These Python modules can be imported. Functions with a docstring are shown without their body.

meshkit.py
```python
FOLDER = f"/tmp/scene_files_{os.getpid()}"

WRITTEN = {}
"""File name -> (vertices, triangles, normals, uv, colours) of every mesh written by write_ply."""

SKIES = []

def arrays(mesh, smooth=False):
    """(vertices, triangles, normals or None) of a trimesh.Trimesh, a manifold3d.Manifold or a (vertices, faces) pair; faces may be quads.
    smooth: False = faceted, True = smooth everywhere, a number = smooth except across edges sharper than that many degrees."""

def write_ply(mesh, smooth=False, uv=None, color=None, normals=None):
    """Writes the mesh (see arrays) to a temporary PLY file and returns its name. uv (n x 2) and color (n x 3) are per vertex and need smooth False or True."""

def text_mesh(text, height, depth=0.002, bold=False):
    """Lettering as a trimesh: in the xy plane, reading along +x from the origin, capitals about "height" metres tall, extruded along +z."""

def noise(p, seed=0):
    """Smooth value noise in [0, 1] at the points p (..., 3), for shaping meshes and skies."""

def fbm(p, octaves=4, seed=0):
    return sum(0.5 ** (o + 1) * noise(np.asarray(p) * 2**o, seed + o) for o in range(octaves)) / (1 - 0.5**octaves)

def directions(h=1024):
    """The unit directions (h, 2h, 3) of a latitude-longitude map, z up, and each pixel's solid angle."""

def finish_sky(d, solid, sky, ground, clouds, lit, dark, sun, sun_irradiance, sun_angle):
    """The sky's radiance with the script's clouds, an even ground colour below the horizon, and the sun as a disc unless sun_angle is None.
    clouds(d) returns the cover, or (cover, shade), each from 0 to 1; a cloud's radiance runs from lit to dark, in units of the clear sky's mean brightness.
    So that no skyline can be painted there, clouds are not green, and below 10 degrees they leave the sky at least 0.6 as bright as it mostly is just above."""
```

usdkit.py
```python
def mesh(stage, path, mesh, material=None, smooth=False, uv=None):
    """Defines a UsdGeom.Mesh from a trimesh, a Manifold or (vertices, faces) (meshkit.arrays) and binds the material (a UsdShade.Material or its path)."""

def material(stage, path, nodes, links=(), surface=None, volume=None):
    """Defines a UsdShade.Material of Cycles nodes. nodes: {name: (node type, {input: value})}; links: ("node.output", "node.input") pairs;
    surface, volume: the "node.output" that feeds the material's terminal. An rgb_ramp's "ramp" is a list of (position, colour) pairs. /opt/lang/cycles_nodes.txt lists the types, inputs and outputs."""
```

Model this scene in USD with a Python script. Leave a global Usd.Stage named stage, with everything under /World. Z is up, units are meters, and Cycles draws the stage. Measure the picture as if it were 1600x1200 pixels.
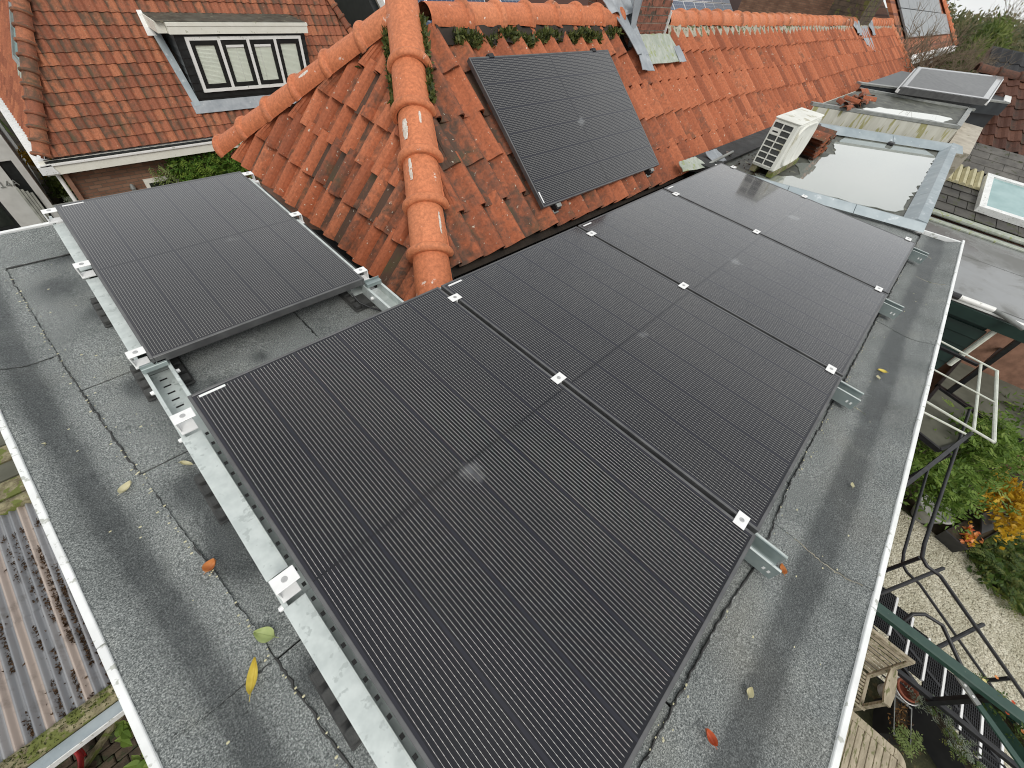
import math, random
import numpy as np, trimesh, usdkit, meshkit
from pxr import Usd, UsdGeom, UsdLux, UsdShade, Gf, Sdf, Vt
from shapely.geometry import Polygon
from scipy.spatial import ConvexHull as _Hull

# ------------------------------------------------------------------ camera, sky, light, exposure
stage = Usd.Stage.CreateInMemory()
UsdGeom.Xform.Define(stage, '/World')
UsdGeom.Scope.Define(stage, '/World/Looks')
cam = UsdGeom.Camera.Define(stage, '/World/camera')
cam.CreateHorizontalApertureAttr(36.0)
cam.CreateVerticalApertureAttr(27.0)
cam.CreateFocalLengthAttr(14.19)
cam.CreateFStopAttr(0.0)
cam.CreateClippingRangeAttr((0.05, 2000.0))
cam.CreateExposureAttr(0.0)
_R = np.array([[0.69587781, -0.70633754, 0.1297742], [-0.47683664, -0.58955838, -0.65195685], [0.53701107, 0.39180121, -0.74706822]])
EYE = np.array([0.0555, 0.3563, 1.4126])
_m = np.eye(4); _m[0, :3] = _R[0]; _m[1, :3] = -_R[1]; _m[2, :3] = -_R[2]; _m[3, :3] = EYE
cam.AddTransformOp().Set(Gf.Matrix4d(*_m.ravel().tolist()))

SUN_EL, SUN_ROT = math.radians(46), math.atan2(-0.45, -0.89)      # a veiled sun behind the photographer's left
dome = UsdLux.DomeLight.Define(stage, '/World/sky')
dome.CreateIntensityAttr(1.0)
dome.GetPrim().SetCustomDataByKey('kind', 'structure')
SKY = usdkit.material(stage, '/World/Looks/overcast_sky', {
    'tc': ('texture_coordinate', {}),
    'map': ('mapping', {'scale': (1.0, 1.0, 2.2)}),
    'n': ('noise_texture', {'scale': 2.1, 'detail': 6.0, 'roughness': 0.55, 'distortion': 0.3}),
    'cl': ('rgb_ramp', {'ramp': [(0.25, (6.9, 7.1, 7.35)), (0.5, (9.6, 9.75, 9.7)), (0.75, (11.6, 11.5, 11.0))]}),
    'sky': ('sky_texture', {'sky_type': 'single_scattering', 'sun_disc': False, 'sun_elevation': SUN_EL, 'sun_rotation': SUN_ROT}),
    'mx': ('mix', {'fac': 0.9}),
    'bg': ('background_shader', {'strength': 0.1})},
    [('tc.generated', 'map.vector'), ('map.vector', 'n.vector'), ('n.fac', 'cl.fac'), ('sky.color', 'mx.color1'), ('cl.color', 'mx.color2'), ('mx.color', 'bg.color')],
    surface='bg.background')
UsdShade.MaterialBindingAPI.Apply(dome.GetPrim()).Bind(SKY)
sun = UsdLux.DistantLight.Define(stage, '/World/sun')
sun.CreateIntensityAttr(0.38); sun.CreateAngleAttr(24.0); sun.CreateColorAttr((1.0, 0.96, 0.9))
sun.GetPrim().CreateAttribute('inputs:normalize', Sdf.ValueTypeNames.Bool).Set(True)
_d = np.array([math.sin(SUN_ROT) * math.cos(SUN_EL), math.cos(SUN_ROT) * math.cos(SUN_EL), math.sin(SUN_EL)])   # towards the sun
_z = _d; _x = np.cross([0, 0, 1], _z); _x /= np.linalg.norm(_x); _y = np.cross(_z, _x)
_m = np.eye(4); _m[0, :3] = _x; _m[1, :3] = _y; _m[2, :3] = _z
sun.AddTransformOp().Set(Gf.Matrix4d(*_m.ravel().tolist()))

# ------------------------------------------------------------------ helpers
rng = random.Random(7)
nrs = np.random.RandomState(11)
_taken = set()


def numbered(parent, name):
    p, k = f'{parent}/{name}', 0
    while p in _taken:
        k += 1
        p = f'{parent}/{name}_{k:03d}'
    _taken.add(p)
    return p


def V(*a):
    return np.array(a, float)


def unit(v):
    v = np.asarray(v, float)
    return v / (np.linalg.norm(v) + 1e-12)


class MB:
    """Collects shapes that make one mesh."""
    def __init__(s):
        s.v, s.f, s.c, s.n, s.uv = [], [], [], 0, []

    def add(s, v, f, col=None, uv=None):
        v = np.asarray(v, float); f = np.asarray(f, int)
        s.v.append(v); s.f.append(f + s.n); s.n += len(v)
        s.c.append(np.broadcast_to(np.array((0.5, 0.5, 0.5) if col is None else col, float), (len(v), 3)))
        s.uv.append(np.zeros((len(v), 2)) if uv is None else np.asarray(uv, float))
        return s

    def tm(s, m, col=None):
        return s.add(m.vertices, m.faces, col)

    def box(s, lo, hi, col=None, bev=0.0):
        lo, hi = np.minimum(lo, hi).astype(float), np.maximum(lo, hi).astype(float)
        if bev <= 0:
            m = trimesh.creation.box(bounds=[lo, hi])
            return s.add(m.vertices, m.faces, col)
        return s.hull(_bevel_pts(lo, hi, bev), col)

    def hull(s, pts, col=None):
        p = np.asarray(pts, float)
        h = _Hull(p, qhull_options='QJ Pp' if len(p) < 5 else 'Qt Pp'); used = h.vertices; ix = np.full(len(p), -1); ix[used] = np.arange(len(used))
        f = h.simplices.copy(); n = np.cross(p[f[:, 1]] - p[f[:, 0]], p[f[:, 2]] - p[f[:, 0]])
        w = (n * h.equations[:, :3]).sum(1) < 0; f[w] = f[w][:, ::-1]
        return s.add(p[used], ix[f], col)

    def obox(s, c, ax, ay, az, size, col=None, bev=0.0):
        """box with centre c, axes ax, ay, az and a full size"""
        h = np.array(size) / 2
        p = _bevel_pts(-h, h, bev) if bev > 0 else np.array([[x, y, z] for x in (-h[0], h[0]) for y in (-h[1], h[1]) for z in (-h[2], h[2])])
        return s.hull(np.asarray(c) + p @ np.array([unit(ax), unit(ay), unit(az)]), col)

    def bar(s, a, b, w, h, up=(0, 0, 1), col=None, bev=0.0):
        a, b = np.asarray(a, float), np.asarray(b, float)
        x = unit(b - a); up = up if abs(np.dot(unit(up), x)) < .97 else ((0, 1, 0) if abs(x[1]) < .9 else (1, 0, 0)); y = unit(np.cross(up, x)); z = np.cross(x, y)
        return s.obox((a + b) / 2, x, y, z, (np.linalg.norm(b - a), w, h), col, bev)

    def tube(s, pts, r, sides=8, col=None, caps=True):
        p = np.asarray(pts, float)
        r = np.broadcast_to(np.asarray(r, float), (len(p),))
        t = np.gradient(p, axis=0); t /= np.linalg.norm(t, axis=1, keepdims=True) + 1e-12
        ref = V(0, 0, 1) if abs(t[0][2]) < 0.9 else V(1, 0, 0)
        a = np.zeros_like(p)
        a[0] = unit(np.cross(t[0], ref))
        for i in range(1, len(p)):
            q = a[i - 1] - t[i] * np.dot(a[i - 1], t[i]); a[i] = unit(q)
        b = np.cross(t, a); an = np.arange(sides) * 2 * np.pi / sides
        v = (p[:, None] + r[:, None, None] * (np.cos(an)[None, :, None] * a[:, None] + np.sin(an)[None, :, None] * b[:, None])).reshape(-1, 3)
        i, j = np.meshgrid(np.arange(len(p) - 1), np.arange(sides), indexing='ij')
        q = np.stack([i * sides + j, i * sides + (j + 1) % sides, (i + 1) * sides + (j + 1) % sides, (i + 1) * sides + j], -1).reshape(-1, 4)
        f = [q[:, [0, 2, 1]], q[:, [0, 3, 2]]]
        if caps:
            n = len(v); v = np.vstack([v, p[0], p[-1]]); k = np.arange(sides)
            f += [np.stack([np.full(sides, n), k, (k + 1) % sides], 1), np.stack([np.full(sides, n + 1), (len(p) - 1) * sides + (k + 1) % sides, (len(p) - 1) * sides + k], 1)]
        return s.add(v, np.vstack(f), col)

    def grid(s, P, col=None, uv=None, flip=False):
        """P: (n, m, 3) points; one quad sheet"""
        P = np.asarray(P, float); n, m = P.shape[:2]
        i, j = np.meshgrid(np.arange(n - 1), np.arange(m - 1), indexing='ij')
        q = np.stack([i * m + j, (i + 1) * m + j, (i + 1) * m + j + 1, i * m + j + 1], -1).reshape(-1, 4)
        if flip: q = q[:, ::-1]
        c = None if col is None else (np.asarray(col).reshape(-1, 3) if np.ndim(col) > 1 else col)
        return s.add(P.reshape(-1, 3), np.vstack([q[:, [0, 1, 2]], q[:, [0, 2, 3]]]), c, None if uv is None else np.asarray(uv).reshape(-1, 2))

    def quad(s, a, b, c, d, col=None, uv=None):
        return s.add([a, b, c, d], [[0, 1, 2], [0, 2, 3]], col, uv)

    def lathe(s, prof, base, axis=(0, 0, 1), n=20, col=None):
        """prof: (r, h) pairs"""
        z = unit(axis); x = unit(np.cross(z, (0.3, 1, 0.2))); y = np.cross(z, x)
        an = np.linspace(0, 2 * np.pi, n, endpoint=False)
        P = np.array([[np.asarray(base) + z * h + r * (math.cos(t) * x + math.sin(t) * y) for t in np.append(an, 0)] for r, h in prof])
        return s.grid(P, col, flip=True)

    def prism(s, poly, lo, hi, col=None):
        """poly: xy outline; a solid between z = lo and z = hi"""
        m = trimesh.creation.extrude_polygon(Polygon(poly) if not isinstance(poly, Polygon) else poly, hi - lo)
        m.apply_translation((0, 0, lo))
        return s.add(m.vertices, m.faces, col)

    def slab(s, P, th, col=None):
        """P: outline of a flat 3-D polygon (convex); a plate th thick under it (along minus its normal)"""
        P = np.asarray(P, float); n = unit(np.cross(P[1] - P[0], P[2] - P[0]))
        return s.hull(np.vstack([P, P - n * th]), col)


def _bevel_pts(lo, hi, b):
    lo, hi = np.asarray(lo, float), np.asarray(hi, float)
    b = min(b, (hi - lo).min() * 0.49)
    o = []
    for k in range(3):
        for sx in (0, 1):
            for sy in (0, 1):
                for sz in (0, 1):
                    p = np.array([(lo, hi)[s_][i] + (b if s_ == 0 else -b) * (i != k) for i, s_ in enumerate((sx, sy, sz))])
                    o.append(p)
    return np.array(o)


_prims = {}


def thing(name, label, cat, loc=(0, 0, 0), group=None, kind=None, rotz=0.0):
    path = numbered('/World', name)
    x = UsdGeom.Xform.Define(stage, path)
    x.AddTranslateOp().Set(Gf.Vec3d(*map(float, loc)))
    if rotz: x.AddRotateZOp().Set(math.degrees(rotz))
    _tag(x.GetPrim(), label, cat, group, kind)
    _prims[path] = np.asarray(loc, float)
    return path


def _tag(p, label=None, cat=None, group=None, kind=None):
    for k, v in (('label', label), ('category', cat), ('group', group), ('kind', kind)):
        if v: p.SetCustomDataByKey(k, v)


def obj(name, mb, mat, parent=None, smooth=False, colors=False, uv=False, label=None, cat=None, group=None, kind=None, world=True):
    """One Mesh prim. Points are given in world coordinates and stored relative to the parent thing's base."""
    par = parent or '/World'
    path = numbered(par, name)
    v, f = np.vstack(mb.v), np.vstack(mb.f)
    base = _prims.get(par, V(0, 0, 0)) if world else V(0, 0, 0)
    _prims[path] = base
    v = v - base
    cc, uu = np.vstack(mb.c), np.vstack(mb.uv)
    if smooth and not (colors or uv):
        m = usdkit.mesh(stage, path, trimesh.Trimesh(v, f, process=False), mat, smooth=smooth)
    else:
        m = UsdGeom.Mesh.Define(stage, path)
        m.CreatePointsAttr(Vt.Vec3fArray.FromNumpy(v.astype(np.float32)))
        m.CreateFaceVertexCountsAttr(Vt.IntArray.FromNumpy(np.full(len(f), 3, np.int32)))
        m.CreateFaceVertexIndicesAttr(Vt.IntArray.FromNumpy(f.astype(np.int32).ravel()))
        m.CreateSubdivisionSchemeAttr('none')
        if smooth:                                          # plain area-weighted vertex normals
            n = np.zeros_like(v); fn = np.cross(v[f[:, 1]] - v[f[:, 0]], v[f[:, 2]] - v[f[:, 0]])
            for k in range(3): np.add.at(n, f[:, k], fn)
            n /= np.linalg.norm(n, axis=1, keepdims=True) + 1e-12
            m.CreateNormalsAttr(Vt.Vec3fArray.FromNumpy(n.astype(np.float32))); m.SetNormalsInterpolation('vertex')
        if colors:
            UsdGeom.PrimvarsAPI(m).CreatePrimvar('tint', Sdf.ValueTypeNames.Color3fArray, 'vertex').Set(Vt.Vec3fArray.FromNumpy(cc.astype(np.float32)))
        if uv:
            UsdGeom.PrimvarsAPI(m).CreatePrimvar('st', Sdf.ValueTypeNames.TexCoord2fArray, 'vertex').Set(Vt.Vec2fArray.FromNumpy(uu.astype(np.float32)))
        UsdShade.MaterialBindingAPI.Apply(m.GetPrim()).Bind(mat)
    _tag(m.GetPrim(), label, cat, group, kind)
    return path


def dup(src, loc, label, rotz=0.0, rot=None, group=None):
    """A copy of a finished thing, with its parts, under the next number."""
    p = stage.GetPrimAtPath(src); was = p.GetCustomData()
    path = numbered('/World', src.split('/')[-1].rstrip('0123456789').rstrip('_'))
    x = UsdGeom.Xform.Define(stage, path)
    x.GetPrim().GetReferences().AddInternalReference(src)
    x.ClearXformOpOrder()
    if rot is not None:
        m = np.eye(4); m[:3, :3] = rot; m[3, :3] = loc
        x.AddTransformOp(opSuffix='own').Set(Gf.Matrix4d(*m.ravel().tolist()))
    else:
        x.AddTranslateOp(opSuffix='own').Set(Gf.Vec3d(*map(float, loc)))
        if rotz: x.AddRotateZOp(opSuffix='own').Set(math.degrees(rotz))
    x.GetPrim().SetInstanceable(True)
    _tag(x.GetPrim(), label, was.get('category'), group or was.get('group'))
    return path


_mats = {}


def mat(name, nodes, links, surface='p.BSDF'):
    m = usdkit.material(stage, '/World/Looks/' + name, nodes, links, surface=surface)
    _mats[name] = m
    return m


def weathered(name, c1, c2, scale=8.0, rough=0.6, metal=0.0, bump=0.0, bscale=60.0, spec=0.5, lo=0.35, hi=0.65, spots=None, detail=5.0, stretch=(1, 1, 1)):
    """A paint, stone, wood or metal of two tones mixed by noise in space, with fine relief; spots = (colour, scale, threshold) adds lichen or stains."""
    n = {'g': ('geometry', {}), 'mp': ('mapping', {'scale': stretch}), 'n': ('noise_texture', {'scale': scale, 'detail': detail, 'roughness': 0.6}),
         'r': ('rgb_ramp', {'ramp': [(lo, c1), (hi, c2)]}), 'p': ('principled_bsdf', {'roughness': rough, 'metallic': metal, 'specular_ior_level': spec})}
    l = [('g.position', 'mp.vector'), ('mp.vector', 'n.vector'), ('n.fac', 'r.fac')]
    out = 'r.color'
    if spots:
        n['s'] = ('noise_texture', {'scale': spots[1], 'detail': 3.0, 'roughness': 0.55})
        n['sr'] = ('rgb_ramp', {'ramp': [(spots[2], (0, 0, 0)), (spots[2] + 0.05, (1, 1, 1))]})
        n['mx'] = ('mix', {'color2': spots[0]})
        l += [('mp.vector', 's.vector'), ('s.fac', 'sr.fac'), ('sr.color', 'mx.fac'), (out, 'mx.color1')]
        out = 'mx.color'
    l.append((out, 'p.base_color'))
    if bump:
        n['b'] = ('noise_texture', {'scale': bscale, 'detail': 3.0}); n['bm'] = ('bump', {'strength': bump, 'distance': 0.01})
        l += [('g.position', 'b.vector'), ('b.fac', 'bm.height'), ('bm.normal', 'p.normal')]
    return mat(name, n, l)


def leafmat(name, c1, c2, c3, trans=0.35, rough=0.5):
    """Leaves: tone by primvar tint.r, some light through them."""
    return mat(name, {'a': ('attribute', {'attribute': 'tint'}), 'sp': ('separate_color', {}), 'r': ('rgb_ramp', {'ramp': [(0.0, c1), (0.5, c2), (1.0, c3)]}),
                      'p': ('principled_bsdf', {'roughness': rough, 'specular_ior_level': 0.35}), 't': ('translucent_bsdf', {}), 'm': ('mix_closure', {'fac': trans})},
               [('a.color', 'sp.color'), ('sp.r', 'r.fac'), ('r.color', 'p.base_color'), ('r.color', 't.color'), ('p.BSDF', 'm.closure1'), ('t.BSDF', 'm.closure2')], surface='m.closure')

# ------------------------------------------------------------------ materials
# roof felt: mineral granules, larger stains; primvar tint.r = damp spots and darker bands of the felt
FELT = mat('roof_felt', {
    'g': ('geometry', {}), 'a': ('attribute', {'attribute': 'tint'}), 'sp': ('separate_color', {}),
    'n1': ('noise_texture', {'scale': 235.0, 'detail': 4.0, 'roughness': 0.85}), 'r1': ('rgb_ramp', {'ramp': [(0.34, (0.028, 0.032, 0.032)), (0.45, (0.12, 0.132, 0.13)), (0.53, (0.24, 0.255, 0.248)), (0.61, (0.43, 0.45, 0.436)), (0.69, (0.68, 0.69, 0.67))]}),
    'n2': ('noise_texture', {'scale': 3.1, 'detail': 5.0, 'roughness': 0.6, 'distortion': 0.4}), 'r2': ('rgb_ramp', {'ramp': [(0.3, (0.74, 0.75, 0.75)), (0.55, (1, 1, 1)), (0.75, (1.15, 1.13, 1.08))]}),
    'mu': ('mix', {'mix_type': 'multiply', 'fac': 1.0}),
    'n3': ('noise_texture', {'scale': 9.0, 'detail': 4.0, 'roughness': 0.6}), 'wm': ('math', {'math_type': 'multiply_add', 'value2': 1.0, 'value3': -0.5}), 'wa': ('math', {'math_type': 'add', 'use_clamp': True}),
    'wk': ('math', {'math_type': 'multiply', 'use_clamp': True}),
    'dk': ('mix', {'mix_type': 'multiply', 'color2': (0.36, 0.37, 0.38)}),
    'sk': ('noise_texture', {'scale': 1.7, 'detail': 3.0}), 'skr': ('rgb_ramp', {'ramp': [(0.55, (0, 0, 0)), (0.75, (0.22, 0.22, 0.22))]}), 'br': ('mix', {'color2': (0.16, 0.135, 0.1)}),
    'ro': ('math', {'math_type': 'multiply_add', 'value2': -0.3, 'value3': 0.8}),
    'bm': ('bump', {'strength': 0.55, 'distance': 0.004}), 'p': ('principled_bsdf', {'specular_ior_level': 0.4})},
    [('g.position', 'n1.vector'), ('n1.fac', 'r1.fac'), ('g.position', 'n2.vector'), ('n2.fac', 'r2.fac'), ('r1.color', 'mu.color1'), ('r2.color', 'mu.color2'),
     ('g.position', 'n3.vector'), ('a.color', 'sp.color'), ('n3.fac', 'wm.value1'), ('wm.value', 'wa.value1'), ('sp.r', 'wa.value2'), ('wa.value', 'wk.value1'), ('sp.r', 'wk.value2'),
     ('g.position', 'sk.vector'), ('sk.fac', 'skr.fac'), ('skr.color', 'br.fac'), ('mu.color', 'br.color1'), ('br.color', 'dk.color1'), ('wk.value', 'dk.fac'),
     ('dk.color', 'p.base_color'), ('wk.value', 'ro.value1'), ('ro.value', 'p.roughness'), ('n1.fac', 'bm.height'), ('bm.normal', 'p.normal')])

# photovoltaic glass: cell columns, fine contact wires, half-cell rows, a pale smudge; uv in metres on the module
def pv_material(name, cell, gapc, wire, cols, wires, u0, pitch, L, rough):
    wp = pitch * 0.95 / wires
    return mat(name, {
        'uv': ('texture_coordinate', {}), 's': ('separate_xyz', {}),
        'cu': ('math', {'math_type': 'subtract', 'value2': u0}), 'cm': ('math', {'math_type': 'wrap', 'value2': pitch, 'value3': 0.0}),
        'inl': ('math', {'math_type': 'greater_than', 'value2': pitch * 0.025}), 'inh': ('math', {'math_type': 'less_than', 'value2': pitch * 0.975}), 'inb': ('math', {'math_type': 'multiply'}),
        'w0': ('math', {'math_type': 'subtract', 'value2': pitch * 0.025}), 'w1': ('math', {'math_type': 'wrap', 'value2': wp, 'value3': 0.0}),
        'w2': ('math', {'math_type': 'compare', 'value2': wp / 2, 'value3': 0.0004}), 'w3': ('math', {'math_type': 'multiply'}),
        'half': ('math', {'math_type': 'compare', 'value2': L / 2, 'value3': 0.0034}), 'nh': ('math', {'math_type': 'subtract', 'value1': 1.0}), 'w4': ('math', {'math_type': 'multiply'}),
        'e0': ('math', {'math_type': 'subtract', 'value1': L / 2}), 'e1': ('math', {'math_type': 'absolute'}), 'e2': ('math', {'math_type': 'less_than', 'value2': L / 2 - 0.021}), 'w5': ('math', {'math_type': 'multiply'}),
        'rm': ('math', {'math_type': 'wrap', 'value2': L / 18.2, 'value3': 0.0}), 'rc': ('math', {'math_type': 'compare', 'value2': 0.0, 'value3': 0.0016}),
        'pm': ('math', {'math_type': 'wrap', 'value2': L / 18.2 / 5, 'value3': 0.0}), 'pc': ('math', {'math_type': 'compare', 'value2': 0.008, 'value3': 0.0028}),
        'wb': ('math', {'math_type': 'multiply_add', 'value2': 0.38, 'value3': 0.55}), 'w6': ('math', {'math_type': 'multiply'}), 'rk': ('math', {'math_type': 'multiply_add', 'value2': -0.6, 'value3': 1.0}), 'w7': ('math', {'math_type': 'multiply'}),
        'ho': ('math', {'math_type': 'compare', 'value2': L / 2, 'value3': 0.0014}),
        'cellmix': ('mix', {'color1': gapc, 'color2': cell}), 'rowmix': ('mix', {'color2': gapc}), 'rf': ('math', {'math_type': 'multiply', 'value2': 0.6}),
        'halfmix': ('mix', {'color2': (0.004, 0.004, 0.005)}), 'wiremix': ('mix', {'color2': wire}),
        'gp': ('geometry', {}), 'nz': ('noise_texture', {'scale': 11.0, 'detail': 5.0}), 'sm0': ('vector_math', {'math_type': 'distance', 'vector2': (0.56, L / 2 - 0.03, 0)}),
        'sm1': ('math', {'math_type': 'multiply_add', 'value2': 0.22}), 'sm2': ('map_range', {'from_min': 0.15, 'from_max': 0.11, 'to_min': 0.0, 'to_max': 0.15, 'clamp': True}), 'smx': ('mix', {'color2': (0.62, 0.64, 0.66)}),
        'dn': ('noise_texture', {'scale': 2.6, 'detail': 6.0, 'roughness': 0.65}), 'dr': ('rgb_ramp', {'ramp': [(0.4, (0.0, 0.0, 0.0)), (0.85, (0.016, 0.016, 0.016))]}), 'dust': ('mix', {'color2': (0.3, 0.28, 0.25)}),
        'rr': ('math', {'math_type': 'multiply_add', 'value2': 0.12, 'value3': rough}),
        'p': ('principled_bsdf', {'specular_ior_level': 0.12, 'coat_weight': 1.0, 'coat_roughness': 0.08, 'coat_ior': 1.36, 'sheen_weight': 0.85, 'sheen_roughness': 0.22})},
        [('uv.UV', 's.vector'), ('s.x', 'cu.value1'), ('cu.value', 'cm.value1'), ('cm.value', 'inl.value1'), ('cm.value', 'inh.value1'), ('inl.value', 'inb.value1'), ('inh.value', 'inb.value2'),
         ('cm.value', 'w0.value1'), ('w0.value', 'w1.value1'), ('w1.value', 'w2.value1'), ('w2.value', 'w3.value1'), ('inb.value', 'w3.value2'),
         ('s.y', 'half.value1'), ('half.value', 'nh.value2'), ('w3.value', 'w4.value1'), ('nh.value', 'w4.value2'),
         ('s.y', 'e0.value2'), ('e0.value', 'e1.value1'), ('e1.value', 'e2.value1'), ('w4.value', 'w5.value1'), ('e2.value', 'w5.value2'),
         ('s.y', 'rm.value1'), ('rm.value', 'rc.value1'), ('s.y', 'pm.value1'), ('pm.value', 'pc.value1'), ('pc.value', 'wb.value1'), ('wb.value', 'w6.value1'), ('w5.value', 'w6.value2'),
         ('rc.value', 'rk.value1'), ('rk.value', 'w7.value1'), ('w6.value', 'w7.value2'),
         ('inb.value', 'cellmix.fac'), ('cellmix.color', 'rowmix.color1'), ('rc.value', 'rf.value1'), ('rf.value', 'rowmix.fac'),
         ('s.y', 'ho.value1'), ('rowmix.color', 'halfmix.color1'), ('ho.value', 'halfmix.fac'), ('halfmix.color', 'wiremix.color1'), ('w7.value', 'wiremix.fac'),
         ('gp.position', 'nz.vector'), ('uv.UV', 'sm0.vector1'), ('nz.fac', 'sm1.value1'), ('sm0.value', 'sm1.value3'), ('sm1.value', 'sm2.value'), ('sm2.result', 'smx.fac'), ('wiremix.color', 'smx.color1'),
         ('gp.position', 'dn.vector'), ('dn.fac', 'dr.fac'), ('dr.color', 'dust.fac'), ('smx.color', 'dust.color1'), ('dust.color', 'p.base_color'), ('dn.fac', 'rr.value1'), ('rr.value', 'p.roughness')])


PV = pv_material('pv_glass', (0.003, 0.0033, 0.006), (0.014, 0.014, 0.021), (0.82, 0.80, 0.75), 6, 14, 0.0165, 0.1835, 1.722, 0.10)
PV_SMALL = pv_material('pv_glass_small', (0.008, 0.008, 0.011), (0.015, 0.015, 0.02), (0.55, 0.54, 0.5), 6, 14, 0.014, 0.149, 1.40, 0.12)
FRAME = weathered('black_anodised', (0.11, 0.11, 0.112), (0.16, 0.16, 0.16), 12, rough=0.4, metal=0.6)
GALV = weathered('galvanised_steel', (0.50, 0.545, 0.53), (0.62, 0.665, 0.645), 20, rough=0.42, metal=0.3, bump=0.05, bscale=40, spots=((0.44, 0.48, 0.465), 34, 0.6))
GALV_DARK = weathered('galvanised_profile', (0.24, 0.29, 0.29), (0.33, 0.38, 0.37), 14, rough=0.45, metal=0.45)
ALU = weathered('bare_aluminium', (0.80, 0.80, 0.79), (0.86, 0.86, 0.85), 30, rough=0.42, metal=0.15)
STEEL = weathered('bolt_steel', (0.4, 0.4, 0.4), (0.55, 0.55, 0.54), 50, rough=0.4, metal=0.8)
RUBBER = weathered('black_rubber', (0.03, 0.031, 0.031), (0.065, 0.065, 0.062), 20, rough=0.8, bump=0.3, bscale=120)
SLOT = weathered('slot_dark', (0.01, 0.01, 0.01), (0.02, 0.02, 0.02), 10, rough=0.9)
STICKER = weathered('white_sticker', (0.74, 0.74, 0.73), (0.8, 0.8, 0.79), 10, rough=0.5)
WHITE = weathered('white_paint', (0.80, 0.80, 0.77), (0.86, 0.86, 0.84), 6, rough=0.4, spots=((0.5, 0.5, 0.45), 14, 0.64))
TRIMW = weathered('white_trim', (0.72, 0.73, 0.72), (0.84, 0.85, 0.84), 9, rough=0.35, spots=((0.46, 0.47, 0.43), 30, 0.61))
CREAM = weathered('cream_paint', (0.78, 0.77, 0.68), (0.84, 0.83, 0.75), 5, rough=0.5, spots=((0.55, 0.55, 0.45), 9, 0.66))
BITUMEN = weathered('black_bitumen', (0.022, 0.022, 0.021), (0.05, 0.05, 0.048), 18, rough=0.5, bump=0.5, bscale=70)
FLASHFELT = weathered('dark_flashing_felt', (0.018, 0.02, 0.02), (0.05, 0.053, 0.053), 7, rough=0.75, bump=0.4, bscale=160)

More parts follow.
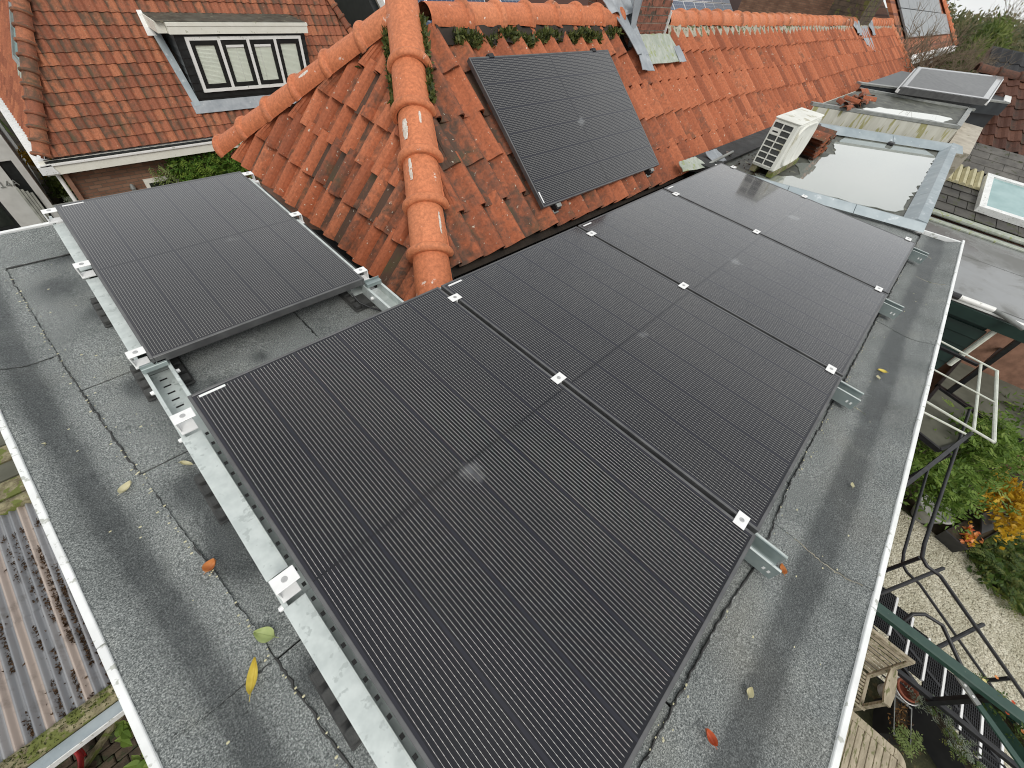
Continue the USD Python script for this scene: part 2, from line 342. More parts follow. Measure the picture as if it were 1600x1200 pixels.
# clay tiles; tint = (random per tile, place across the tile, dirt)
def tile_material(name, c_a, c_b, c_c, grime, lich, gscale=16.0, rough=0.72, lichth=0.66, lscale=30.0):
    return mat(name, {
        'a': ('attribute', {'attribute': 'tint'}), 'sp': ('separate_color', {}), 'g': ('geometry', {}),
        'base': ('rgb_ramp', {'ramp': [(0.0, c_a), (0.5, c_b), (1.0, c_c)]}),
        'n': ('noise_texture', {'scale': gscale, 'detail': 6.0, 'roughness': 0.65, 'distortion': 0.5}), 'sh': ('math', {'math_type': 'multiply_add', 'value2': 1.5, 'value3': -0.75}),
        'ad': ('math', {'math_type': 'add'}), 'th': ('map_range', {'from_min': 0.34, 'from_max': 0.86, 'to_min': 0.0, 'to_max': 0.93, 'clamp': True}),
        'gm': ('mix', {'color2': grime}),
        'n2': ('noise_texture', {'scale': 48.0, 'detail': 6.0, 'roughness': 0.7}), 'r2': ('rgb_ramp', {'ramp': [(0.3, (0.66, 0.64, 0.62)), (0.7, (1.22, 1.2, 1.18))]}), 'mu': ('mix', {'mix_type': 'multiply', 'fac': 1.0}),
        'ln': ('noise_texture', {'scale': lscale, 'detail': 4.0, 'roughness': 0.65}), 'lr': ('rgb_ramp', {'ramp': [(lichth, (0, 0, 0)), (lichth + 0.035, (0.85, 0.85, 0.85))]}), 'lm': ('mix', {'color2': lich}),
        'mn': ('noise_texture', {'scale': 5.0, 'detail': 4.0}), 'mr': ('rgb_ramp', {'ramp': [(0.56, (0, 0, 0)), (0.72, (0.5, 0.5, 0.5))]}), 'mk': ('mix', {'mix_type': 'multiply', 'fac': 1.0}), 'mm': ('mix', {'color2': (0.075, 0.085, 0.03)}),
        'b': ('bump', {'strength': 0.35, 'distance': 0.006}), 'p': ('principled_bsdf', {'roughness': rough, 'specular_ior_level': 0.35})},
        [('a.color', 'sp.color'), ('sp.r', 'base.fac'), ('g.position', 'n.vector'), ('n.fac', 'sh.value1'), ('sh.value', 'ad.value1'), ('sp.b', 'ad.value2'), ('ad.value', 'th.value'),
         ('base.color', 'mu.color1'), ('g.position', 'n2.vector'), ('n2.fac', 'r2.fac'), ('r2.color', 'mu.color2'), ('mu.color', 'gm.color1'), ('th.result', 'gm.fac'),
         ('g.position', 'mn.vector'), ('mn.fac', 'mr.fac'), ('mr.color', 'mk.color1'), ('th.result', 'mk.color2'), ('mk.color', 'mm.fac'), ('gm.color', 'mm.color1'),
         ('g.position', 'ln.vector'), ('ln.fac', 'lr.fac'), ('mm.color', 'lm.color1'), ('lr.color', 'lm.fac'), ('lm.color', 'p.base_color'), ('n2.fac', 'b.height'), ('b.normal', 'p.normal')])


TILE = tile_material('clay_tile', (0.26, 0.078, 0.036), (0.40, 0.120, 0.052), (0.48, 0.160, 0.075), (0.066, 0.047, 0.034), (0.62, 0.58, 0.47), lichth=0.665)
TILE_NB = tile_material('neighbour_tile', (0.24, 0.082, 0.045), (0.36, 0.125, 0.066), (0.43, 0.16, 0.08), (0.095, 0.062, 0.040), (0.66, 0.55, 0.34), gscale=9.0, lichth=0.685)
CAP = tile_material('ridge_clay', (0.50, 0.155, 0.068), (0.57, 0.19, 0.085), (0.62, 0.23, 0.11), (0.15, 0.075, 0.042), (0.76, 0.68, 0.60), gscale=9.0, rough=0.6, lichth=0.665, lscale=13.0)
TILE_DARK = tile_material('dark_tile', (0.075, 0.03, 0.02), (0.11, 0.045, 0.028), (0.14, 0.06, 0.036), (0.03, 0.022, 0.016), (0.3, 0.28, 0.22), lichth=0.74)
MORTAR = weathered('old_mortar', (0.30, 0.27, 0.21), (0.45, 0.42, 0.34), 22, rough=0.9, bump=0.6, bscale=60, spots=((0.10, 0.12, 0.04), 18, 0.55))
UNDER = weathered('roof_underlay', (0.02, 0.015, 0.012), (0.04, 0.03, 0.022), 6, rough=0.95)
LEAD = weathered('lead_sheet', (0.27, 0.295, 0.32), (0.38, 0.405, 0.425), 6, rough=0.55, metal=0.2, bump=0.2, bscale=14, spots=((0.46, 0.48, 0.49), 8, 0.64))
LEAD_GREEN = weathered('stained_lead', (0.30, 0.34, 0.27), (0.45, 0.47, 0.42), 12, rough=0.6, metal=0.1, spots=((0.30, 0.34, 0.16), 16, 0.58), stretch=(1.6, 1, 1))
ZINC = weathered('zinc_edge', (0.28, 0.33, 0.355), (0.37, 0.42, 0.44), 5, rough=0.5, metal=0.3, spots=((0.48, 0.52, 0.54), 9, 0.64))
BRICK = weathered('chimney_brick', (0.16, 0.06, 0.038), (0.30, 0.115, 0.07), 16, rough=0.85, bump=0.5, bscale=60, spots=((0.07, 0.05, 0.035), 22, 0.56))
BRICK_NB = weathered('house_brick', (0.20, 0.105, 0.068), (0.33, 0.175, 0.115), 5, rough=0.9, bump=0.4, bscale=60)
JOINT = weathered('mortar_joint', (0.30, 0.27, 0.22), (0.42, 0.38, 0.31), 12, rough=0.95)
JOINT_DARK = weathered('dark_joint', (0.09, 0.075, 0.06), (0.16, 0.13, 0.1), 12, rough=0.95)
BLACKB = weathered('black_board', (0.010, 0.012, 0.012), (0.02, 0.022, 0.022), 9, rough=0.35)
GREENB = weathered('dark_green_board', (0.006, 0.022, 0.018), (0.012, 0.034, 0.027), 7, rough=0.45)
GREENRAIL = weathered('green_rail_paint', (0.018, 0.05, 0.038), (0.03, 0.072, 0.055), 7, rough=0.42, spots=((0.09, 0.12, 0.1), 30, 0.66))
BLACKM = weathered('black_metal', (0.012, 0.012, 0.014), (0.028, 0.028, 0.03), 12, rough=0.4, metal=0.2)
GREYM = weathered('grey_metal', (0.22, 0.23, 0.22), (0.32, 0.33, 0.31), 12, rough=0.45, metal=0.3)
RACKW = weathered('rack_white', (0.55, 0.58, 0.5), (0.72, 0.74, 0.66), 14, rough=0.45)
ANTHRA = weathered('anthracite_board', (0.016, 0.021, 0.025), (0.028, 0.034, 0.038), 6, rough=0.4)
BLIND = weathered('window_blind', (0.76, 0.79, 0.70), (0.82, 0.84, 0.76), 3, rough=0.6)
TEAK = weathered('grey_teak', (0.26, 0.22, 0.15), (0.46, 0.40, 0.29), 5, rough=0.75, bump=0.3, bscale=80, spots=((0.16, 0.16, 0.07), 12, 0.58), stretch=(1, 4, 4))
MOSSWOOD = weathered('mossy_beam', (0.12, 0.10, 0.055), (0.30, 0.27, 0.16), 14, rough=0.9, bump=0.7, bscale=40, spots=((0.13, 0.15, 0.035), 9, 0.5))
ACW = weathered('ac_casing', (0.66, 0.66, 0.60), (0.78, 0.78, 0.72), 7, rough=0.45, spots=((0.45, 0.43, 0.33), 9, 0.6), stretch=(1, 1, 0.35))
FIN = weathered('ac_fin', (0.05, 0.052, 0.05), (0.10, 0.105, 0.10), 200, rough=0.6, metal=0.4)
DIRTYW = weathered('stained_white_board', (0.46, 0.45, 0.38), (0.60, 0.59, 0.52), 4, rough=0.55, spots=((0.33, 0.31, 0.14), 5, 0.55), stretch=(2.4, 2.4, 0.45))
BEIGE = weathered('beige_render', (0.38, 0.34, 0.28), (0.50, 0.46, 0.38), 5, rough=0.8, spots=((0.30, 0.27, 0.2), 8, 0.6))
ROOFDIRT = weathered('dirty_roof_felt', (0.035, 0.037, 0.028), (0.10, 0.105, 0.085), 5, rough=0.55, bump=0.2, bscale=90, spots=((0.17, 0.17, 0.12), 9, 0.62))
WETFELT = mat('wet_grey_felt', {
    'g': ('geometry', {}), 'n': ('noise_texture', {'scale': 1.1, 'detail': 5.0, 'roughness': 0.6, 'distortion': 0.6}), 'r': ('rgb_ramp', {'ramp': [(0.35, (0.14, 0.14, 0.13)), (0.6, (0.20, 0.205, 0.205))]}),
    'rr': ('rgb_ramp', {'ramp': [(0.38, (0.55, 0.55, 0.55)), (0.5, (0.12, 0.12, 0.12))]}), 'p': ('principled_bsdf', {'specular_ior_level': 0.7})},
    [('g.position', 'n.vector'), ('n.fac', 'r.fac'), ('n.fac', 'rr.fac'), ('r.color', 'p.base_color'), ('rr.color', 'p.roughness')])
WATER = mat('rain_water', {'g': ('geometry', {}), 'n': ('noise_texture', {'scale': 14.0, 'detail': 2.0}), 'b': ('bump', {'strength': 0.03, 'distance': 0.004}),
                           'p': ('principled_bsdf', {'base_color': (0.27, 0.29, 0.26), 'roughness': 0.02, 'ior': 1.4, 'specular_ior_level': 0.6, 'coat_weight': 1.0, 'coat_roughness': 0.01, 'coat_ior': 1.33})},
            [('g.position', 'n.vector'), ('n.fac', 'b.height'), ('b.normal', 'p.normal')])
SLATE = weathered('grey_slate', (0.075, 0.07, 0.062), (0.15, 0.14, 0.125), 4, rough=0.7, bump=0.4, bscale=50, spots=((0.055, 0.06, 0.03), 6, 0.6))
SLATE_D = weathered('dark_slate', (0.045, 0.042, 0.038), (0.09, 0.085, 0.075), 4, rough=0.7, bump=0.4, bscale=50, spots=((0.055, 0.06, 0.03), 6, 0.58))
YELLOWP = weathered('yellowed_sheet', (0.42, 0.38, 0.22), (0.55, 0.51, 0.34), 5, rough=0.6)
SOIL = weathered('garden_soil', (0.030, 0.022, 0.013), (0.075, 0.058, 0.035), 5, rough=0.95, bump=0.8, bscale=22, spots=((0.05, 0.065, 0.02), 7, 0.58))
GRAVELM = mat('pale_gravel', {'g': ('geometry', {}), 'v': ('voronoi_texture', {'scale': 38.0}), 'r': ('rgb_ramp', {'ramp': [(0.0, (0.36, 0.325, 0.24)), (0.5, (0.53, 0.49, 0.38)), (1.0, (0.68, 0.65, 0.53))]}), 'sp': ('separate_color', {}),
                              'n': ('noise_texture', {'scale': 1.6, 'detail': 4.0}), 'nr': ('rgb_ramp', {'ramp': [(0.3, (0.72, 0.72, 0.66)), (0.7, (1.05, 1.05, 1.05))]}), 'mu': ('mix', {'mix_type': 'multiply', 'fac': 1.0}),
                              'b': ('bump', {'strength': 0.9, 'distance': 0.02, 'invert': True}), 'p': ('principled_bsdf', {'roughness': 0.85})},
              [('g.position', 'v.vector'), ('v.color', 'sp.color'), ('sp.r', 'r.fac'), ('g.position', 'n.vector'), ('n.fac', 'nr.fac'), ('r.color', 'mu.color1'), ('nr.color', 'mu.color2'), ('mu.color', 'p.base_color'), ('v.distance', 'b.height'), ('b.normal', 'p.normal')])
MOSSFLOOR = weathered('mossy_decking', (0.020, 0.022, 0.008), (0.062, 0.062, 0.024), 7, rough=0.95, bump=0.8, bscale=40, spots=((0.09, 0.07, 0.03), 14, 0.6))
CONCRETE = weathered('grey_concrete', (0.26, 0.26, 0.24), (0.38, 0.38, 0.35), 4, rough=0.85)
OLIVE = weathered('olive_render', (0.085, 0.085, 0.062), (0.125, 0.125, 0.095), 3, rough=0.85)
TERRA = weathered('terracotta_pot', (0.26, 0.075, 0.04), (0.36, 0.12, 0.065), 9, rough=0.75)
PLASTICB = weathered('black_plastic', (0.012, 0.012, 0.013), (0.022, 0.022, 0.022), 9, rough=0.5)
GREYW = weathered('weathered_fence_wood', (0.28, 0.29, 0.26), (0.42, 0.43, 0.38), 5, rough=0.8)
REDH = weathered('red_hose', (0.30, 0.02, 0.022), (0.40, 0.03, 0.03), 9, rough=0.4)
BARK = weathered('bark', (0.06, 0.045, 0.03), (0.13, 0.10, 0.075), 9, rough=0.9, bump=0.5, bscale=30)
TWIG = weathered('dry_twig', (0.13, 0.10, 0.065), (0.24, 0.19, 0.13), 9, rough=0.9)
PLASTC = mat('aged_corrugated_plastic', {'g': ('geometry', {}), 'a': ('attribute', {'attribute': 'tint'}), 'sp': ('separate_color', {}), 'r': ('rgb_ramp', {'ramp': [(0.0, (0.20, 0.21, 0.225)), (0.55, (0.31, 0.312, 0.318)), (0.75, (0.40, 0.335, 0.295)), (1.0, (0.44, 0.37, 0.32))]}),
                                          'n': ('noise_texture', {'scale': 6.0, 'detail': 6.0, 'roughness': 0.65}), 'nr': ('rgb_ramp', {'ramp': [(0.54, (0, 0, 0)), (0.7, (0.45, 0.45, 0.45))]}), 'mx': ('mix', {'color2': (0.09, 0.075, 0.06)}), 'p': ('principled_bsdf', {'roughness': 0.4})},
             [('a.color', 'sp.color'), ('sp.r', 'r.fac'), ('g.position', 'n.vector'), ('n.fac', 'nr.fac'), ('r.color', 'mx.color1'), ('nr.color', 'mx.fac'), ('mx.color', 'p.base_color')])
GLASS = mat('window_glass', {'t': ('transparent_bsdf', {'color': (0.97, 0.99, 0.97)}), 'g': ('glossy_bsdf', {'roughness': 0.02, 'color': (0.95, 0.97, 0.97)}), 'm': ('mix_closure', {'fac': 0.12})},
            [('t.BSDF', 'm.closure1'), ('g.BSDF', 'm.closure2')], surface='m.closure')
SKYLIGHTG = weathered('skylight_glass', (0.22, 0.36, 0.36), (0.32, 0.47, 0.47), 3, rough=0.06, spec=0.8)
DARKG = weathered('dark_interior_glass', (0.010, 0.014, 0.012), (0.03, 0.035, 0.03), 4, rough=0.05, spec=0.7)
PVBLUE = mat('blue_pv', {'uv': ('texture_coordinate', {}), 'b': ('brick_texture', {'offset': 0.0, 'color1': (0.02, 0.035, 0.075), 'color2': (0.028, 0.045, 0.09), 'mortar': (0.22, 0.25, 0.30), 'scale': 1.0, 'mortar_size': 0.006, 'brick_width': 0.16, 'row_height': 0.16}), 'p': ('principled_bsdf', {'roughness': 0.15})},
             [('uv.UV', 'b.vector'), ('b.color', 'p.base_color')])
GREYPV = weathered('grey_pv', (0.10, 0.11, 0.115), (0.15, 0.16, 0.165), 2, rough=0.3)
L_IVY = leafmat('leaf_ivy', (0.05, 0.12, 0.018), (0.12, 0.23, 0.035), (0.25, 0.33, 0.06))
L_SHRUB = leafmat('leaf_wisteria', (0.075, 0.14, 0.022), (0.18, 0.28, 0.05), (0.36, 0.45, 0.12))
L_FERN = leafmat('leaf_fern', (0.03, 0.062, 0.012), (0.085, 0.14, 0.028), (0.20, 0.21, 0.05))
L_YELLOW = leafmat('leaf_yellow', (0.42, 0.24, 0.015), (0.66, 0.42, 0.03), (0.80, 0.55, 0.07))
L_HEDGE = leafmat('leaf_hedge', (0.05, 0.08, 0.018), (0.11, 0.155, 0.035), (0.21, 0.24, 0.07))
L_FAR = leafmat('leaf_far', (0.07, 0.09, 0.04), (0.13, 0.145, 0.065), (0.23, 0.20, 0.10))
L_BAMBOO = leafmat('leaf_bamboo', (0.09, 0.14, 0.03), (0.16, 0.22, 0.06), (0.28, 0.33, 0.13))
L_SILVER = leafmat('leaf_silver', (0.12, 0.16, 0.10), (0.22, 0.26, 0.19), (0.36, 0.38, 0.30))
L_MOSS = leafmat('moss', (0.02, 0.028, 0.008), (0.06, 0.08, 0.018), (0.14, 0.15, 0.045), trans=0.15)
L_DEAD = leafmat('dead_leaves', (0.05, 0.028, 0.014), (0.13, 0.07, 0.03), (0.30, 0.16, 0.05), trans=0.15)
PETAL = leafmat('petal', (0.55, 0.05, 0.02), (0.75, 0.30, 0.10), (0.85, 0.75, 0.35), trans=0.25)
LF = {k: weathered('fallen_' + k, a, b, 30, rough=0.6) for k, a, b in (('yellow', (0.50, 0.38, 0.05), (0.62, 0.50, 0.10)), ('green', (0.30, 0.36, 0.14), (0.40, 0.45, 0.2)), ('orange', (0.48, 0.17, 0.05), (0.58, 0.26, 0.09)), ('pale', (0.48, 0.45, 0.28), (0.6, 0.56, 0.38)), ('red', (0.42, 0.08, 0.03), (0.5, 0.12, 0.04)))}

# ------------------------------------------------------------------ ground
GZ = -5.6
g = MB(); g.quad((-400, -400, GZ - 0.02), (600, -400, GZ - 0.02), (600, 400, GZ - 0.02), (-400, 400, GZ - 0.02))
obj('ground', g, SOIL, kind='structure', label='dark garden soil and ground around the houses', cat='ground')


def outline_noise(pts, amp, step, seed):
    """an outline walked in small steps and pushed about"""
    r = np.random.RandomState(seed); o = []
    n = len(pts)
    for i in range(n):
        a, b = V(*pts[i]), V(*pts[(i + 1) % n]); k = max(1, int(np.linalg.norm(b - a) / step))
        for j in range(k): o.append(a + (b - a) * j / k + r.uniform(-amp, amp, 2))
    return o


g = MB()
gp = outline_noise([(3.5, -2.2), (9.15, -3.3), (9.0, -4.3), (9.05, -4.9), (8.6, -5.3), (8.5, -6.1), (8.6, -7.5), (3.5, -7.0)], 0.06, 0.25, 3)
g.prism(gp, GZ - 0.02, GZ)
obj('gravel_path', g, GRAVELM, kind='structure', label='pale gravel garden floor below the balcony', cat='gravel')
# loose pebbles lying on it
g = MB(); ico = trimesh.creation.icosahedron()
P_ = Polygon(gp)
from shapely.geometry import Point
for k in range(2600):
    x, y = nrs.uniform(5.0, 9.2), nrs.uniform(-6.2, -3.3)
    if not P_.contains(Point(x, y)): continue
    s_ = nrs.uniform(0.008, 0.02)
    g.add(ico.vertices * V(s_ * nrs.uniform(.7, 1.3), s_, s_ * .6) + V(x, y, GZ + s_ * .3), ico.faces)
obj('pebbles', g, GRAVELM, kind='stuff', label='loose pale pebbles scattered on the gravel', cat='pebbles')

# ------------------------------------------------------------------ the terraced house with its flat roofed extension
HOUSE = thing('terraced_house', 'long terraced house with red clay tiled hipped roof and black felt flat roof in front', 'house')
lx = lambda y: -0.405 - 0.0434 * y + 0.014            # inner line of the left white edge
ry = lambda x: -0.452 + 0.0194 * x + 0.010            # inner line of the right white edge
fx = lambda y: 5.42 - 0.2877 * y                      # far edge towards the neighbour's flat roof
# walls under the roofs
m = MB()
m.prism([(-0.34, -0.38), (5.3, -0.28), (4.72, 1.9), (19.6, 2.2), (19.6, 4.6), (1.4, 4.9), (1.05, 3.42), (-0.50, 3.42)], GZ, -0.64)
obj('wall', m, BRICK_NB, HOUSE)
# roof deck under the felt
m = MB(); m.prism([(-0.37, -0.43), (5.5, -0.325), (4.92, 1.77), (0.98, 1.77), (0.97, 3.47), (-0.54, 3.47)], -0.60, -0.014)
FLAT = obj('flat_roof', m, FLASHFELT, HOUSE)


def felt_sheet(x0, x1, y0, y1, zfun, n, mm, jag=0.0, wet=None, lift=0.0, seed=0):
    """x0, x1: functions of y; a sheet of roofing felt, its surface z = zfun(x, y)"""
    r = np.random.RandomState(seed)
    P = np.zeros((n, mm, 3)); C = np.zeros((n, mm, 3))
    for j in range(mm):
        y = y0 + (y1 - y0) * j / (mm - 1)
        a, b = x0(y), x1(y)
        a += r.uniform(-jag, jag); b += r.uniform(-jag, jag)
        for i in range(n):
            x = a + (b - a) * i / (n - 1)
            P[i, j] = x, y, zfun(x, y) + lift
            C[i, j] = (wet(x, y) if wet else 0.0, 0, 0)  # carries the damp spots and the darker edge band alike
    g = MB(); g.grid(P, C)
    # rim turned down so that the sheet has an edge
    for row in (P[0], P[-1][::-1]):
        q = np.stack([row, row - V(0, 0, 0.01)]); g.grid(q, (0.6, 0, 0))
    for col in (P[:, 0][::-1], P[:, -1]):
        q = np.stack([col, col - V(0, 0, 0.01)]); g.grid(q, (0.6, 0, 0))
    return g


und = lambda x, y: 0.0025 * math.sin(7 * x + 2.3 * math.sin(3 * y)) + 0.002 * math.sin(9 * y + x)
gs = lambda d, s: math.exp(-(d / s) ** 2)
# main field
def wetm(x, y):
    w = 0.0
    for (cx, cy, s) in ((-0.13, 1.46, .09), (-.115, 1.25, .08), (-.105, 1.12, .09), (-.11, .70, .07), (-0.12, 2.05, .07), (-.13, 2.6, .06), (-.12, 3.2, .12), (-.20, 2.9, .10), (.10, 1.90, .035), (.17, 1.86, .03), (.30, 1.93, .04), (.24, 1.80, .03)):
        w += 1.2 * gs(math.hypot(x - cx, (y - cy) * .8), s)
    return min(w, 1.0)
left_seam = lambda y: -0.118 - 0.072 * y + 0.012 * math.sin(2.2 * y) if y < 3.2 else -0.35
right_seam = lambda x: -0.066 + 0.004 * x - 0.02 * gs(x - 1.2, 0.25)
k = 0
for (y0, y1) in ((-0.07, 0.80), (0.806, 1.62), (1.626, 2.145)):
    f = felt_sheet(left_seam, lambda y: 0.55, max(y0, right_seam(0)), y1, und, 28, 46, 0.004, wetm, 0.0, k); k += 1
    obj('felt_sheet', f, FELT, FLAT, colors=True, smooth=True)
f = felt_sheet(lambda y: .556, lambda y: 0.975, 1.765, 2.147, und, 14, 12, 0.003, lambda x, y: .25, 0.0, 77)
obj('felt_sheet', f, FELT, FLAT, colors=True, smooth=True)
f = felt_sheet(left_seam, lambda y: 0.975, 2.151, 3.17, und, 28, 46, 0.003, wetm, 0.0, k); k += 1
obj('felt_sheet', f, FELT, FLAT, colors=True, smooth=True)
f = felt_sheet(lambda y: lx(y) + .005, lambda y: 0.985, 3.176, 3.468, lambda x, y: 0.02 * max(0, (y - 3.36) / .1) + und(x, y), 20, 14, 0.0, lambda x, y: 0.2, 0.003, k)
obj('felt_sheet', f, FELT, FLAT, colors=True, smooth=True)
for (x0, x1) in ((0.556, 1.6), (1.606, 2.7), (2.706, 3.8), (3.806, 5.35)):
    P0 = lambda y, x0=x0: x0
    P1 = lambda y, x1=x1: min(x1, fx(y) - .01) if x1 > 5 else x1
    f = felt_sheet(P0, P1, right_seam((x0 + x1) / 2), 1.78, lambda x, y: und(x, y), 24, 30, 0.002, None, 0.0, k); k += 1
    obj('felt_sheet', f, FELT, FLAT, colors=True, smooth=True)
# edge strips, each a length of felt lapped over the next, rising to the white edge; a band of darker colour follows their trough
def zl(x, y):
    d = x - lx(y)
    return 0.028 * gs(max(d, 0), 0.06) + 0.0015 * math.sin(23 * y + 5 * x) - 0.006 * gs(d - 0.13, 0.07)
def band_l(x, y):  # darker band along the left strips, strongest at its middle line
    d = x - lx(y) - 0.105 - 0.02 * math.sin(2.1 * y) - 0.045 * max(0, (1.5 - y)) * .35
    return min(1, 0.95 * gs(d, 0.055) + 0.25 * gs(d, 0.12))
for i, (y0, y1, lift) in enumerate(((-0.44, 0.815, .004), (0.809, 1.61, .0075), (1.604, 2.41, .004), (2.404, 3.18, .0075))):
    f = felt_sheet(lambda y: lx(y) - .012, lambda y: left_seam(y) + 0.004, y0, y1, zl, 26, 60, 0.003, band_l, lift, 20 + i)
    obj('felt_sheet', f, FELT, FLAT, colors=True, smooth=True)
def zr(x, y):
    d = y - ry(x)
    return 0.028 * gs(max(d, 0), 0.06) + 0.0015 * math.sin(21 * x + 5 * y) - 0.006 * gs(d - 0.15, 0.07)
def band_r(x, y):  # darker band along the right strips, wider near the far end
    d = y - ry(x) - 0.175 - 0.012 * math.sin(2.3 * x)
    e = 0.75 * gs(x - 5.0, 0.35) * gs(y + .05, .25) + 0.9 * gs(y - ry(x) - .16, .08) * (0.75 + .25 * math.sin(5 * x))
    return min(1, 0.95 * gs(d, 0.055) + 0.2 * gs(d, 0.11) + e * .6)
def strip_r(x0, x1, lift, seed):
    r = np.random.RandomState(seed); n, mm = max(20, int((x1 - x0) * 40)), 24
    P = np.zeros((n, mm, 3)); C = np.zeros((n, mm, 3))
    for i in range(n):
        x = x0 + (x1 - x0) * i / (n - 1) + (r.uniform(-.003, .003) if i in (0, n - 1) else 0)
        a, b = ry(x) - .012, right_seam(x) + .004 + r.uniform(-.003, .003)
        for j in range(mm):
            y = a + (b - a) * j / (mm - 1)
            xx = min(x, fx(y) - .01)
            P[i, j] = xx, y, zr(xx, y) + lift; C[i, j] = (band_r(xx, y), 0, 0)
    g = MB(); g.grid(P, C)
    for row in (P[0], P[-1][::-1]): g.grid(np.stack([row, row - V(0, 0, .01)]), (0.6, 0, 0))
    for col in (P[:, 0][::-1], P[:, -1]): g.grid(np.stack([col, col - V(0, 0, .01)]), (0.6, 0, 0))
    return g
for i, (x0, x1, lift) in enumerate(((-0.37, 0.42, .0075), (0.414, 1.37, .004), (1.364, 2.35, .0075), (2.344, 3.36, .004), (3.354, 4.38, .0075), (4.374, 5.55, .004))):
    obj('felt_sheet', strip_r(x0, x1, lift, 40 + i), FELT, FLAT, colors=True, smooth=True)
# bitumen that has crept out of the long laps
def bead(pts, r, seed):
    rr = np.random.RandomState(seed); g = MB(); p = []; rad = []
    for q in pts:
        p.append((q[0] + rr.uniform(-.0035, .0035), q[1] + rr.uniform(-.0035, .0035), q[2])); rad.append(r * rr.uniform(0.45, 1.5))
    g.tube(p, rad, 6); return g
obj('lap_seam', bead([(left_seam(y) + .002, y, zl(left_seam(y), y) + .0045) for y in np.linspace(-.42, 3.17, 260)], .0029, 1), BITUMEN, FLAT)
obj('lap_seam', bead([(x, right_seam(x) + .002, .0055) for x in np.linspace(-.1, 5.42, 380)], .0031, 2), BITUMEN, FLAT)
obj('lap_seam', bead([(x, 3.172, .003) for x in np.linspace(-.5, 0.97, 70)], .003, 3), BITUMEN, FLAT)
for i, y in enumerate((0.812, 1.607, 2.407)):
    obj('lap_seam', bead([(x, y + .006 * math.sin(9 * x + i), zl(x, y) + .0055) for x in np.linspace(lx(y) + .03, left_seam(y) - .01, 26)], .0016, 4 + i), FLASHFELT, FLAT)
for i, x in enumerate((0.417, 1.367, 2.347, 3.357, 4.377)):
    obj('lap_seam', bead([(x + .012 * math.sin(8 * y + i), y, zr(x, y) + .0055) for y in np.linspace(ry(x) + .03, right_seam(x) - .01, 30)], .0016, 9 + i), MORTAR, FLAT)
# white edge trim with its face down the wall, in lengths
def trim(a, b, w, n, z=0.043, name='roof_edge_trim'):
    a, b = V(*a), V(*b); t = unit(b - a)
    for i in range(n):
        p, q = a + (b - a) * i / n, a + (b - a) * (i + 1) / n - t * 0.004
        g = MB(); side = V(-t[1], t[0]) * w
        pts = [(*p, z), (*q, z), (*(q + side), z), (*(p + side), z)]
        g.hull([(x, y, zz) for x, y, _ in pts for zz in (z - .10, z - .0015)] + [(*(c0 + (c1 - c0) * .12), z) for c0, c1 in ((p, p + side), (p + side, p), (q, q + side), (q + side, q))])
        obj(name, g, TRIMW, FLAT)
trim((lx(-.44) - .003, -.445), (lx(3.48) - .003, 3.48), 0.018, 5)
trim((5.565, ry(5.55) - .003), (-.42, ry(-.42) - .003), 0.018, 7)
trim((lx(3.48) + .0, 3.478), (1.0, 3.478), 0.02, 1, z=0.03)
trim((fx(1.86), 1.86), (fx(ry(5.5)), ry(5.5)), 0.022, 2, z=0.034)
g = MB(); g.hull([(fx(y), y, z) for y in (-.34, 1.86) for z in (-.3, .0)] + [(fx(y) + .05, y, z) for y in (-.34, 1.86) for z in (-.3, -.06)])
obj('fascia', g, GREENB, FLAT)
# dark felt flashing that dips under the tiles
g = MB(); P = [[(x, y, z + .006 * math.sin(14 * x + 9 * z)) for x in np.linspace(1.0, 4.95, 60)] for y, z in ((1.70, .004), (1.755, .008), (1.79, -.015), (1.83, -.25), (2.3, -.36))]
g.grid(P, flip=True); obj('felt_flashing', g, FLASHFELT, FLAT, smooth=True)
g = MB(); P = [[(x, y, z + .006 * math.sin(14 * y)) for y in np.linspace(1.7, 3.62, 40)] for x, z in ((0.96, -.002), (0.99, -.03), (1.04, -.36), (1.5, -.56))]
g.grid(P); obj('felt_flashing', g, FLASHFELT, FLAT, smooth=True)
g = MB(); g.hull([(x, y, z) for x in (0.985, 1.0) for y in (2.16, 3.47) for z in (-.3, -.004)])
obj('felt_flashing', g, FLASHFELT, FLAT)

# ------------------------------------------------------------------ clay tiles
TS = np.array([0, .10, .22, .34, .46, .56, .65, .74, .83, .92, 1.0])
TH = np.array([.010, .004, 0, .002, .011, .025, .040, .051, .054, .045, .012])
TS2 = np.array([0, .1, .3, .5, .548, .575, .63, .70, .78, .86, .93, .982, 1.0])
TH2 = np.array([.010, .003, 0, .002, .006, .024, .046, .058, .062, .057, .042, .018, .004])   # flatter pan, rounder roll


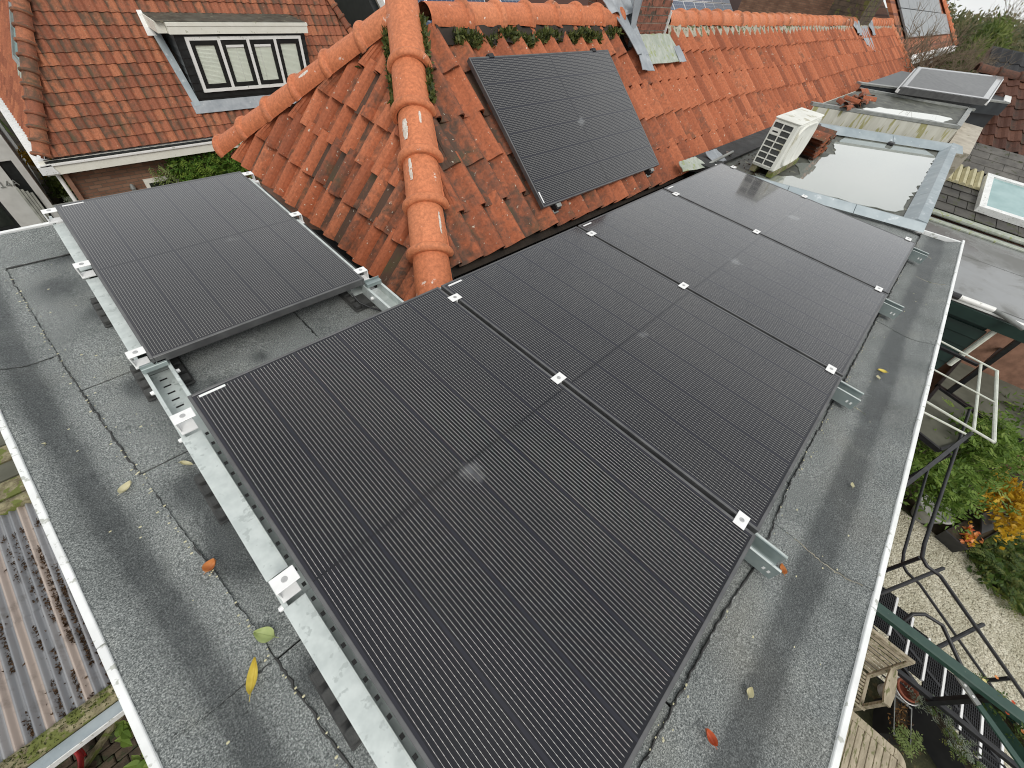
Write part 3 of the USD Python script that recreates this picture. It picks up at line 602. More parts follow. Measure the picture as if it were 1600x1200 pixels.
def tile(add, org, ux, vy, nz, u, v, w, L, tint, th=.014, jit=(0, 0, 0), prof=TH, clamp=None, lift=.024, hs=1.0, ts=TS, pan=False):
    """One pantile: u along the course, v up the slope, its lower end lifted on the course below."""
    ju, jv, ja = jit
    P = []
    for (vv, ln) in ((0.0, lift), (L, 0.0)):
        row = []
        for t, h in zip(ts, prof):
            uu, v2 = (t - .5) * w, vv - L / 2
            a = uu * math.cos(ja) - v2 * math.sin(ja); b = uu * math.sin(ja) + v2 * math.cos(ja)
            U, W_ = u + w / 2 + a + ju, v + L / 2 + b + jv
            if clamp: U, W_ = clamp(U, W_)
            row.append((U, W_, h * hs + ln))
        P.append(row)
    f_ = [org + ux * a + vy * b + nz * c for a, b, c in P[0]]
    b_ = [org + ux * a + vy * b + nz * c for a, b, c in P[1]]
    fb = [p - nz * th for p in f_]
    n = len(ts); r, d = tint
    vv = np.array(f_ + b_ + fb + [b_[-1] - nz * th])
    C = np.zeros((len(vv), 3)); tr = np.array([max(0, 1 - abs(t - .13) / .36) for t in ts])
    tr = np.array([1.0 if t < .5 else max(0, 1 - (t - .5) / .08) for t in ts]) * .95 if pan else tr
    C[:, 0] = r; C[:n, 1] = C[n:2 * n, 1] = C[2 * n:3 * n, 1] = ts
    C[:n, 2] = d + .40 * tr; C[n:2 * n, 2] = d + .52 * tr; C[2 * n:3 * n, 2] = d + .25; C[-1, 2] = d + .2
    F = []
    for i in range(n - 1):
        F += [(i, i + 1, n + i + 1), (i, n + i + 1, n + i), (2 * n + i, 2 * n + i + 1, i + 1), (2 * n + i, i + 1, i)]
    F += [(n - 1, 3 * n - 1, 3 * n), (n - 1, 3 * n, 2 * n - 1)]
    add(vv, np.array(F), C)


PI_ = 0.6601
EAVE = V(0, 2.08, -.13)
UX, VY, NZ = V(1, 0, 0), V(0, math.cos(PI_), math.sin(PI_)), V(0, -math.sin(PI_), math.cos(PI_))
HB, HT = V(1.45, 2.08, -.13), V(2.2, 3.37, .86)          # foot and top of the near hip
HB2 = V(1.27, 4.98, -.37)
SL = 1.633                                               # eave to ridge on the slope
m = MB()                                                 # boarding under the tiles
e = -NZ * .03
m.hull([p + e * s_ for s_ in (1, 1.6) for p in (HB - VY * .02, HT, V(18.8, 3.37, .86), V(19.85, 2.08, -.13) - VY * .02)])
MAIN = obj('roof_slope', m, UNDER, HOUSE)
m = MB(); m.slab([HT - V(0, -.02, .03), V(18.8, 3.39, .83), V(19.9, 4.7, -.15), HB2 + V(.2, 0, .1)], -.03)
obj('roof_slope', m, UNDER, HOUSE, label='rear tiled slope facing away')
hip_u = lambda v: HB[0] + (HT[0] - HB[0]) * v / SL
ver_u = lambda v: 19.85 + (18.75 - 19.85) * v / SL
CW, CE = 0.1975, 0.3135
chim = [(4.62, 5.60, 1.14, 2.0), (14.4, 15.95, 1.42, 2.0)]     # u0, u1, v0, v1 of the lead around the chimneys
tiles = []
trng = random.Random(5)
for c in range(5):
    v0 = 0.03 + c * CE - .02
    L = CE + .07 if c < 4 else SL - v0 - .05
    k = 0
    while True:
        u = 1.0 + k * CW + (0.03 if c % 2 else 0)
        k += 1
        um, vm = u + CW / 2, v0 + .15
        if um > ver_u(vm) - .02: break
        if u + CW * 1.04 < hip_u(v0) + .02: continue
        if any(a < um < b and d_ < vm < e_ for a, b, d_, e_ in chim): continue
        sag = -.02 * math.exp(-((um - 9.5) / 1.6) ** 2) + .012 * math.sin(um * .9 + c)
        near = max(0, 1 - (um - 1.4) / 4.5)
        d = trng.uniform(0.05, .32) + near * trng.choice([.10, .26, .42, .55, .66]) * (1.0 if c < 4 else .7)
        if um > 5: d = d * .5 + trng.choice([0, 0, 0, 0, .3])
        tiles.append((u, v0, L, (trng.random() * (1 - .55 * near), d), (trng.uniform(-.005, .005), trng.uniform(-.008, .008) + sag, trng.uniform(-.022, .022)), c))
org = EAVE


def main_tile(add, t, ts=TS, prof=TH):
    u, v0, L, tint, jit, c = t
    tile(add, org, UX, VY, NZ, u, v0, CW * 1.06, L, tint, jit=jit, hs=1.2, ts=ts, prof=prof, clamp=lambda U, W_: (min(max(U, hip_u(W_) + .0), ver_u(W_)), W_))


# hip end, seen from the flat roof on the left
HA = unit(V(HT[0] - HB[0], 0, HT[2] - HB[2])); HU = V(0, -1, 0); HN = np.cross(HU, HA); HN = HN if HN[0] < 0 else -HN
HORG = V(HB[0], 0, HB[2]); HL = np.linalg.norm(V(HT[0] - HB[0], HT[2] - HB[2]))
ya = lambda v: HB[1] + (HT[1] - HB[1]) * v / HL                       # near hip: y at height v
yb = lambda v: HT[1] + (HB2[1] - HT[1]) * (HL - v) / (HL + .30)       # far hip
m = MB(); hp = lambda y, v: HORG + HA * v + V(0, y, 0)
m.hull([hp(y, v) - HN * q for q in (.03, .05) for y, v in ((ya(-.22) + .06, -.22), (HT[1], HL), (yb(-.22) - .35, -.22))])
HIP = obj('roof_slope', m, UNDER, HOUSE, label='small tiled hip end above the lone flat panel')
htiles = []
for c in range(5):
    v0 = -.265 + c * .287
    L = .287 + .06 if c < 4 else HL - v0 - .05
    k = 0
    while True:
        y = 5.3 - k * .197 - (.05 if c % 2 else 0); k += 1
        if y - .21 < ya(v0) - .02 - .2: break
        if y - .1 > yb(v0 + .05) or y < ya(v0 + .02): continue
        low = 1 - c / 5
        d = trng.uniform(.0, .2) + trng.choice([0, .05, .18, .42]) * (0.4 + low * .9)
        htiles.append((-y, v0, L, (trng.random(), d), (trng.uniform(-.005, .005), trng.uniform(-.008, .008), trng.uniform(-.025, .025)), c))


def hip_tile(add, t):
    u, v0, L, tint, jit, c = t
    tile(add, HORG, HU, HA, HN, u, v0, .197 * 1.06, L, tint, jit=jit, ts=TS2, prof=TH2, hs=1.0, lift=.03, pan=True, clamp=lambda U, W_: (max(min(U, -ya(W_) + .03), -yb(W_) - .03), W_))


for t in htiles:
    g = MB(); hip_tile(g.add, t); obj('roof_tile', g, TILE, HIP, colors=True)
tiles.sort(key=lambda t: np.linalg.norm(V(t[0], 2.6, .3) - EYE) + (0 if t[0] > 2.4 else -.5))
N1 = 300 - len(htiles)
for t in tiles[:N1]:
    g = MB(); main_tile(g.add, t); obj('roof_tile', g, TILE, MAIN, colors=True)
g = MB()
for t in tiles[N1:]: main_tile(g.add, t, TS[::2], TH[::2])
obj('far_roof_tiles', g, TILE, MAIN, colors=True, kind='stuff', label='many more clay tiles towards the far end of the roof')
print('tiles', len(htiles), len(tiles))


# half round caps: hip and ridge tiles with a thick collar at one end
def cap_tile(a, b, up, r, collar, seed, tint, flip=False, drop=.0):
    a, b = V(*a), V(*b); t = unit(b - a); s_ = unit(np.cross(t, up)); n = np.cross(s_, t)
    L = np.linalg.norm(b - a); A = np.sort(np.r_[np.linspace(-.12, math.pi + .12, 17), math.pi / 2 - .07, math.pi / 2 + .07])
    prof = [(-.012, r * 1.08), (-.010, r * 1.16), (.002, r * 1.23), (.016, r * 1.26), (.030, r * 1.23), (.041, r * 1.13), (.044, r * 1.01), (.052, r * .99), (L * .5, r * .975), (L, r * .95), (L + .03, r * .93)]
    if not collar: prof = [(0, r), (.01, r * 1.01), (L * .5, r * .99), (L + .03, r * .95)]
    P = []
    for h, rr in prof:
        row = []
        for an in A:
            k = 1 + .05 * math.exp(-((an - math.pi / 2) / .07) ** 2) * (.05 < h < L)      # little seam along the crown
            row.append(a + t * h + (s_ * math.cos(an) + n * math.sin(an)) * rr * k)
        P.append(row)
    P = np.array(P); C = np.zeros(P.shape); C[..., 0] = tint[0]; C[..., 2] = tint[1]; C[3:6, :, 2] += .22
    g = MB(); g.grid(P, C, flip=True)
    th = .016
    inner = np.array([[a + t * h + (s_ * math.cos(an) + n * math.sin(an)) * (rr - th) for an in A] for h, rr in (prof[0], (L, r * .96))])
    g.grid(inner, np.broadcast_to([tint[0], .2, .7], inner.shape))
    g.grid(np.stack([P[0], inner[0]]), np.broadcast_to([tint[0], .5, .35], (2, 19, 3)))
    for j in (0, -1):
        g.grid(np.stack([[P[0][j], P[-1][j]], [inner[0][j], inner[1][j]]]), (tint[0], .5, .4))
    return g


hipt = lambda t, h=.035: HB + V(-.055, 0, 0) + (HT - HB + V(.03, 0, 0)) * t + unit(V(-.55, -.3, .75)) * h
hd = [-.115, .08, .255, .43, .61, .795, 1.05]
HUP = unit(V(-.62, -.36, .70))
for i in range(6):
    jj = trng.uniform(-.01, .01)
    g = cap_tile(hipt(hd[i]) + V(jj, -jj, 0), hipt(hd[i + 1]) + V(jj, 0, 0), HUP, .118, True, i, (trng.uniform(.3, .9), trng.uniform(0, .18)))
    obj('hip_tile', g, CAP, HOUSE, colors=True, smooth=True)
h2 = lambda t: HB2 + V(-.06, .1, -.08) + (HT - HB2 - V(-.06, .1, -.08)) * t + V(-.02, .015, .05)
for i in range(6):
    g = cap_tile(h2(.07 + i / 6.4), h2(.07 + (i + 1) / 6.4), unit(V(-.5, .4, .75)), .098, True, i, (trng.uniform(.3, .9), trng.uniform(.05, .25)))
    obj('hip_tile', g, CAP, HOUSE, colors=True, smooth=True)
x = 2.36
while x < 18.6:
    L = .335
    if not (4.5 < x < 5.62 or 14.2 < x < 16.0):
        far = x > 13
        g = cap_tile((x + L, 3.37, .885 + .008 * math.sin(x * 2.1)), (x, 3.37, .89 + .008 * math.sin(x * 2.1 + .7)), (0, 0, 1), .105, True, 0, (trng.uniform(.2, .9), trng.uniform(.02, .35) + (.25 if far and x < 14.4 else 0)))
        obj('ridge_tile', g, CAP, HOUSE, colors=True, smooth=True)
    x += L
for i in range(7):                                                        # caps down the far verge
    a = V(19.87, 2.05, -.13) + (V(18.75, 3.37, .90) - V(19.87, 2.05, -.13)) * i / 7; b = V(19.87, 2.05, -.13) + (V(18.75, 3.37, .90) - V(19.87, 2.05, -.13)) * (i + 1) / 7
    obj('hip_tile', cap_tile(a, b, (.5, -.4, .75), .09, True, 0, (trng.random(), .4)), CAP, HOUSE, colors=True, smooth=True)
# old splashes of white cement on the caps
def splash(a, b, up, r, t0, t1, a0, a1, seed):
    rr = np.random.RandomState(seed); a, b = V(*a), V(*b); t = unit(b - a); s_ = unit(np.cross(t, up)); n = np.cross(s_, t); L = np.linalg.norm(b - a)
    N = 22; mid, hw = (a0 + a1) / 2, (a1 - a0) / 2; P = []
    for i in range(N):
        f = i / (N - 1); w = hw * math.sin(math.pi * (.04 + .92 * f)) ** .3
        lo, hi = mid - w * rr.uniform(.7, 1.05), mid + w * rr.uniform(.7, 1.05); h = (t0 + (t1 - t0) * f) * L
        k = .99 - .04 * (h / L)
        P.append([a + t * h + (s_ * math.cos(q) + n * math.sin(q)) * r * k * (1.012 + (.0 if 0 < j < 6 else -.010)) for j, q in enumerate(np.linspace(lo, hi, 7))])
    g = MB(); g.grid(P, flip=True); obj('cement_splash', g, SPLASH, HOUSE, smooth=True)
SPLASH = weathered('white_cement', (0.52, 0.45, 0.38), (0.72, 0.68, 0.62), 40, rough=0.9, bump=0.5, bscale=90, spots=((0.50, 0.20, 0.10), 60, 0.60))
for i, t0, t1, a0, a1, sd_ in ((3, .30, .72, 1.72, 2.12, 1), (3, .25, .52, .80, 1.0, 2), (3, .60, .85, .92, 1.08, 3), (2, .45, .9, 1.75, 2.0, 4), (4, .22, .62, 1.95, 2.2, 5), (1, .35, .8, .45, .62, 6)):
    splash(hipt(hd[i]), hipt(hd[i + 1]), HUP, .118, t0, t1, a0, a1, sd_)
for i, t0, t1, a0, a1, sd_ in ((3, .25, .8, 1.5, 1.95, 8), (3, .3, .6, .9, 1.2, 9)):
    splash(h2(.07 + i / 6.4), h2(.07 + (i + 1) / 6.4), unit(V(-.5, .4, .75)), .098, t0, t1, a0, a1, sd_)
# mortar bed under the ridge and hip, with moss
for x0, x1 in ((2.35, 4.55), (5.62, 18.7)):
    g = MB(); xs = np.linspace(x0, x1, int((x1 - x0) * 14))
    P = [[(x, 3.37 - s_ + .010 * math.sin(37 * x) + .008 * math.sin(91 * x), z + .012 * math.sin(53 * x + s_ * 90)) for x in xs] for s_, z in ((.02, .89), (.10, .875), (.135, .845), (.17, .79))]
    g.grid(P, flip=True); obj('mortar_bed', g, UNDER if x0 < 3 else MORTAR, HOUSE, smooth=True)
for s_ in (1, -1):
    g = MB(); sd = unit(np.cross(HT - HB, HUP)) * s_
    P = [[hipt(t, .0) + sd * (w + .010 * math.sin(61 * t) + .006 * math.sin(133 * t)) + HUP * z for t in np.linspace(-.03, .99, 50)] for w, z in ((.06, .045), (.100, .012), (.104, -.05))]
    g.grid(P, flip=(s_ > 0)); obj('mortar_bed', g, UNDER, HOUSE, smooth=True)


def moss(name, pts, spread, n, size, parent, mt=L_MOSS, up=(0, 0, 1), label=None):
    g = MB(); r = np.random.RandomState(len(pts) + n)
    pts = np.asarray(pts, float)
    for k in range(n):
        p = pts[r.randint(len(pts))] + r.uniform(-1, 1, 3) * spread
        d = unit(r.normal(size=3) + np.asarray(up) * 1.2); s_ = size * r.uniform(.5, 1.4); q = unit(np.cross(d, r.normal(size=3))) * s_ * .3
        c = (r.uniform(0, 1), 0, 0)
        g.add([p - q, p + q, p + d * s_ + q * .3, p + d * s_ * .9 - q * .3], [[0, 1, 2], [0, 2, 3]], c)
    return obj(name, g, mt, parent, colors=True, kind='stuff', label=label)


moss('moss', [(x, 3.22 + .02 * math.sin(9 * x), .80 + .02 * math.sin(13 * x)) for x in np.linspace(2.5, 4.55, 60)], V(.03, .035, .035), 5200, .034, HOUSE, label='moss and grass growing under the ridge tiles')
sd = unit(np.cross(HT - HB, HUP))
moss('moss', [hipt(t, .0) + sd * .125 * s_ + HUP * .02 for t in np.linspace(.66, 1.0, 30) for s_ in (-1, 1)], V(.02, .02, .025), 1500, .03, HOUSE, label='moss beside the top hip tiles')
moss('moss', [h2(t) + V(.03, -.10, -.04) for t in np.linspace(.7, .98, 20)], V(.02, .03, .03), 420, .03, HOUSE, label='moss under the top of the far hip')


# chimneys: courses of bricks with recessed joints, lead round the foot
def chimney(x0, x1, y0, y1, z0, z1, label, mt, bw=.20, bh=.062, simple=False):
    m = MB(); m.box((x0 + .008, y0 + .008, z0), (x1 - .008, y1 - .008, z1))
    ch = obj('chimney', m, JOINT_DARK if simple else JOINT, HOUSE, label=label)
    r = random.Random(3); z = z0; row = 0
    while z < z1 - .02:
        for face in (0, 1, 2):
            a, b = (x0, x1) if face == 0 else (y0, y1)
            n = max(2, round((b - a) / bw)); w = (b - a) / n
            off = (row % 2) * w / 2
            e = [a] + [a + off + i * w for i in range(0 if off else 1, n + 1) if a + .03 < a + off + i * w < b - .03] + [b]
            for i in range(len(e) - 1):
                q = r.uniform(-.003, .004); g = MB()
                p0, p1 = e[i] + .005, e[i + 1] - .005
                if face == 0: g.box((p0, y0 - q, z + .005), (p1, y0 + .03, z + bh - .005))
                elif face == 1: g.box((x0 - q, max(p0, y0 + .032), z + .005), (x0 + .03, p1, z + bh - .005))
                else: g.box((x1 - .03, max(p0, y0 + .032), z + .005), (x1 + q, p1, z + bh - .005))
                obj('brick', g, mt, ch)
        z += bh; row += 1
    return ch


ch1 = chimney(4.84, 5.47, 3.21, 3.85, .66, 1.62, 'red brick chimney between the ridge tiles', BRICK)
BRICK_D = weathered('mossy_brick', (0.055, 0.04, 0.028), (0.11, 0.075, 0.05), 10, rough=0.9, bump=0.5, bscale=50, spots=((0.10, 0.095, 0.025), 8, 0.54))
ch2 = chimney(14.55, 15.85, 3.28, 4.0, .7, 2.0, 'dark mossy brick chimney near the far end of the ridge', BRICK_D, bw=.24, bh=.085, simple=True)
on = lambda x, y: V(x, y, (y - 2.08) * math.tan(PI_) - .13)            # a point on the tiled slope
def lead(pts, th=.006, h=.05, mt=LEAD, label=None, amp=.008, n=14):
    """a sheet of lead between four corner points, dressed over what lies under it"""
    a, b, c, d = [np.asarray(p, float) for p in pts]
    P = np.zeros((n, n, 3))
    for i in range(n):
        for j in range(n):
            s_, t = i / (n - 1), j / (n - 1)
            p = a * (1 - s_) * (1 - t) + b * s_ * (1 - t) + c * s_ * t + d * (1 - s_) * t
            P[i, j] = p + NZ * (h + amp * math.sin(9 * s_ + 2 * t) * math.sin(5 * t + 2 * s_ + 1) + amp * 1.2 * math.sin(31 * s_) * t)
    g = MB(); g.grid(P); g.grid(P - NZ * th, flip=True)
    for row in (P[0], P[-1], P[:, 0], P[:, -1]): g.grid(np.stack([row, row - NZ * th]))
    return obj('lead_flashing', g, mt, HOUSE, smooth=40 if False else True, label=label)
lead([on(4.80, 2.97), on(5.56, 2.97), on(5.50, 3.215), on(4.82, 3.215)], h=.104, amp=.004, mt=LEAD_GREEN, label='stained lead apron below the brick chimney')
lead([on(4.62, 2.93), on(4.84, 2.91), on(4.86, 3.06), on(4.70, 3.08)], h=.112, amp=.004)
lead([on(5.44, 2.96), on(5.60, 2.96), on(5.60, 3.10), on(5.46, 3.10)], h=.112, amp=.004)
lead([on(4.66, 3.05), on(4.86, 3.04), on(4.86, 3.6), on(4.50, 3.6)], h=.112, amp=.014)
lead([on(4.50, 3.36) + V(0, 0, .02), on(4.82, 3.28) + V(0, 0, .1), on(4.84, 3.7) + V(0, 0, .12), on(4.40, 3.7)], h=.09, amp=.03)
g = MB(); g.hull([(4.832, y, z) for y, z in ((3.2, .78), (3.2, 1.1), (3.6, 1.3), (3.6, .95))] + [(4.826, y, z) for y, z in ((3.2, .78), (3.2, 1.1), (3.6, 1.3), (3.6, .95))]); obj('lead_flashing', g, LEAD, HOUSE)
g = MB(); g.hull([(x, 3.203, z) for x, z in ((4.80, .72), (4.86, .72), (4.80, 1.12), (4.66, 1.14))] + [(x, 3.197, z) for x, z in ((4.80, .72), (4.86, .72), (4.80, 1.12), (4.66, 1.14))]); obj('lead_flashing', g, LEAD, HOUSE)
g = MB(); g.hull([(x, y, z) for x in (5.475, 5.482) for y, z in ((3.19, .72), (3.19, 1.0), (3.6, 1.25), (3.6, 1.0))]); obj('lead_flashing', g, WHITE, HOUSE)
lead([on(14.9, 2.95), on(15.55, 2.8), on(15.7, 3.3), on(14.5, 3.3)], h=.07)
lead([on(14.2, 3.15), on(14.6, 3.1), on(14.7, 3.36), on(14.2, 3.36)], h=.10, amp=.02)
lead([on(15.7, 3.1), on(16.05, 3.1), on(16.1, 3.38), on(15.8, 3.38)], h=.10, amp=.02)
# eave pieces of lead at the far end of the flat roof
lead([V(4.45, 2.0, -.02), V(4.80, 1.90, 0), V(4.80, 2.06, .05), V(4.45, 2.08, .05)], h=.02, mt=LEAD_GREEN)
lead([V(4.95, 1.9, .0), V(5.15, 1.86, .02), V(5.25, 2.04, .06), V(5.0, 2.06, .06)], h=.02)

# ------------------------------------------------------------------ solar panels
PW, PL, TOP = 1.134, 1.722, 0.15


def panel_parts(path, W, L, pv, sticker=True):
    """Module lying with its near left corner at the origin, its glass face up; top of the frame at z = 0."""
    th, lip = .035, .011
    g = MB()
    for lo, hi in (((0, 0, -th), (lip, L, 0)), ((W - lip, 0, -th), (W, L, 0)), ((lip, 0, -th), (W - lip, lip, -.0003)), ((lip, L - lip, -th), (W - lip, L, -.0003))):
        g.box(lo, hi, bev=.0012)
    obj('frame', g, FRAME, path, world=False)
    g = MB(); z = -.0016
    n = 2
    g.add([(lip - .002, lip - .002, z), (W - lip + .002, lip - .002, z), (W - lip + .002, L - lip + .002, z), (lip - .002, L - lip + .002, z)], [[0, 1, 2], [0, 2, 3]], uv=[(lip, lip), (W - lip, lip), (W - lip, L - lip), (lip, L - lip)])
    obj('cell_glass', g, pv, path, uv=True, world=False)
    g = MB(); g.box((lip, lip, -.03), (W - lip, L - lip, -.006)); obj('back_sheet', g, SLOT, path, world=False)
    if sticker:
        g = MB(); g.box((.03, L - .030, z), (.118, L - .019, z + .0007)); obj('label_sticker', g, STICKER, path, world=False)


PGRP = None
p1 = thing('solar_panel', 'nearest black solar panel, at the left end of the row', 'solar panel', (0, 0, TOP)); panel_parts(p1, PW, PL, PV)
for i, lab in ((1, 'second black solar panel of the row, beside the foot of the clay hip'), (2, 'third solar panel of the row, below the panel on the tiled roof'), (3, 'last solar panel of the row, nearest the flooded flat roof')):
    dup(p1, (i * 1.154, 0, TOP), lab)
p0 = thing('solar_panel', 'lone flat solar panel at the left, under the tiled hip end', 'solar panel', (-.034, 1.985, TOP)); panel_parts(p0, .912, 1.405, PV_SMALL)
pr_ = thing('solar_panel', 'solar panel lying on the red tiled slope beside the hip', 'solar panel')
stage.GetPrimAtPath(pr_).GetReferences().AddInternalReference(p1)
x_ = UsdGeom.Xform(stage.GetPrimAtPath(pr_)); x_.ClearXformOpOrder()
# the module on the slope lies on its long side: its own long axis runs along the eave
ax_l, ax_s = V(1, 0, 0), VY
_mm = np.eye(4); _mm[0, :3] = ax_s; _mm[1, :3] = -ax_l; _mm[2, :3] = NZ; _mm[3, :3] = V(2.463 + PL, 2.141, .0524 + .003)
x_.AddTransformOp(opSuffix='own').Set(Gf.Matrix4d(*_mm.ravel().tolist()))
stage.GetPrimAtPath(pr_).SetInstanceable(True)


def clamp(parent, x, y, side=0, z=TOP, w=.062, d=.042):
    """end or middle clamp: a folded plate, a block below it, a bolt"""
    g = MB()
    g.box((x - w / 2, y - d / 2, z + .001), (x + w / 2, y + d / 2, z + .0055), bev=.0012)
    if side:
        xs = x - w / 2 if side < 0 else x + w / 2
        g.box((xs, y - d / 2, z - .04), (xs - side * .004, y + d / 2, z + .001))
        g.box((xs, y - d / 2 - .012, z - .045), (xs - side * .05, y + d / 2 - .004, z - .041))
    else:
        g.box((x - .006, y - d / 2 + .004, z - .045), (x + .006, y + d / 2 - .004, z + .0008))
    c = obj('clamp', g, ALU, parent)
    g = MB(); g.lathe([(.0, .0065), (.0045, .0065), (.0075, .0072), (.0085, .0068), (.009, .005)][::-1], (x, y, z), n=14); obj('bolt', g, STEEL, c)


def channel(g, x0, x1, y0, y1, z0, z1, t=.0025, lip=.012):
    """a U profile open at the top with lips turned inward"""
    g.box((x0, y0, z0), (x1, y1, z0 + t)); g.box((x0, y0, z0 + t), (x0 + t, y1, z1)); g.box((x1 - t, y0, z0 + t), (x1, y1, z1))
    g.box((x0 + t, y0, z1 - t), (x0 + lip, y1, z1)); g.box((x1 - lip, y0, z1 - t), (x1 - t, y1, z1))


def foot(parent, x, y, w=.15, l=.22):
    g = MB(); g.box((x - w / 2, y - l / 2, .004), (x + w / 2, y + l / 2, .014), bev=.003)
    for i in range(4):
        yy = y - l / 2 + l * (i + .5) / 4
        g.box((x - w / 2 + .006, yy - .020, .014), (x - w / 2 + .036, yy + .018, .036), bev=.004)
        g.box((x + w / 2 - .036, yy - .020, .014), (x + w / 2 - .006, yy + .018, .036), bev=.004)
    g.box((x - .04, y - l / 2, .014), (x + .04, y + l / 2, .034))
    obj('rubber_foot', g, RUBBER, parent)


# rails in the gaps of the row
where = ('between the first and second panel of the row', 'between the second and third panel of the row', 'between the third and last panel of the row', 'under the far edge of the last panel of the row')
for i in range(4):
    xc = (i + 1) * 1.154 - .010 + (0 if i < 3 else -.005)
    r = thing('mounting_rail', 'galvanised rail ' + where[i], 'mounting rail', (xc, -.125, 0))
    g = MB(); channel(g, xc - .036, xc + .040, -.125, 1.76, .036, .104); obj('profile', g, GALV_DARK, r)
    g = MB(); g.box((xc - .016, -.112, .0388), (xc + .02, -.004, .052)); obj('inner_channel', g, GALV, r)
    g = MB(); g.box((xc - .0364, -.124, .1042), (xc - .028, 1.755, .1052)); g.box((xc + .032, -.124, .1042), (xc + .0404, 1.755, .1052)); obj('flange', g, GALV, r)
    for k, yy in enumerate((-.108, -.090)):
        g = MB(); g.box((xc - .0368, yy, .060), (xc - .0359, yy + .008, .074)); obj('stamped_mark', g, ALU, r)
    for y in (1.60, .912, .062): clamp(r, xc + (0 if i < 3 else .004), y, 0 if i < 3 else 1)
    for y in (.25, .95, 1.5): foot(r, xc, y)
# long rail on the left edge, under the first panel and the lone one
r = thing('mounting_rail', 'long galvanised mounting rail along the left edge of the first and the lone panel', 'mounting rail', (-.05, .2, 0))
for y0, y1 in ((-.10, 2.03), (2.035, 3.40)):
    g = MB(); channel(g, -.080, .012, y0, y1, .036, .098); obj('profile', g, GALV, r)
for y0, y1 in ((-.09, .867), (.965, 1.592), (2.095, 2.715), (2.80, 3.29)):
    g = MB(); g.hull([(x, y, z) for x in (-.082, -.020) for y in (y0, y1) for z in (.099, .1025)] + [(-.024, y0 + .01, .103), (-.024, y1 - .01, .103), (-.079, y0 + .004, .103), (-.079, y1 - .004, .103)]); obj('cover_strip', g, GALV, r)
g = MB()
for y in np.arange(-.05, 3.3, .052):
    if 1.60 < y < 2.0: continue
    g.box((-.0165, y, .0986), (-.006, y + .012, .1001))
for y in np.arange(1.72, 2.0, .043): g.box((-.052, y, .0386), (-.026, y + .007, .0398))
obj('slot', g, SLOT, r, kind='stuff', label='row of punched slots')
for y in (1.638, .915): clamp(r, -.040, y, -1, w=.066, d=.046)
for y in (2.045, 2.757, 3.33): clamp(r, -.060, y, -1, w=.058, d=.042)
g = MB(); g.box((-.078, 1.975, .10), (.008, 2.005, .122), bev=.002); g.box((-.078, 1.985, .098), (.008, 1.99, .128)); br = obj('splice_bracket', g, GALV_DARK, r)
g = MB(); g.lathe([(0, .006), (.005, .006), (.006, .0)], (-.036, 1.984, .112), axis=(0, -1, 0), n=12); obj('bolt', g, SLOT, br)
for y in (1.90, 1.625, .90): 
    g = MB(); g.lathe([(0, .012), (.007, .012), (.009, 0)], (-.080, y - .02, .085), axis=(-1, 0, 0), n=10); obj('side_bolt', g, ALU, r)
g = MB(); g.lathe([(0, .012), (.007, .012), (.009, 0)], (.013, 1.955, .075), axis=(1, 0, 0), n=10); obj('side_bolt', g, ALU, r)
for y in (.60, 1.38, 2.04, 2.58): foot(r, -.036, y, w=.165)
# rail on the right edge of the lone panel
r = thing('mounting_rail', 'short galvanised rail on the right edge of the lone panel, beside the tiled hip end', 'mounting rail', (.91, 2, 0))
g = MB(); channel(g, .875, .965, 1.70, 2.02, .036, .098); obj('profile', g, GALV, r)
g = MB(); channel(g, .82, .900, 2.026, 3.40, .036, .098); obj('profile', g, GALV, r)
for y0, y1 in ((2.08, 2.69), (2.77, 3.30)):
    g = MB(); g.box((.881, y0, .136), (.896, y1, .1395), bev=.001); obj('cover_strip', g, GALV, r)
for y in (2.05, 2.723, 3.331): clamp(r, .900, y, 1, w=.056, d=.040)
g = MB(); g.box((.88, 1.965, .10), (.962, 1.99, .122), bev=.002); g.box((.88, 1.99, .098), (.962, 1.994, .13)); obj('splice_bracket', g, GALV_DARK, r)
g = MB(); g.lathe([(0, .012), (.007, .012), (.009, 0)], (.875, 1.92, .07), axis=(-1, 0, 0), n=10); obj('side_bolt', g, ALU, r)
for y in (2.05, 2.6, 3.2): foot(r, .86, y)
# cable between the panels
c = MB(); c.tube([(.80, 1.99, .09), (.815, 1.95, .05), (.85, 1.90, .03), (.89, 1.84, .03), (.94, 1.77, .05), (.95, 1.70, .09)], .0045, 8)
obj('cable', c, BLACKM, smooth=True, label='black cable hanging in a loop between the lone panel and the first panel', cat='cable')
c = MB(); c.tube([(5.45, 1.98, .02), (5.36, 1.90, .05), (5.25, 1.86, .10), (5.05, 1.88, .07), (4.86, 1.93, .01)], .014, 8)
obj('cable', c, GREYM, smooth=True, label='grey conduit coming from under the tiles beside the air conditioner', cat='cable')
# hooks of the panel on the tiles
for i, (u, v, lab) in enumerate(((.16, -.02, 'lower left'), (PL - .16, -.02, 'lower right'), (.22, PW + .005, 'upper left'), (PL - .22, PW + .005, 'upper right'))):
    o_ = V(2.463, 2.141, .0524) + UX * u + VY * v
    h = thing('roof_hook', f'black clamp hook at the {lab} corner of the panel on the tiled slope', 'roof hook', o_)
    g = MB(); g.obox(o_ - NZ * .03, UX, VY, NZ, (.045, .05, .05), bev=.004); obj('clamp_block', g, BLACKM, h)
    g = MB(); g.obox(o_ - NZ * .065 + VY * (-.02 if v < 0 else .02), UX, VY, NZ, (.06, .03, .03), bev=.003); g.obox(o_ + NZ * .004, UX, VY, NZ, (.05, .03, .008), bev=.002); obj('hook_plate', g, GREYM if v < 0 else BLACKM, h)

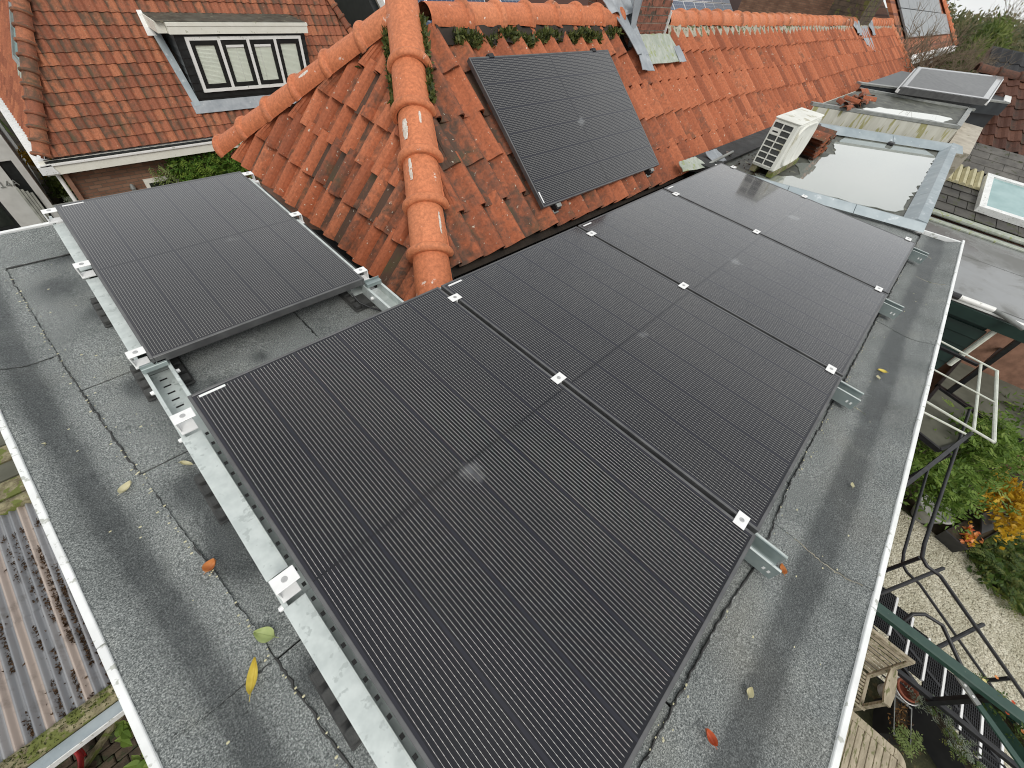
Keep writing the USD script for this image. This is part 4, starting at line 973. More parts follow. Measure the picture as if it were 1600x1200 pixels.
# ------------------------------------------------------------------ leaves and litter on the felt
def leaf(name, x, y, ang, ln, wd, mt, label, curl=.012, z=.008):
    n = 9; P = np.zeros((n, 5, 3))
    for i in range(n):
        t = i / (n - 1); w = wd * math.sin(math.pi * min(1, t ** .8 * .98 + .01)) ** .8
        for j in range(5):
            s_ = (j - 2) / 2
            P[i, j] = (t - .5) * ln, s_ * w / 2, curl * (s_ * s_) + curl * .8 * (t - .5) ** 2 * 2 + .002
    c, s_ = math.cos(ang), math.sin(ang)
    Q = P.copy(); Q[..., 0] = x + P[..., 0] * c - P[..., 1] * s_; Q[..., 1] = y + P[..., 0] * s_ + P[..., 1] * c; Q[..., 2] += z
    t = thing(name, label, 'leaf', (x, y, z), 'fallen leaves on the felt')
    g = MB(); g.grid(Q); g.grid(Q - V(0, 0, .0008), flip=True); obj('blade', g, mt, t, smooth=True)
    g = MB(); a, b = Q[0, 2], Q[-1, 2]
    g.tube([a + (a - b) * .18 + V(0, 0, .002), a + V(0, 0, .001)] + [Q[i, 2] + V(0, 0, .0012) for i in range(1, n)], .0008, 4); obj('stalk', g, mt, t)


leaf('fallen_leaf', -.155, .876, 2.2, .060, .040, LF['green'], 'round pale green leaf nearest the left rail, lower on the felt')
leaf('fallen_leaf', -.217, .806, 1.0, .082, .026, LF['yellow'], 'long yellow pointed leaf on the lower left felt')
leaf('fallen_leaf', -.186, 1.155, .4, .038, .034, LF['orange'], 'small curled orange leaf on the long seam of the left felt strip', .02)
leaf('fallen_leaf', -.112, 1.56, -.9, .045, .016, LF['pale'], 'narrow pale leaf beside the left rail, below the upper clamp', .01)
leaf('fallen_leaf', -.440, 1.93, .2, .045, .032, LF['pale'], 'pale round leaf close to the left white roof edge', .006)
leaf('fallen_leaf', -.282, 1.588, .5, .045, .028, LF['pale'], 'yellowish crumpled leaf in the middle of the left felt strip', .012)
leaf('fallen_leaf', .569, -.168, 1.2, .040, .026, LF['red'], 'red brown leaf on the lower right felt strip', .014)
leaf('fallen_leaf', .752, -.211, .2, .030, .022, LF['pale'], 'small pale leaf on the lower right felt, right of the red brown one', .01)
leaf('fallen_leaf', 2.80, -.19, 2.0, .05, .03, LF['yellow'], 'small yellow leaf on the right felt strip beyond the second rail end', .006)
leaf('fallen_leaf', 1.195, -.155, .8, .035, .024, LF['orange'], 'small orange leaf scrap beside the first rail end', .014)
leaf('fallen_leaf', 2.72, -.185, .5, .03, .022, LF['pale'], 'tiny white scrap beside the yellow leaf on the right felt strip', .004)
leaf('fallen_leaf', 1.812, -.258, .3, .028, .016, LF['pale'], 'tiny white feather like scrap in the middle of the right felt strip', .004)
t_ = MB(); t_.tube([(2.14, -.352, .014), (2.10, -.325, .012), (2.045, -.312, .012), (1.99, -.330, .012), (1.935, -.350, .014)], .004, 6)
t_ = MB(); t_.tube([(2.165, -.385, .018), (2.11, -.365, .012), (2.06, -.348, .012), (2.01, -.365, .012), (1.955, -.388, .014)], .0038, 6)
obj('twig', t_, TWIG, smooth=True, label='bent pale twig on the right felt strip near the white edge', cat='twig')
g = MB(); r_ = np.random.RandomState(9)
for k in range(240):
    q_ = r_.rand()
    if q_ < .12: x, y = r_.uniform(-.42, -.12), r_.uniform(.2, 3.3)
    elif q_ < .22: x, y = r_.uniform(.3, 5.2), r_.uniform(-.38, -.08)
    elif q_ < .6: x = r_.uniform(.2, 5.2); y = right_seam(x) - .006 + r_.normal() * .008
    else: y = r_.uniform(-.2, 3.1); x = left_seam(y) + r_.normal() * .007
    s_ = r_.uniform(.0012, .0036); g.add(ico.vertices * V(s_ * 1.6, s_, s_ * .4) + V(x, y, .012), ico.faces)
obj('felt_crumbs', g, LF['pale'], kind='stuff', label='tiny pale crumbs and bits lying on the felt', cat='debris')

# ------------------------------------------------------------------ flooded flat roof of the next house, with the air conditioner
def flat_box(name, quad, z0, z1, label, deckm, edgem, wallm, lipw=.12, liph=.05, deck=-.06, loc=None):
    """quad: near left, near right, far right, far left corners in plan; a flat roof with raised edges"""
    q = [V(*p) for p in quad]; c = sum(q) / 4
    t = thing(name, label, 'flat roof', (*c, z0))
    inn = [p + unit(c - p) * lipw * 1.5 for p in q]
    m = MB(); m.prism([tuple(c + (p - c) * .992) for p in q], z0, z1 + deck - .004); obj('wall', m, wallm, t)
    m = MB(); m.prism([tuple(c + (p - c) * .985) for p in q], z1 + deck - .003, z1 + deck); obj('deck', m, deckm, t)
    for i in range(4):
        a, b = q[i], q[(i + 1) % 4]; ai, bi = inn[i], inn[(i + 1) % 4]
        g = MB(); g.hull([(*a, z1), (*b, z1), (*a, z1 - .02), (*b, z1 - .02), (*(a + (ai - a) * .5), z1), (*(b + (bi - b) * .5), z1), (*ai, z1 + deck), (*bi, z1 + deck), (*a, z1 - liph), (*b, z1 - liph)])
        obj('edge_trim', g, edgem, t)
    return t


NR2 = [(5.44, -.01), (4.84, 1.46), (4.74, 1.72)]
fl2 = thing('flooded_flat_roof', 'flooded flat roof with zinc edge beyond the last panel, air conditioner standing on it', 'flat roof', (7, .8, -3))
q2 = [(5.47, -.02), (9.70, .10), (8.02, 2.0), (4.70, 2.0)]
m = MB(); m.prism([(5.50, .01), (9.62, .13), (8.0, 1.98), (4.76, 1.98)], GZ, -.03); obj('wall', m, GREENB, fl2)
m = MB(); m.prism([(5.52, .03), (9.58, .15), (7.98, 1.96), (4.80, 1.96)], -.026, .004); obj('deck', m, ROOFDIRT, fl2)
def edge(a, b, wi, z, n, parent, mt, inner=.10, drop=.055, out=.05):
    a, b = V(*a), V(*b); tt = unit(b - a); s_ = V(-tt[1], tt[0])
    for i in range(n):
        p, q = a + (b - a) * i / n, a + (b - a) * (i + 1) / n - tt * .006
        g = MB(); g.hull([(*p, z), (*q, z), (*(p + s_ * wi), z + .004), (*(q + s_ * wi), z + .004), (*(p + s_ * (wi + inner)), z - drop), (*(q + s_ * (wi + inner)), z - drop), (*p, z - out), (*q, z - out)])
        obj('edge_trim', g, mt, parent)
edge((4.72, 1.70), (5.45, -.01), -.035, .088, 3, fl2, ZINC, inner=-.06, out=.035)
edge((5.45, -.02), (9.74, .10), .085, .092, 4, fl2, ZINC, inner=.09, drop=.08)
edge((9.72, .12), (8.05, 1.75), .09, .094, 2, fl2, ZINC, inner=.10, drop=.07)
g = MB(); g.hull([(x, y, z) for x, y in ((4.75, 2.0), (8.1, 2.0), (4.75, 1.84), (8.1, 1.84)) for z in (-.02, .03)] + [(4.75, 2.12, .02), (8.1, 2.12, .02), (4.75, 2.12, -.1), (8.1, 2.12, -.1)]); obj('felt_upstand', g, FLASHFELT, fl2)
# rain water standing on it
wp = outline_noise([(5.72, .22), (7.2, .20), (8.9, .26), (9.2, .50), (8.95, .80), (8.70, 1.15), (8.25, 1.32), (7.6, 1.34), (7.1, 1.20), (6.75, 1.24), (6.55, 1.38), (6.3, 1.28), (6.05, 1.36), (5.75, 1.22), (5.45, 1.30), (5.2, 1.55), (5.05, 1.42), (5.4, .80)], .025, .09, 8)
g = MB(); g.prism(wp, .0055, .012)
obj('puddle', g, WATER, kind='structure', label='large puddle of rain water on the flooded flat roof', cat='water')
g = MB(); r_ = np.random.RandomState(4)
for k in range(420):
    x, y = r_.uniform(5.0, 8.0), 1.62 + r_.normal() * .12
    s_ = r_.uniform(.008, .022); g.hull(V(x, y, .012) + r_.uniform(-1, 1, (5, 3)) * V(s_, s_, s_ * .4))
obj('leaf_litter', g, L_DEAD, kind='stuff', label='wet brown leaf litter along the tiles on the flooded flat roof', cat='litter')
g = MB(); g.box((8.6, .78, .012), (8.72, .86, .05), bev=.01); obj('drain_guard', g, BLACKM, label='small black drain guard in the puddle', cat='drain')
# air conditioner outdoor unit
ax = thing('air_conditioner', 'cream air conditioner outdoor unit with slatted grille standing on the flooded roof', 'air conditioner', (5.75, 1.48, .09), rotz=0)
X0, X1, Y0, Y1, Z0, Z1 = 5.16, 5.92, 1.36, 1.60, .085, .505
g = MB(); g.hull(_bevel_pts((X0 + .004, Y0, Z0), (X1, Y1, Z1), .012)); obj('casing', g, ACW, ax)
g = MB(); g.hull(_bevel_pts((X0 - .006, Y0 - .006, Z1 + .001), (X1 + .006, Y1 + .006, Z1 + .018), .008)); obj('top_plate', g, ACW, ax)
g = MB(); g.box((X0 + .001, Y0 + .045, Z0 + .03), (X0 + .0035, Y1 - .012, Z1 - .02)); obj('coil_fins', g, FIN, ax)
zz = np.linspace(Z0 + .03, Z1 - .02, 8)
for i, z in enumerate(zz):
    g = MB(); g.box((X0 - .006, Y0 + .04, z - .0045), (X0 + .001, Y1 - .008, z + .0045)); obj('grille_bar', g, ACW, ax)
for y in (Y0 + .04, (Y0 + Y1) / 2 + .018, Y1 - .01):
    g = MB(); g.box((X0 - .0075, y - .005, zz[0]), (X0 + .001, y + .005, zz[-1])); obj('grille_bar', g, ACW, ax)
g = MB(); g.box((X0 - .008, (Y0 + Y1) / 2 + .023, zz[5]), (X0 + .001, Y1 - .015, zz[6])); obj('cable_cover', g, ACW, ax)
g = MB(); g.box((X0 - .0092, (Y0 + Y1) / 2 + .035, (zz[5] + zz[6]) / 2 - .006), (X0 - .0082, Y1 - .03, (zz[5] + zz[6]) / 2 + .006)); obj('handle_slot', g, SLOT, ax)
# the bulging fan front: a recessed swoop on the long face
A = np.linspace(0, 2 * np.pi, 41); cx, cz, rx_, rz_ = (X0 + X1) / 2 + .02, (Z0 + Z1) / 2, .31, .185
def sup(t, k): return (cx + k * rx_ * np.sign(math.cos(t)) * abs(math.cos(t)) ** .55, cz + k * rz_ * np.sign(math.sin(t)) * abs(math.sin(t)) ** .55)
P = np.array([[(sup(t, k)[0], Y0 - d, sup(t, k)[1]) for t in A] for k, d in ((1.05, .0005), (1.03, .013), (.99, .017), (.93, .014), (.84, .006), (.7, .003), (.4, .002), (.01, .002))])
g = MB(); g.grid(P, flip=True); obj('fan_panel', g, ACW, ax, smooth=True)
for y in (Y0 + .03, Y1 - .03):
    g = MB(); g.box((X0 + .03, y - .03, .02), (X1 + .1, y + .03, Z0 - .001), bev=.004); obj('support_beam', g, MOSSWOOD, ax)
# stack of spare tiles beside it
sp = np.random.RandomState(2); protos = None
for s_ in range(2):
    for k in range(6):
        g = MB(); o_ = V(6.52 + s_ * .30 + sp.uniform(-.02, .02), 1.46 + sp.uniform(-.02, .02), .03 + k * .036 + (.0 if s_ == 0 else -.0))
        tt = thing('spare_tile', 'red clay tile lying flat in the stack behind the air conditioner', 'tile', o_, 'spare tiles stacked behind the air conditioner')
        tile(g.add, o_, V(1, 0, 0), V(0, 1, 0), V(0, 0, 1), -.11, -.16, .25, .34, (sp.rand(), sp.uniform(.35, .75)), lift=.0, jit=(0, 0, sp.uniform(-.08, .08)))
        obj('clay_body', g, TILE, tt, colors=True)

# ------------------------------------------------------------------ the next boxes along the roof
fl3 = thing('white_roof_box', 'white boarded dormer box with dirty puddled flat roof beyond the flooded roof', 'dormer', (10, .8, 0))
q3 = [(10.2, .24), (12.75, .26), (11.2, 2.0), (8.35, 2.0)]
m = MB(); m.prism([(10.2, .25), (12.7, .27), (11.15, 1.98), (8.38, 1.98)], -1.2, .20); obj('wall', m, DIRTYW, fl3)
for a, b in (((8.36, 2.0), (10.19, .24)), ((10.19, .24), (12.75, .26)), ((12.75, .26), (11.2, 1.98))):
    a, b = V(*a), V(*b); s_ = V(-(b - a)[1], (b - a)[0]) / np.linalg.norm(b - a)
    g = MB(); g.hull([(*p, z) for p in (a, b, a + s_ * .07, b + s_ * .07) for z in (.205, .245)]); obj('edge_trim', g, GREYM, fl3)
m = MB(); m.prism([(10.25, .32), (12.6, .33), (11.1, 1.95), (8.5, 1.95)], .204, .212); obj('deck', m, ROOFDIRT, fl3)
g = MB(); g.prism(outline_noise([(10.3, .45), (11.0, .42), (10.6, .95), (9.9, 1.35), (9.2, 1.5), (9.5, 1.2)], .04, .12, 5), .2125, .217); obj('puddle', g, WATER, kind='structure', label='long puddle on the white dormer box', cat='water')
g = MB(); g.box((10.24, .235, -1.1), (12.6, .246, .16)); g.box((9.9, -.10, -.8), (12.9, .22, .0)); obj('lower_wall', g, BEIGE, fl3)
for k in range(9):
    o_ = V(8.75 + k * .19 + sp.uniform(-.04, .04), 1.68 + sp.uniform(-.06, .06), .225 + .03 * (k % 3))
    tt = thing('broken_tile', 'broken red tile lying on the white dormer box beside the slope', 'tile', o_, 'broken tiles on the white dormer box'); g = MB(); a_ = sp.uniform(0, 6)
    tile(g.add, o_, V(math.cos(a_), math.sin(a_), 0), V(-math.sin(a_), math.cos(a_), 0), V(0, 0, 1), -.1, -.1, .22, .24, (sp.rand(), .4), lift=.0); obj('clay_body', g, TILE, tt, colors=True)
fl4 = thing('dark_roof_box', 'dormer box with anthracite boards and white corner carrying a solar panel', 'dormer', (14, .8, 0))
q4 = [(14.6, -.22), (17.6, -.2), (15.6, 2.0), (11.2, 2.0)]
for i, (z0, z1, off) in enumerate(((.06, .27, 0), (-.24, .055, .06))):
    m = MB(); m.prism([(14.6 + off, -.22 + off), (17.6, -.2 + off), (15.6, 2.0), (11.3 + off, 2.0)], z0, z1); obj('board', m, ANTHRA, fl4)
m = MB(); m.prism([(14.8, -.02), (17.5, 0), (15.5, 1.95), (11.6, 1.95)], -1.2, .01); obj('wall', m, BEIGE, fl4)
for a, b, mt_ in (((11.28, 2.0), (14.6, -.23), GREYM), ((14.6, -.23), (17.62, -.2), WHITE)):
    a, b = V(*a), V(*b); s_ = V(-(b - a)[1], (b - a)[0]) / np.linalg.norm(b - a)
    g = MB(); g.hull([(*p, z) for p in (a, b, a + s_ * .12, b + s_ * .12) for z in (.272, .30)]); obj('edge_trim', g, mt_, fl4)
p4 = thing('solar_panel', 'grey looking solar panel tilted on the anthracite dormer box in the distance', 'solar panel', (13, .8, .3))
c4 = [V(11.35, 1.42, .38), V(13.05, .14, .38), V(16.2, .16, .56), V(13.3, 1.55, .56)]
g = MB(); g.slab(c4, .10); obj('frame', g, FRAME, p4)
g = MB(); n_ = unit(np.cross(c4[1] - c4[0], c4[3] - c4[0])); cc = sum(c4) / 4
g.add([cc + (p - cc) * .97 + n_ * .004 for p in c4], [[0, 1, 2], [0, 2, 3]], uv=[(0, 0), (1.7, 0), (1.7, 1.1), (0, 1.1)]); obj('cell_glass', g, PV_SMALL, p4, uv=True)
for p, q in ((c4[0], c4[3]), (c4[1], c4[2])):
    g = MB(); g.bar(p + V(0, 0, -.06), q + V(0, 0, -.06), .05, .05); obj('side_rail', g, ALU, p4)

# ------------------------------------------------------------------ lower roofs on the right
lw = thing('low_flat_roof', 'low wet grey felt roof with dark green boarded wall below the right roof edge', 'flat roof', (9, -1.2, -3))
zl_ = -1.2
m = MB(); m.prism([(7.62, 0.3), (8.06, -1.98), (11.3, -1.98), (10.9, .5)], zl_ - .06, zl_ - .004); obj('deck', m, WETFELT, lw)
for i, x in enumerate((7.9, 8.75, 9.6, 10.4)):
    m = MB(); x1 = x + .9 if i < 3 else 11.15
    m.hull([(x0 + dx, y, zl_ - .003 + .003 * ((i + 1) % 2) + dz) for x0, y in ((x - .05, .3), (x + .33, -1.9), (x1 + .33, -1.9), (x1 - .05, .3)) for dx, dz in ((0, 0), (0, -.002))]); obj('felt_sheet', m, WETFELT, lw)
for a, b, mt_, nm in (((7.58, .3), (8.03, -2.06), WHITE, 'edge_trim'), ((8.05, -2.03), (11.3, -2.0), ROOFDIRT, 'edge_trim'), ((10.85, .5), (11.25, -2.0), LEAD_GREEN, 'edge_trim')):
    g = MB(); g.bar((*a, zl_ + .012), (*b, zl_ + .012), .05 if mt_ is WHITE else .14, .03, bev=.006); obj(nm, g, mt_, lw)
g = MB(); g.bar((7.61, .3, zl_ - .09), (8.05, -2.7, zl_ - .09), .03, .15); obj('fascia', g, GREENB, lw)
for k in range(9):
    g = MB(); z = zl_ - .32 - k * .15
    a, b = V(7.68, .3, z), V(7.99, -1.68, z)
    g.hull([p + V(dx, 0, dz) for p in (a, b) for dx, dz in ((-.022, -.070), (-.008, .072), (.02, .072), (.02, -.070))]); obj('wall_board', g, GREENB, lw)
m = MB(); m.prism([(7.72, .3), (8.03, -1.66), (11, -1.66), (10.7, .3)], GZ, zl_ - .07); obj('wall', m, GREENB, lw)
pip = thing('drain_pipe', 'white drain pipe running across the wet felt roof and over its edge', 'pipe', (8, -1.2, zl_))
g = MB(); g.tube([(7.72, -.35, -1.14), (7.80, -.95, -1.14), (7.92, -1.5, -1.14)], .035, 10); obj('pipe', g, WHITE, pip, smooth=True)
g = MB(); g.tube([(7.815, -1.0, -1.14), (7.835, -1.1, -1.14)], .043, 10); obj('black_sleeve', g, BLACKM, pip)
g = MB(); g.tube([(7.92, -1.5, -1.14), (7.90, -1.62, -1.15), (7.78, -1.85, -1.16)], .030, 8); obj('elbow', g, GREYM, pip, smooth=True)
pip = thing('down_pipe', 'white down pipe on the corner of the dark green boarded wall', 'pipe', (7.95, -1.74, -2))
g = MB(); g.tube([(7.97, -1.72, -1.33), (7.97, -1.72, -2.05)], .035, 10); obj('pipe', g, RACKW, pip)
# slate roof with a roof window
sl = thing('slate_roof_house', 'low house with a grey slate roof carrying a blue roof window', 'house', (12, -2, -3))
S0, S1 = V(11.3, .6, -1.12), V(12.0, -4.2, -1.12); SU = unit(V(1, .12, .20)); SX = unit(S1 - S0); SN = unit(np.cross(SX, SU)); SN = SN if SN[2] > 0 else -SN
SLEN = 1.92
m = MB(); m.hull([S0 - SN * .02, S1 - SN * .02, S0 + SU * SLEN - SN * .02, S1 + SU * SLEN - SN * .02, S0 - SN * .1, S1 - SN * .1, S0 + SU * SLEN - SN * .1, S1 + SU * SLEN - SN * .1]); slr = obj('roof_slope', m, UNDER, sl)
r_ = random.Random(8)
for c in range(6):
    for k in range(15):
        u = k * .34 + (.17 if c % 2 else 0) - .1; v = c * .31
        if 1.6 < u + .17 < 3.6 and 1 <= c <= 5: continue
        g = MB(); o_ = S0 + SX * u + SU * v; j_ = SN * r_.uniform(0, .006)
        g.hull([o_ + SX * a + SU * b + SN * h + j_ for a in (.006, .334) for b, h in ((0, .022), (0, .012), (.35, .004), (.35, -.006))]); obj('slate', g, SLATE_D, slr)
m = MB(); m.prism([(11.4, .6), (12.1, -4.2), (14.5, -4.0), (13.8, .8)], GZ, -1.25); obj('wall', m, BRICK_NB, sl)
g = MB(); g.bar(S0 + V(-.12, 0, -.02), S1 + V(-.12, 0, -.02), .16, .07, bev=.02); obj('gutter', g, LEAD_GREEN, sl)
sk0 = S0 + SX * 1.55 + SU * .33
rw = thing('roof_window', 'white framed roof window with two blue panes on the slate roof', 'roof window', sk0)
for a, b, w in ((0, 0, 0),): pass
fr_ = MB()
U_, V_ = 1.9, 1.42
for u0, u1, v0, v1 in ((0, U_, 0, .10), (0, U_, V_ - .10, V_), (0, .11, .10, V_ - .10), (.98, 1.07, .10, V_ - .10), (U_ - .1, U_, .1, V_ - .1)):
    fr_.hull([sk0 + SX * u + SU * v + SN * h for u in (u0, u1) for v in (v0, v1) for h in (.02, .13)])
obj('window_frame', fr_, TRIMW, rw)
for u0, u1 in ((.11, .98), (1.07, U_ - .1)):
    g = MB(); g.hull([sk0 + SX * u + SU * v + SN * h for u in (u0, u1) for v in (.10, V_ - .10) for h in (.09, .10)]); obj('pane', g, SKYLIGHTG, rw)
# upper slate slope and the yellowed sheet strip between
T0 = S0 + SU * 1.15 + V(0, 0, .03)
yl = thing('corrugated_strip', 'yellowed corrugated strip between the two slate slopes', 'roof sheet', T0)
for k in range(12):
    g = MB(); o_ = T0 + SX * (.05 + k * .125); g.hull([o_ + SX * a + SU * b + SN * h for a, h in ((0, 0), (.12, 0), (.04, .05), (.08, .05)) for b in (0, .74)]); obj('rib', g, YELLOWP, yl)
us = thing('upper_slate_roof', 'smooth grey slate slope above the yellowed strip', 'roof', T0)
U0 = S0 + SU * 1.93 + V(0, 0, .05); UU = unit(V(1, .1, .28))
m = MB(); m.hull([U0 + SX * u + UU * v + V(0, 0, h) for u in (-.3, 5) for v in (-.06, 1.05) for h in (-.06, -.02)]); obj('underlay', m, UNDER, us)
for c in range(4):
    for k in range(9):
        g = MB(); o_ = U0 + SX * (k * .6 - .3 + (.3 if c % 2 else 0)) + UU * (c * .27 - .06)
        g.hull([o_ + SX * a + UU * b + V(0, 0, h) for a in (.004, .596) for b, h in ((0, .012), (0, 0), (.30, .0), (.30, -.012))]); obj('slate', g, SLATE, us)
# dark brown tiled roof on the far right
dk = thing('brown_tiled_roof', 'dark brown tiled roof with a ridge beyond the upper grey slates', 'roof', (15.5, -.6, 0))
D0 = V(14.35, -.20, -.46); DX = unit(V(.35, -1, 0)); DU = unit(V(1, .33, .52)); DN = unit(np.cross(DX, DU)); DN = DN if DN[2] > 0 else -DN
if np.dot(np.cross(DX, DU), DN) < 0: pass
m = MB(); m.hull([D0 + DX * u + DU * v - DN * h for u in (-.2, 4) for v in (-.1, 2.3) for h in (.03, .08)]); dks = obj('roof_slope', m, UNDER, dk)
r_ = random.Random(12)
for c in range(7):
    for k in range(15):
        g = MB(); tile(g.add, D0, DX, DU, DN, k * .25 - .15, c * .33, .26, .40 if c < 6 else .33, (r_.random(), r_.uniform(0, .5)), ts=TS[::2], prof=TH[::2]); obj('roof_tile', g, TILE_DARK, dks, colors=True)
for k in range(9):
    a = D0 + DU * 2.3 + DX * (k * .42 - .3); g = cap_tile(a, a + DX * .42, (0, 0, 1), .12, True, 0, (r_.random(), .5)); obj('ridge_tile', g, TILE_DARK, dk, colors=True, smooth=True)
bk = thing('black_tiled_roof', 'black tiled roof with a flat edge behind the brown roof at the far right', 'roof', (24, 0, 0))
B0 = V(23.5, .52, -.05); BX = unit(V(.2, -1, 0)); BU = unit(V(1, .3, .75)); BN = unit(np.cross(BX, BU)); BN = BN if BN[2] > 0 else -BN
m = MB(); m.hull([B0 + BX * u + BU * v - BN * h for u in (-.1, 4) for v in (-.1, 1.45) for h in (.03, .3)]); bks = obj('roof_slope', m, BLACKB, bk)
BT = tile_material('black_tile', (0.02, 0.02, 0.022), (0.032, 0.033, 0.036), (0.045, 0.046, 0.05), (0.02, 0.02, 0.018), (0.2, 0.2, 0.18), lichth=.8)
for c in range(3):
    for k in range(13):
        g = MB(); tile(g.add, B0, BX, BU, BN, k * .3 - .1, c * .42, .31, .5, (r_.random(), .1), ts=TS[::2], prof=TH[::2]); obj('roof_tile', g, BT, bks, colors=True)
g = MB(); g.hull([(x, y, z) for x, y in ((23.5, .5), (23.9, -2.5), (26, -2.5), (26, .5)) for z in (GZ, -.2)]); obj('wall', g, OLIVE, bk)

# ------------------------------------------------------------------ leaves in bulk and as sprays
def leafcards(pts, size, r, up=.6, asp=.42, tone=None, cup=.12):
    """many leaf shaped faces at given points"""
    g = MB(); n = len(pts); V_, F_, C_ = [], [], []
    for k in range(n):
        d = unit(r.normal(size=3) + V(0, 0, up)); q = unit(np.cross(d, r.normal(size=3))); nn = np.cross(d, q)
        s_ = size * r.uniform(.6, 1.35); p = pts[k]; w = s_ * asp
        V_ += [p, p + d * s_ * .45 + q * w * .5 + nn * cup * s_, p + d * s_, p + d * s_ * .45 - q * w * .5 + nn * cup * s_]
        F_ += [(4 * k, 4 * k + 1, 4 * k + 2), (4 * k, 4 * k + 2, 4 * k + 3)]
        C_ += [((r.uniform(0, 1) if tone is None else np.clip(tone[k] + r.uniform(-.25, .25), 0, 1)), 0, 0)] * 4
    g.add(np.array(V_), np.array(F_), np.array(C_)); return g


def clumps(c, rad, n, k, r, hollow=.55, flat=1.0, cl=.16):
    """points of k leaf clumps spread through an ellipsoid's outer part"""
    out, tone = [], []
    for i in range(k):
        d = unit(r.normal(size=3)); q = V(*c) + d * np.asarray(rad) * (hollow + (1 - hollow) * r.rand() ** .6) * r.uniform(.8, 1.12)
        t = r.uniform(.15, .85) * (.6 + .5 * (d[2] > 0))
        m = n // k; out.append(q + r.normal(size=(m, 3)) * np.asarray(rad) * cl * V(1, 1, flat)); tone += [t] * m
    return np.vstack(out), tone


def pinnate(parent, name, p, d, ln, n, w, mt, r, droop=.35, tone=.5):
    """a compound leaf: leaflets in pairs on a stalk"""
    d = unit(d); s_ = unit(np.cross(d, (0, 0, 1.0)) + r.normal(size=3) * .1); g = MB()
    ax = [p + d * ln * t - V(0, 0, droop * ln * t * t) for t in np.linspace(0, 1, n + 1)]
    for i in range(1, n + 1):
        t = i / n; L = w * (1.15 - .5 * t) * math.sin(math.pi * min(.95, .25 + .6 * t)) ** .4
        for sg in ((-1, 1) if i < n else (0,)):
            dd = unit(s_ * sg * .85 + d * (.55 if sg else 1) - V(0, 0, .25 + r.uniform(-.15, .15))); q = unit(np.cross(dd, (0.1, 0, 1))) * L * .19
            a = ax[i]; c = (np.clip(tone + r.uniform(-.22, .22), 0, 1), 0, 0)
            g.add([a, a + dd * L * .4 + q, a + dd * L, a + dd * L * .4 - q], [[0, 1, 2], [0, 2, 3]], c)
    g.add([ax[0] + s_ * .002, ax[0] - s_ * .002, ax[-1]], [[0, 1, 2]], (tone, 0, 0))
    return obj(name, g, mt, parent, colors=True)


# ------------------------------------------------------------------ balcony and garden on the right
BZ = -3.1
bal = thing('balcony', 'balcony with mossy floor and green handrail below the right edge of the flat roof', 'balcony', (2.5, -1.5, BZ))
m = MB(); m.prism([(.4, -.40), (3.42, -.34), (3.42, -2.50), (3.12, -3.3), (.4, -3.3)], BZ - .16, BZ); obj('floor', m, MOSSFLOOR, bal)
g = MB(); g.bar((3.31, -.45, -2.165), (3.31, -3.6, -2.165), .10, .06, bev=.008); obj('handrail', g, GREENRAIL, bal)
g = MB(); g.bar((3.335, -.45, -2.72), (3.335, -3.4, -2.72), .045, .05, bev=.005); obj('lower_rail', g, BLACKM, bal)
for y in (-.6, -1.75, -2.62, -3.35):
    g = MB(); g.box((3.30, y - .022, BZ), (3.345, y + .022, -2.19)); obj('post', g, BLACKM, bal)
for z in (-2.86, -2.95, -3.03):
    g = MB(); g.tube([(3.36, -.45, z), (3.36, -3.4, z)], .008, 6); obj('wire', g, BLACKM, bal)
g = MB(); d_ = unit(V(-.30, -.42, 0)); a_ = V(3.30, -2.36, -2.22)
pts_ = []
s__ = V(-d_[1], d_[0], 0)
out_ = [a_ + d_ * .035 * (1 - math.cos(t)) + s__ * .024 * math.sin(t) for t in np.linspace(-math.pi / 2, math.pi / 2, 9)]
end_ = [a_ + d_ * 1.1 + s__ * .024, a_ + d_ * 1.1 - s__ * .024]
g.hull([p + V(0, 0, h) for p in [a_ + d_ * .04 - d_ * .042 * math.cos(t) + s__ * .024 * math.sin(t) for t in np.linspace(-math.pi / 2, math.pi / 2, 11)] + [a_ + d_ * .22 + s__ * .024, a_ + d_ * .22 - s__ * .024] for h in (.010, .025)]); obj('rounded_plate', g, GREYM, bal)
g = MB(); g.hull([p + V(0, 0, h) for p in [a_ + d_ * .223 + s__ * .024, a_ + d_ * .223 - s__ * .024] + end_ for h in (.010, .025)]); obj('diagonal_rail', g, GREENRAIL, bal)
for k in range(2):
    g = MB(); g.lathe([(.010, 0), (.010, .003), (0, .004)], a_ + d_ * (.09 + .075 * k) + V(0, 0, .025), n=10); obj('bolt', g, ALU, bal)
# white stringer and black baluster seen below the rail at the corner
g = MB(); g.bar((3.50, -2.55, -3.16), (3.16, -3.35, -3.16), .16, .03); obj('edge_board', g, CONCRETE, bal)
g = MB(); g.tube([(3.42, -2.95, -3.05), (3.2, -3.28, -3.02)], .045, 10); g.tube([(3.14, -3.02, -2.9), (2.98, -3.1, -3.05)], .04, 10); obj('rounded_strut', g, BLACKM, bal, smooth=True)

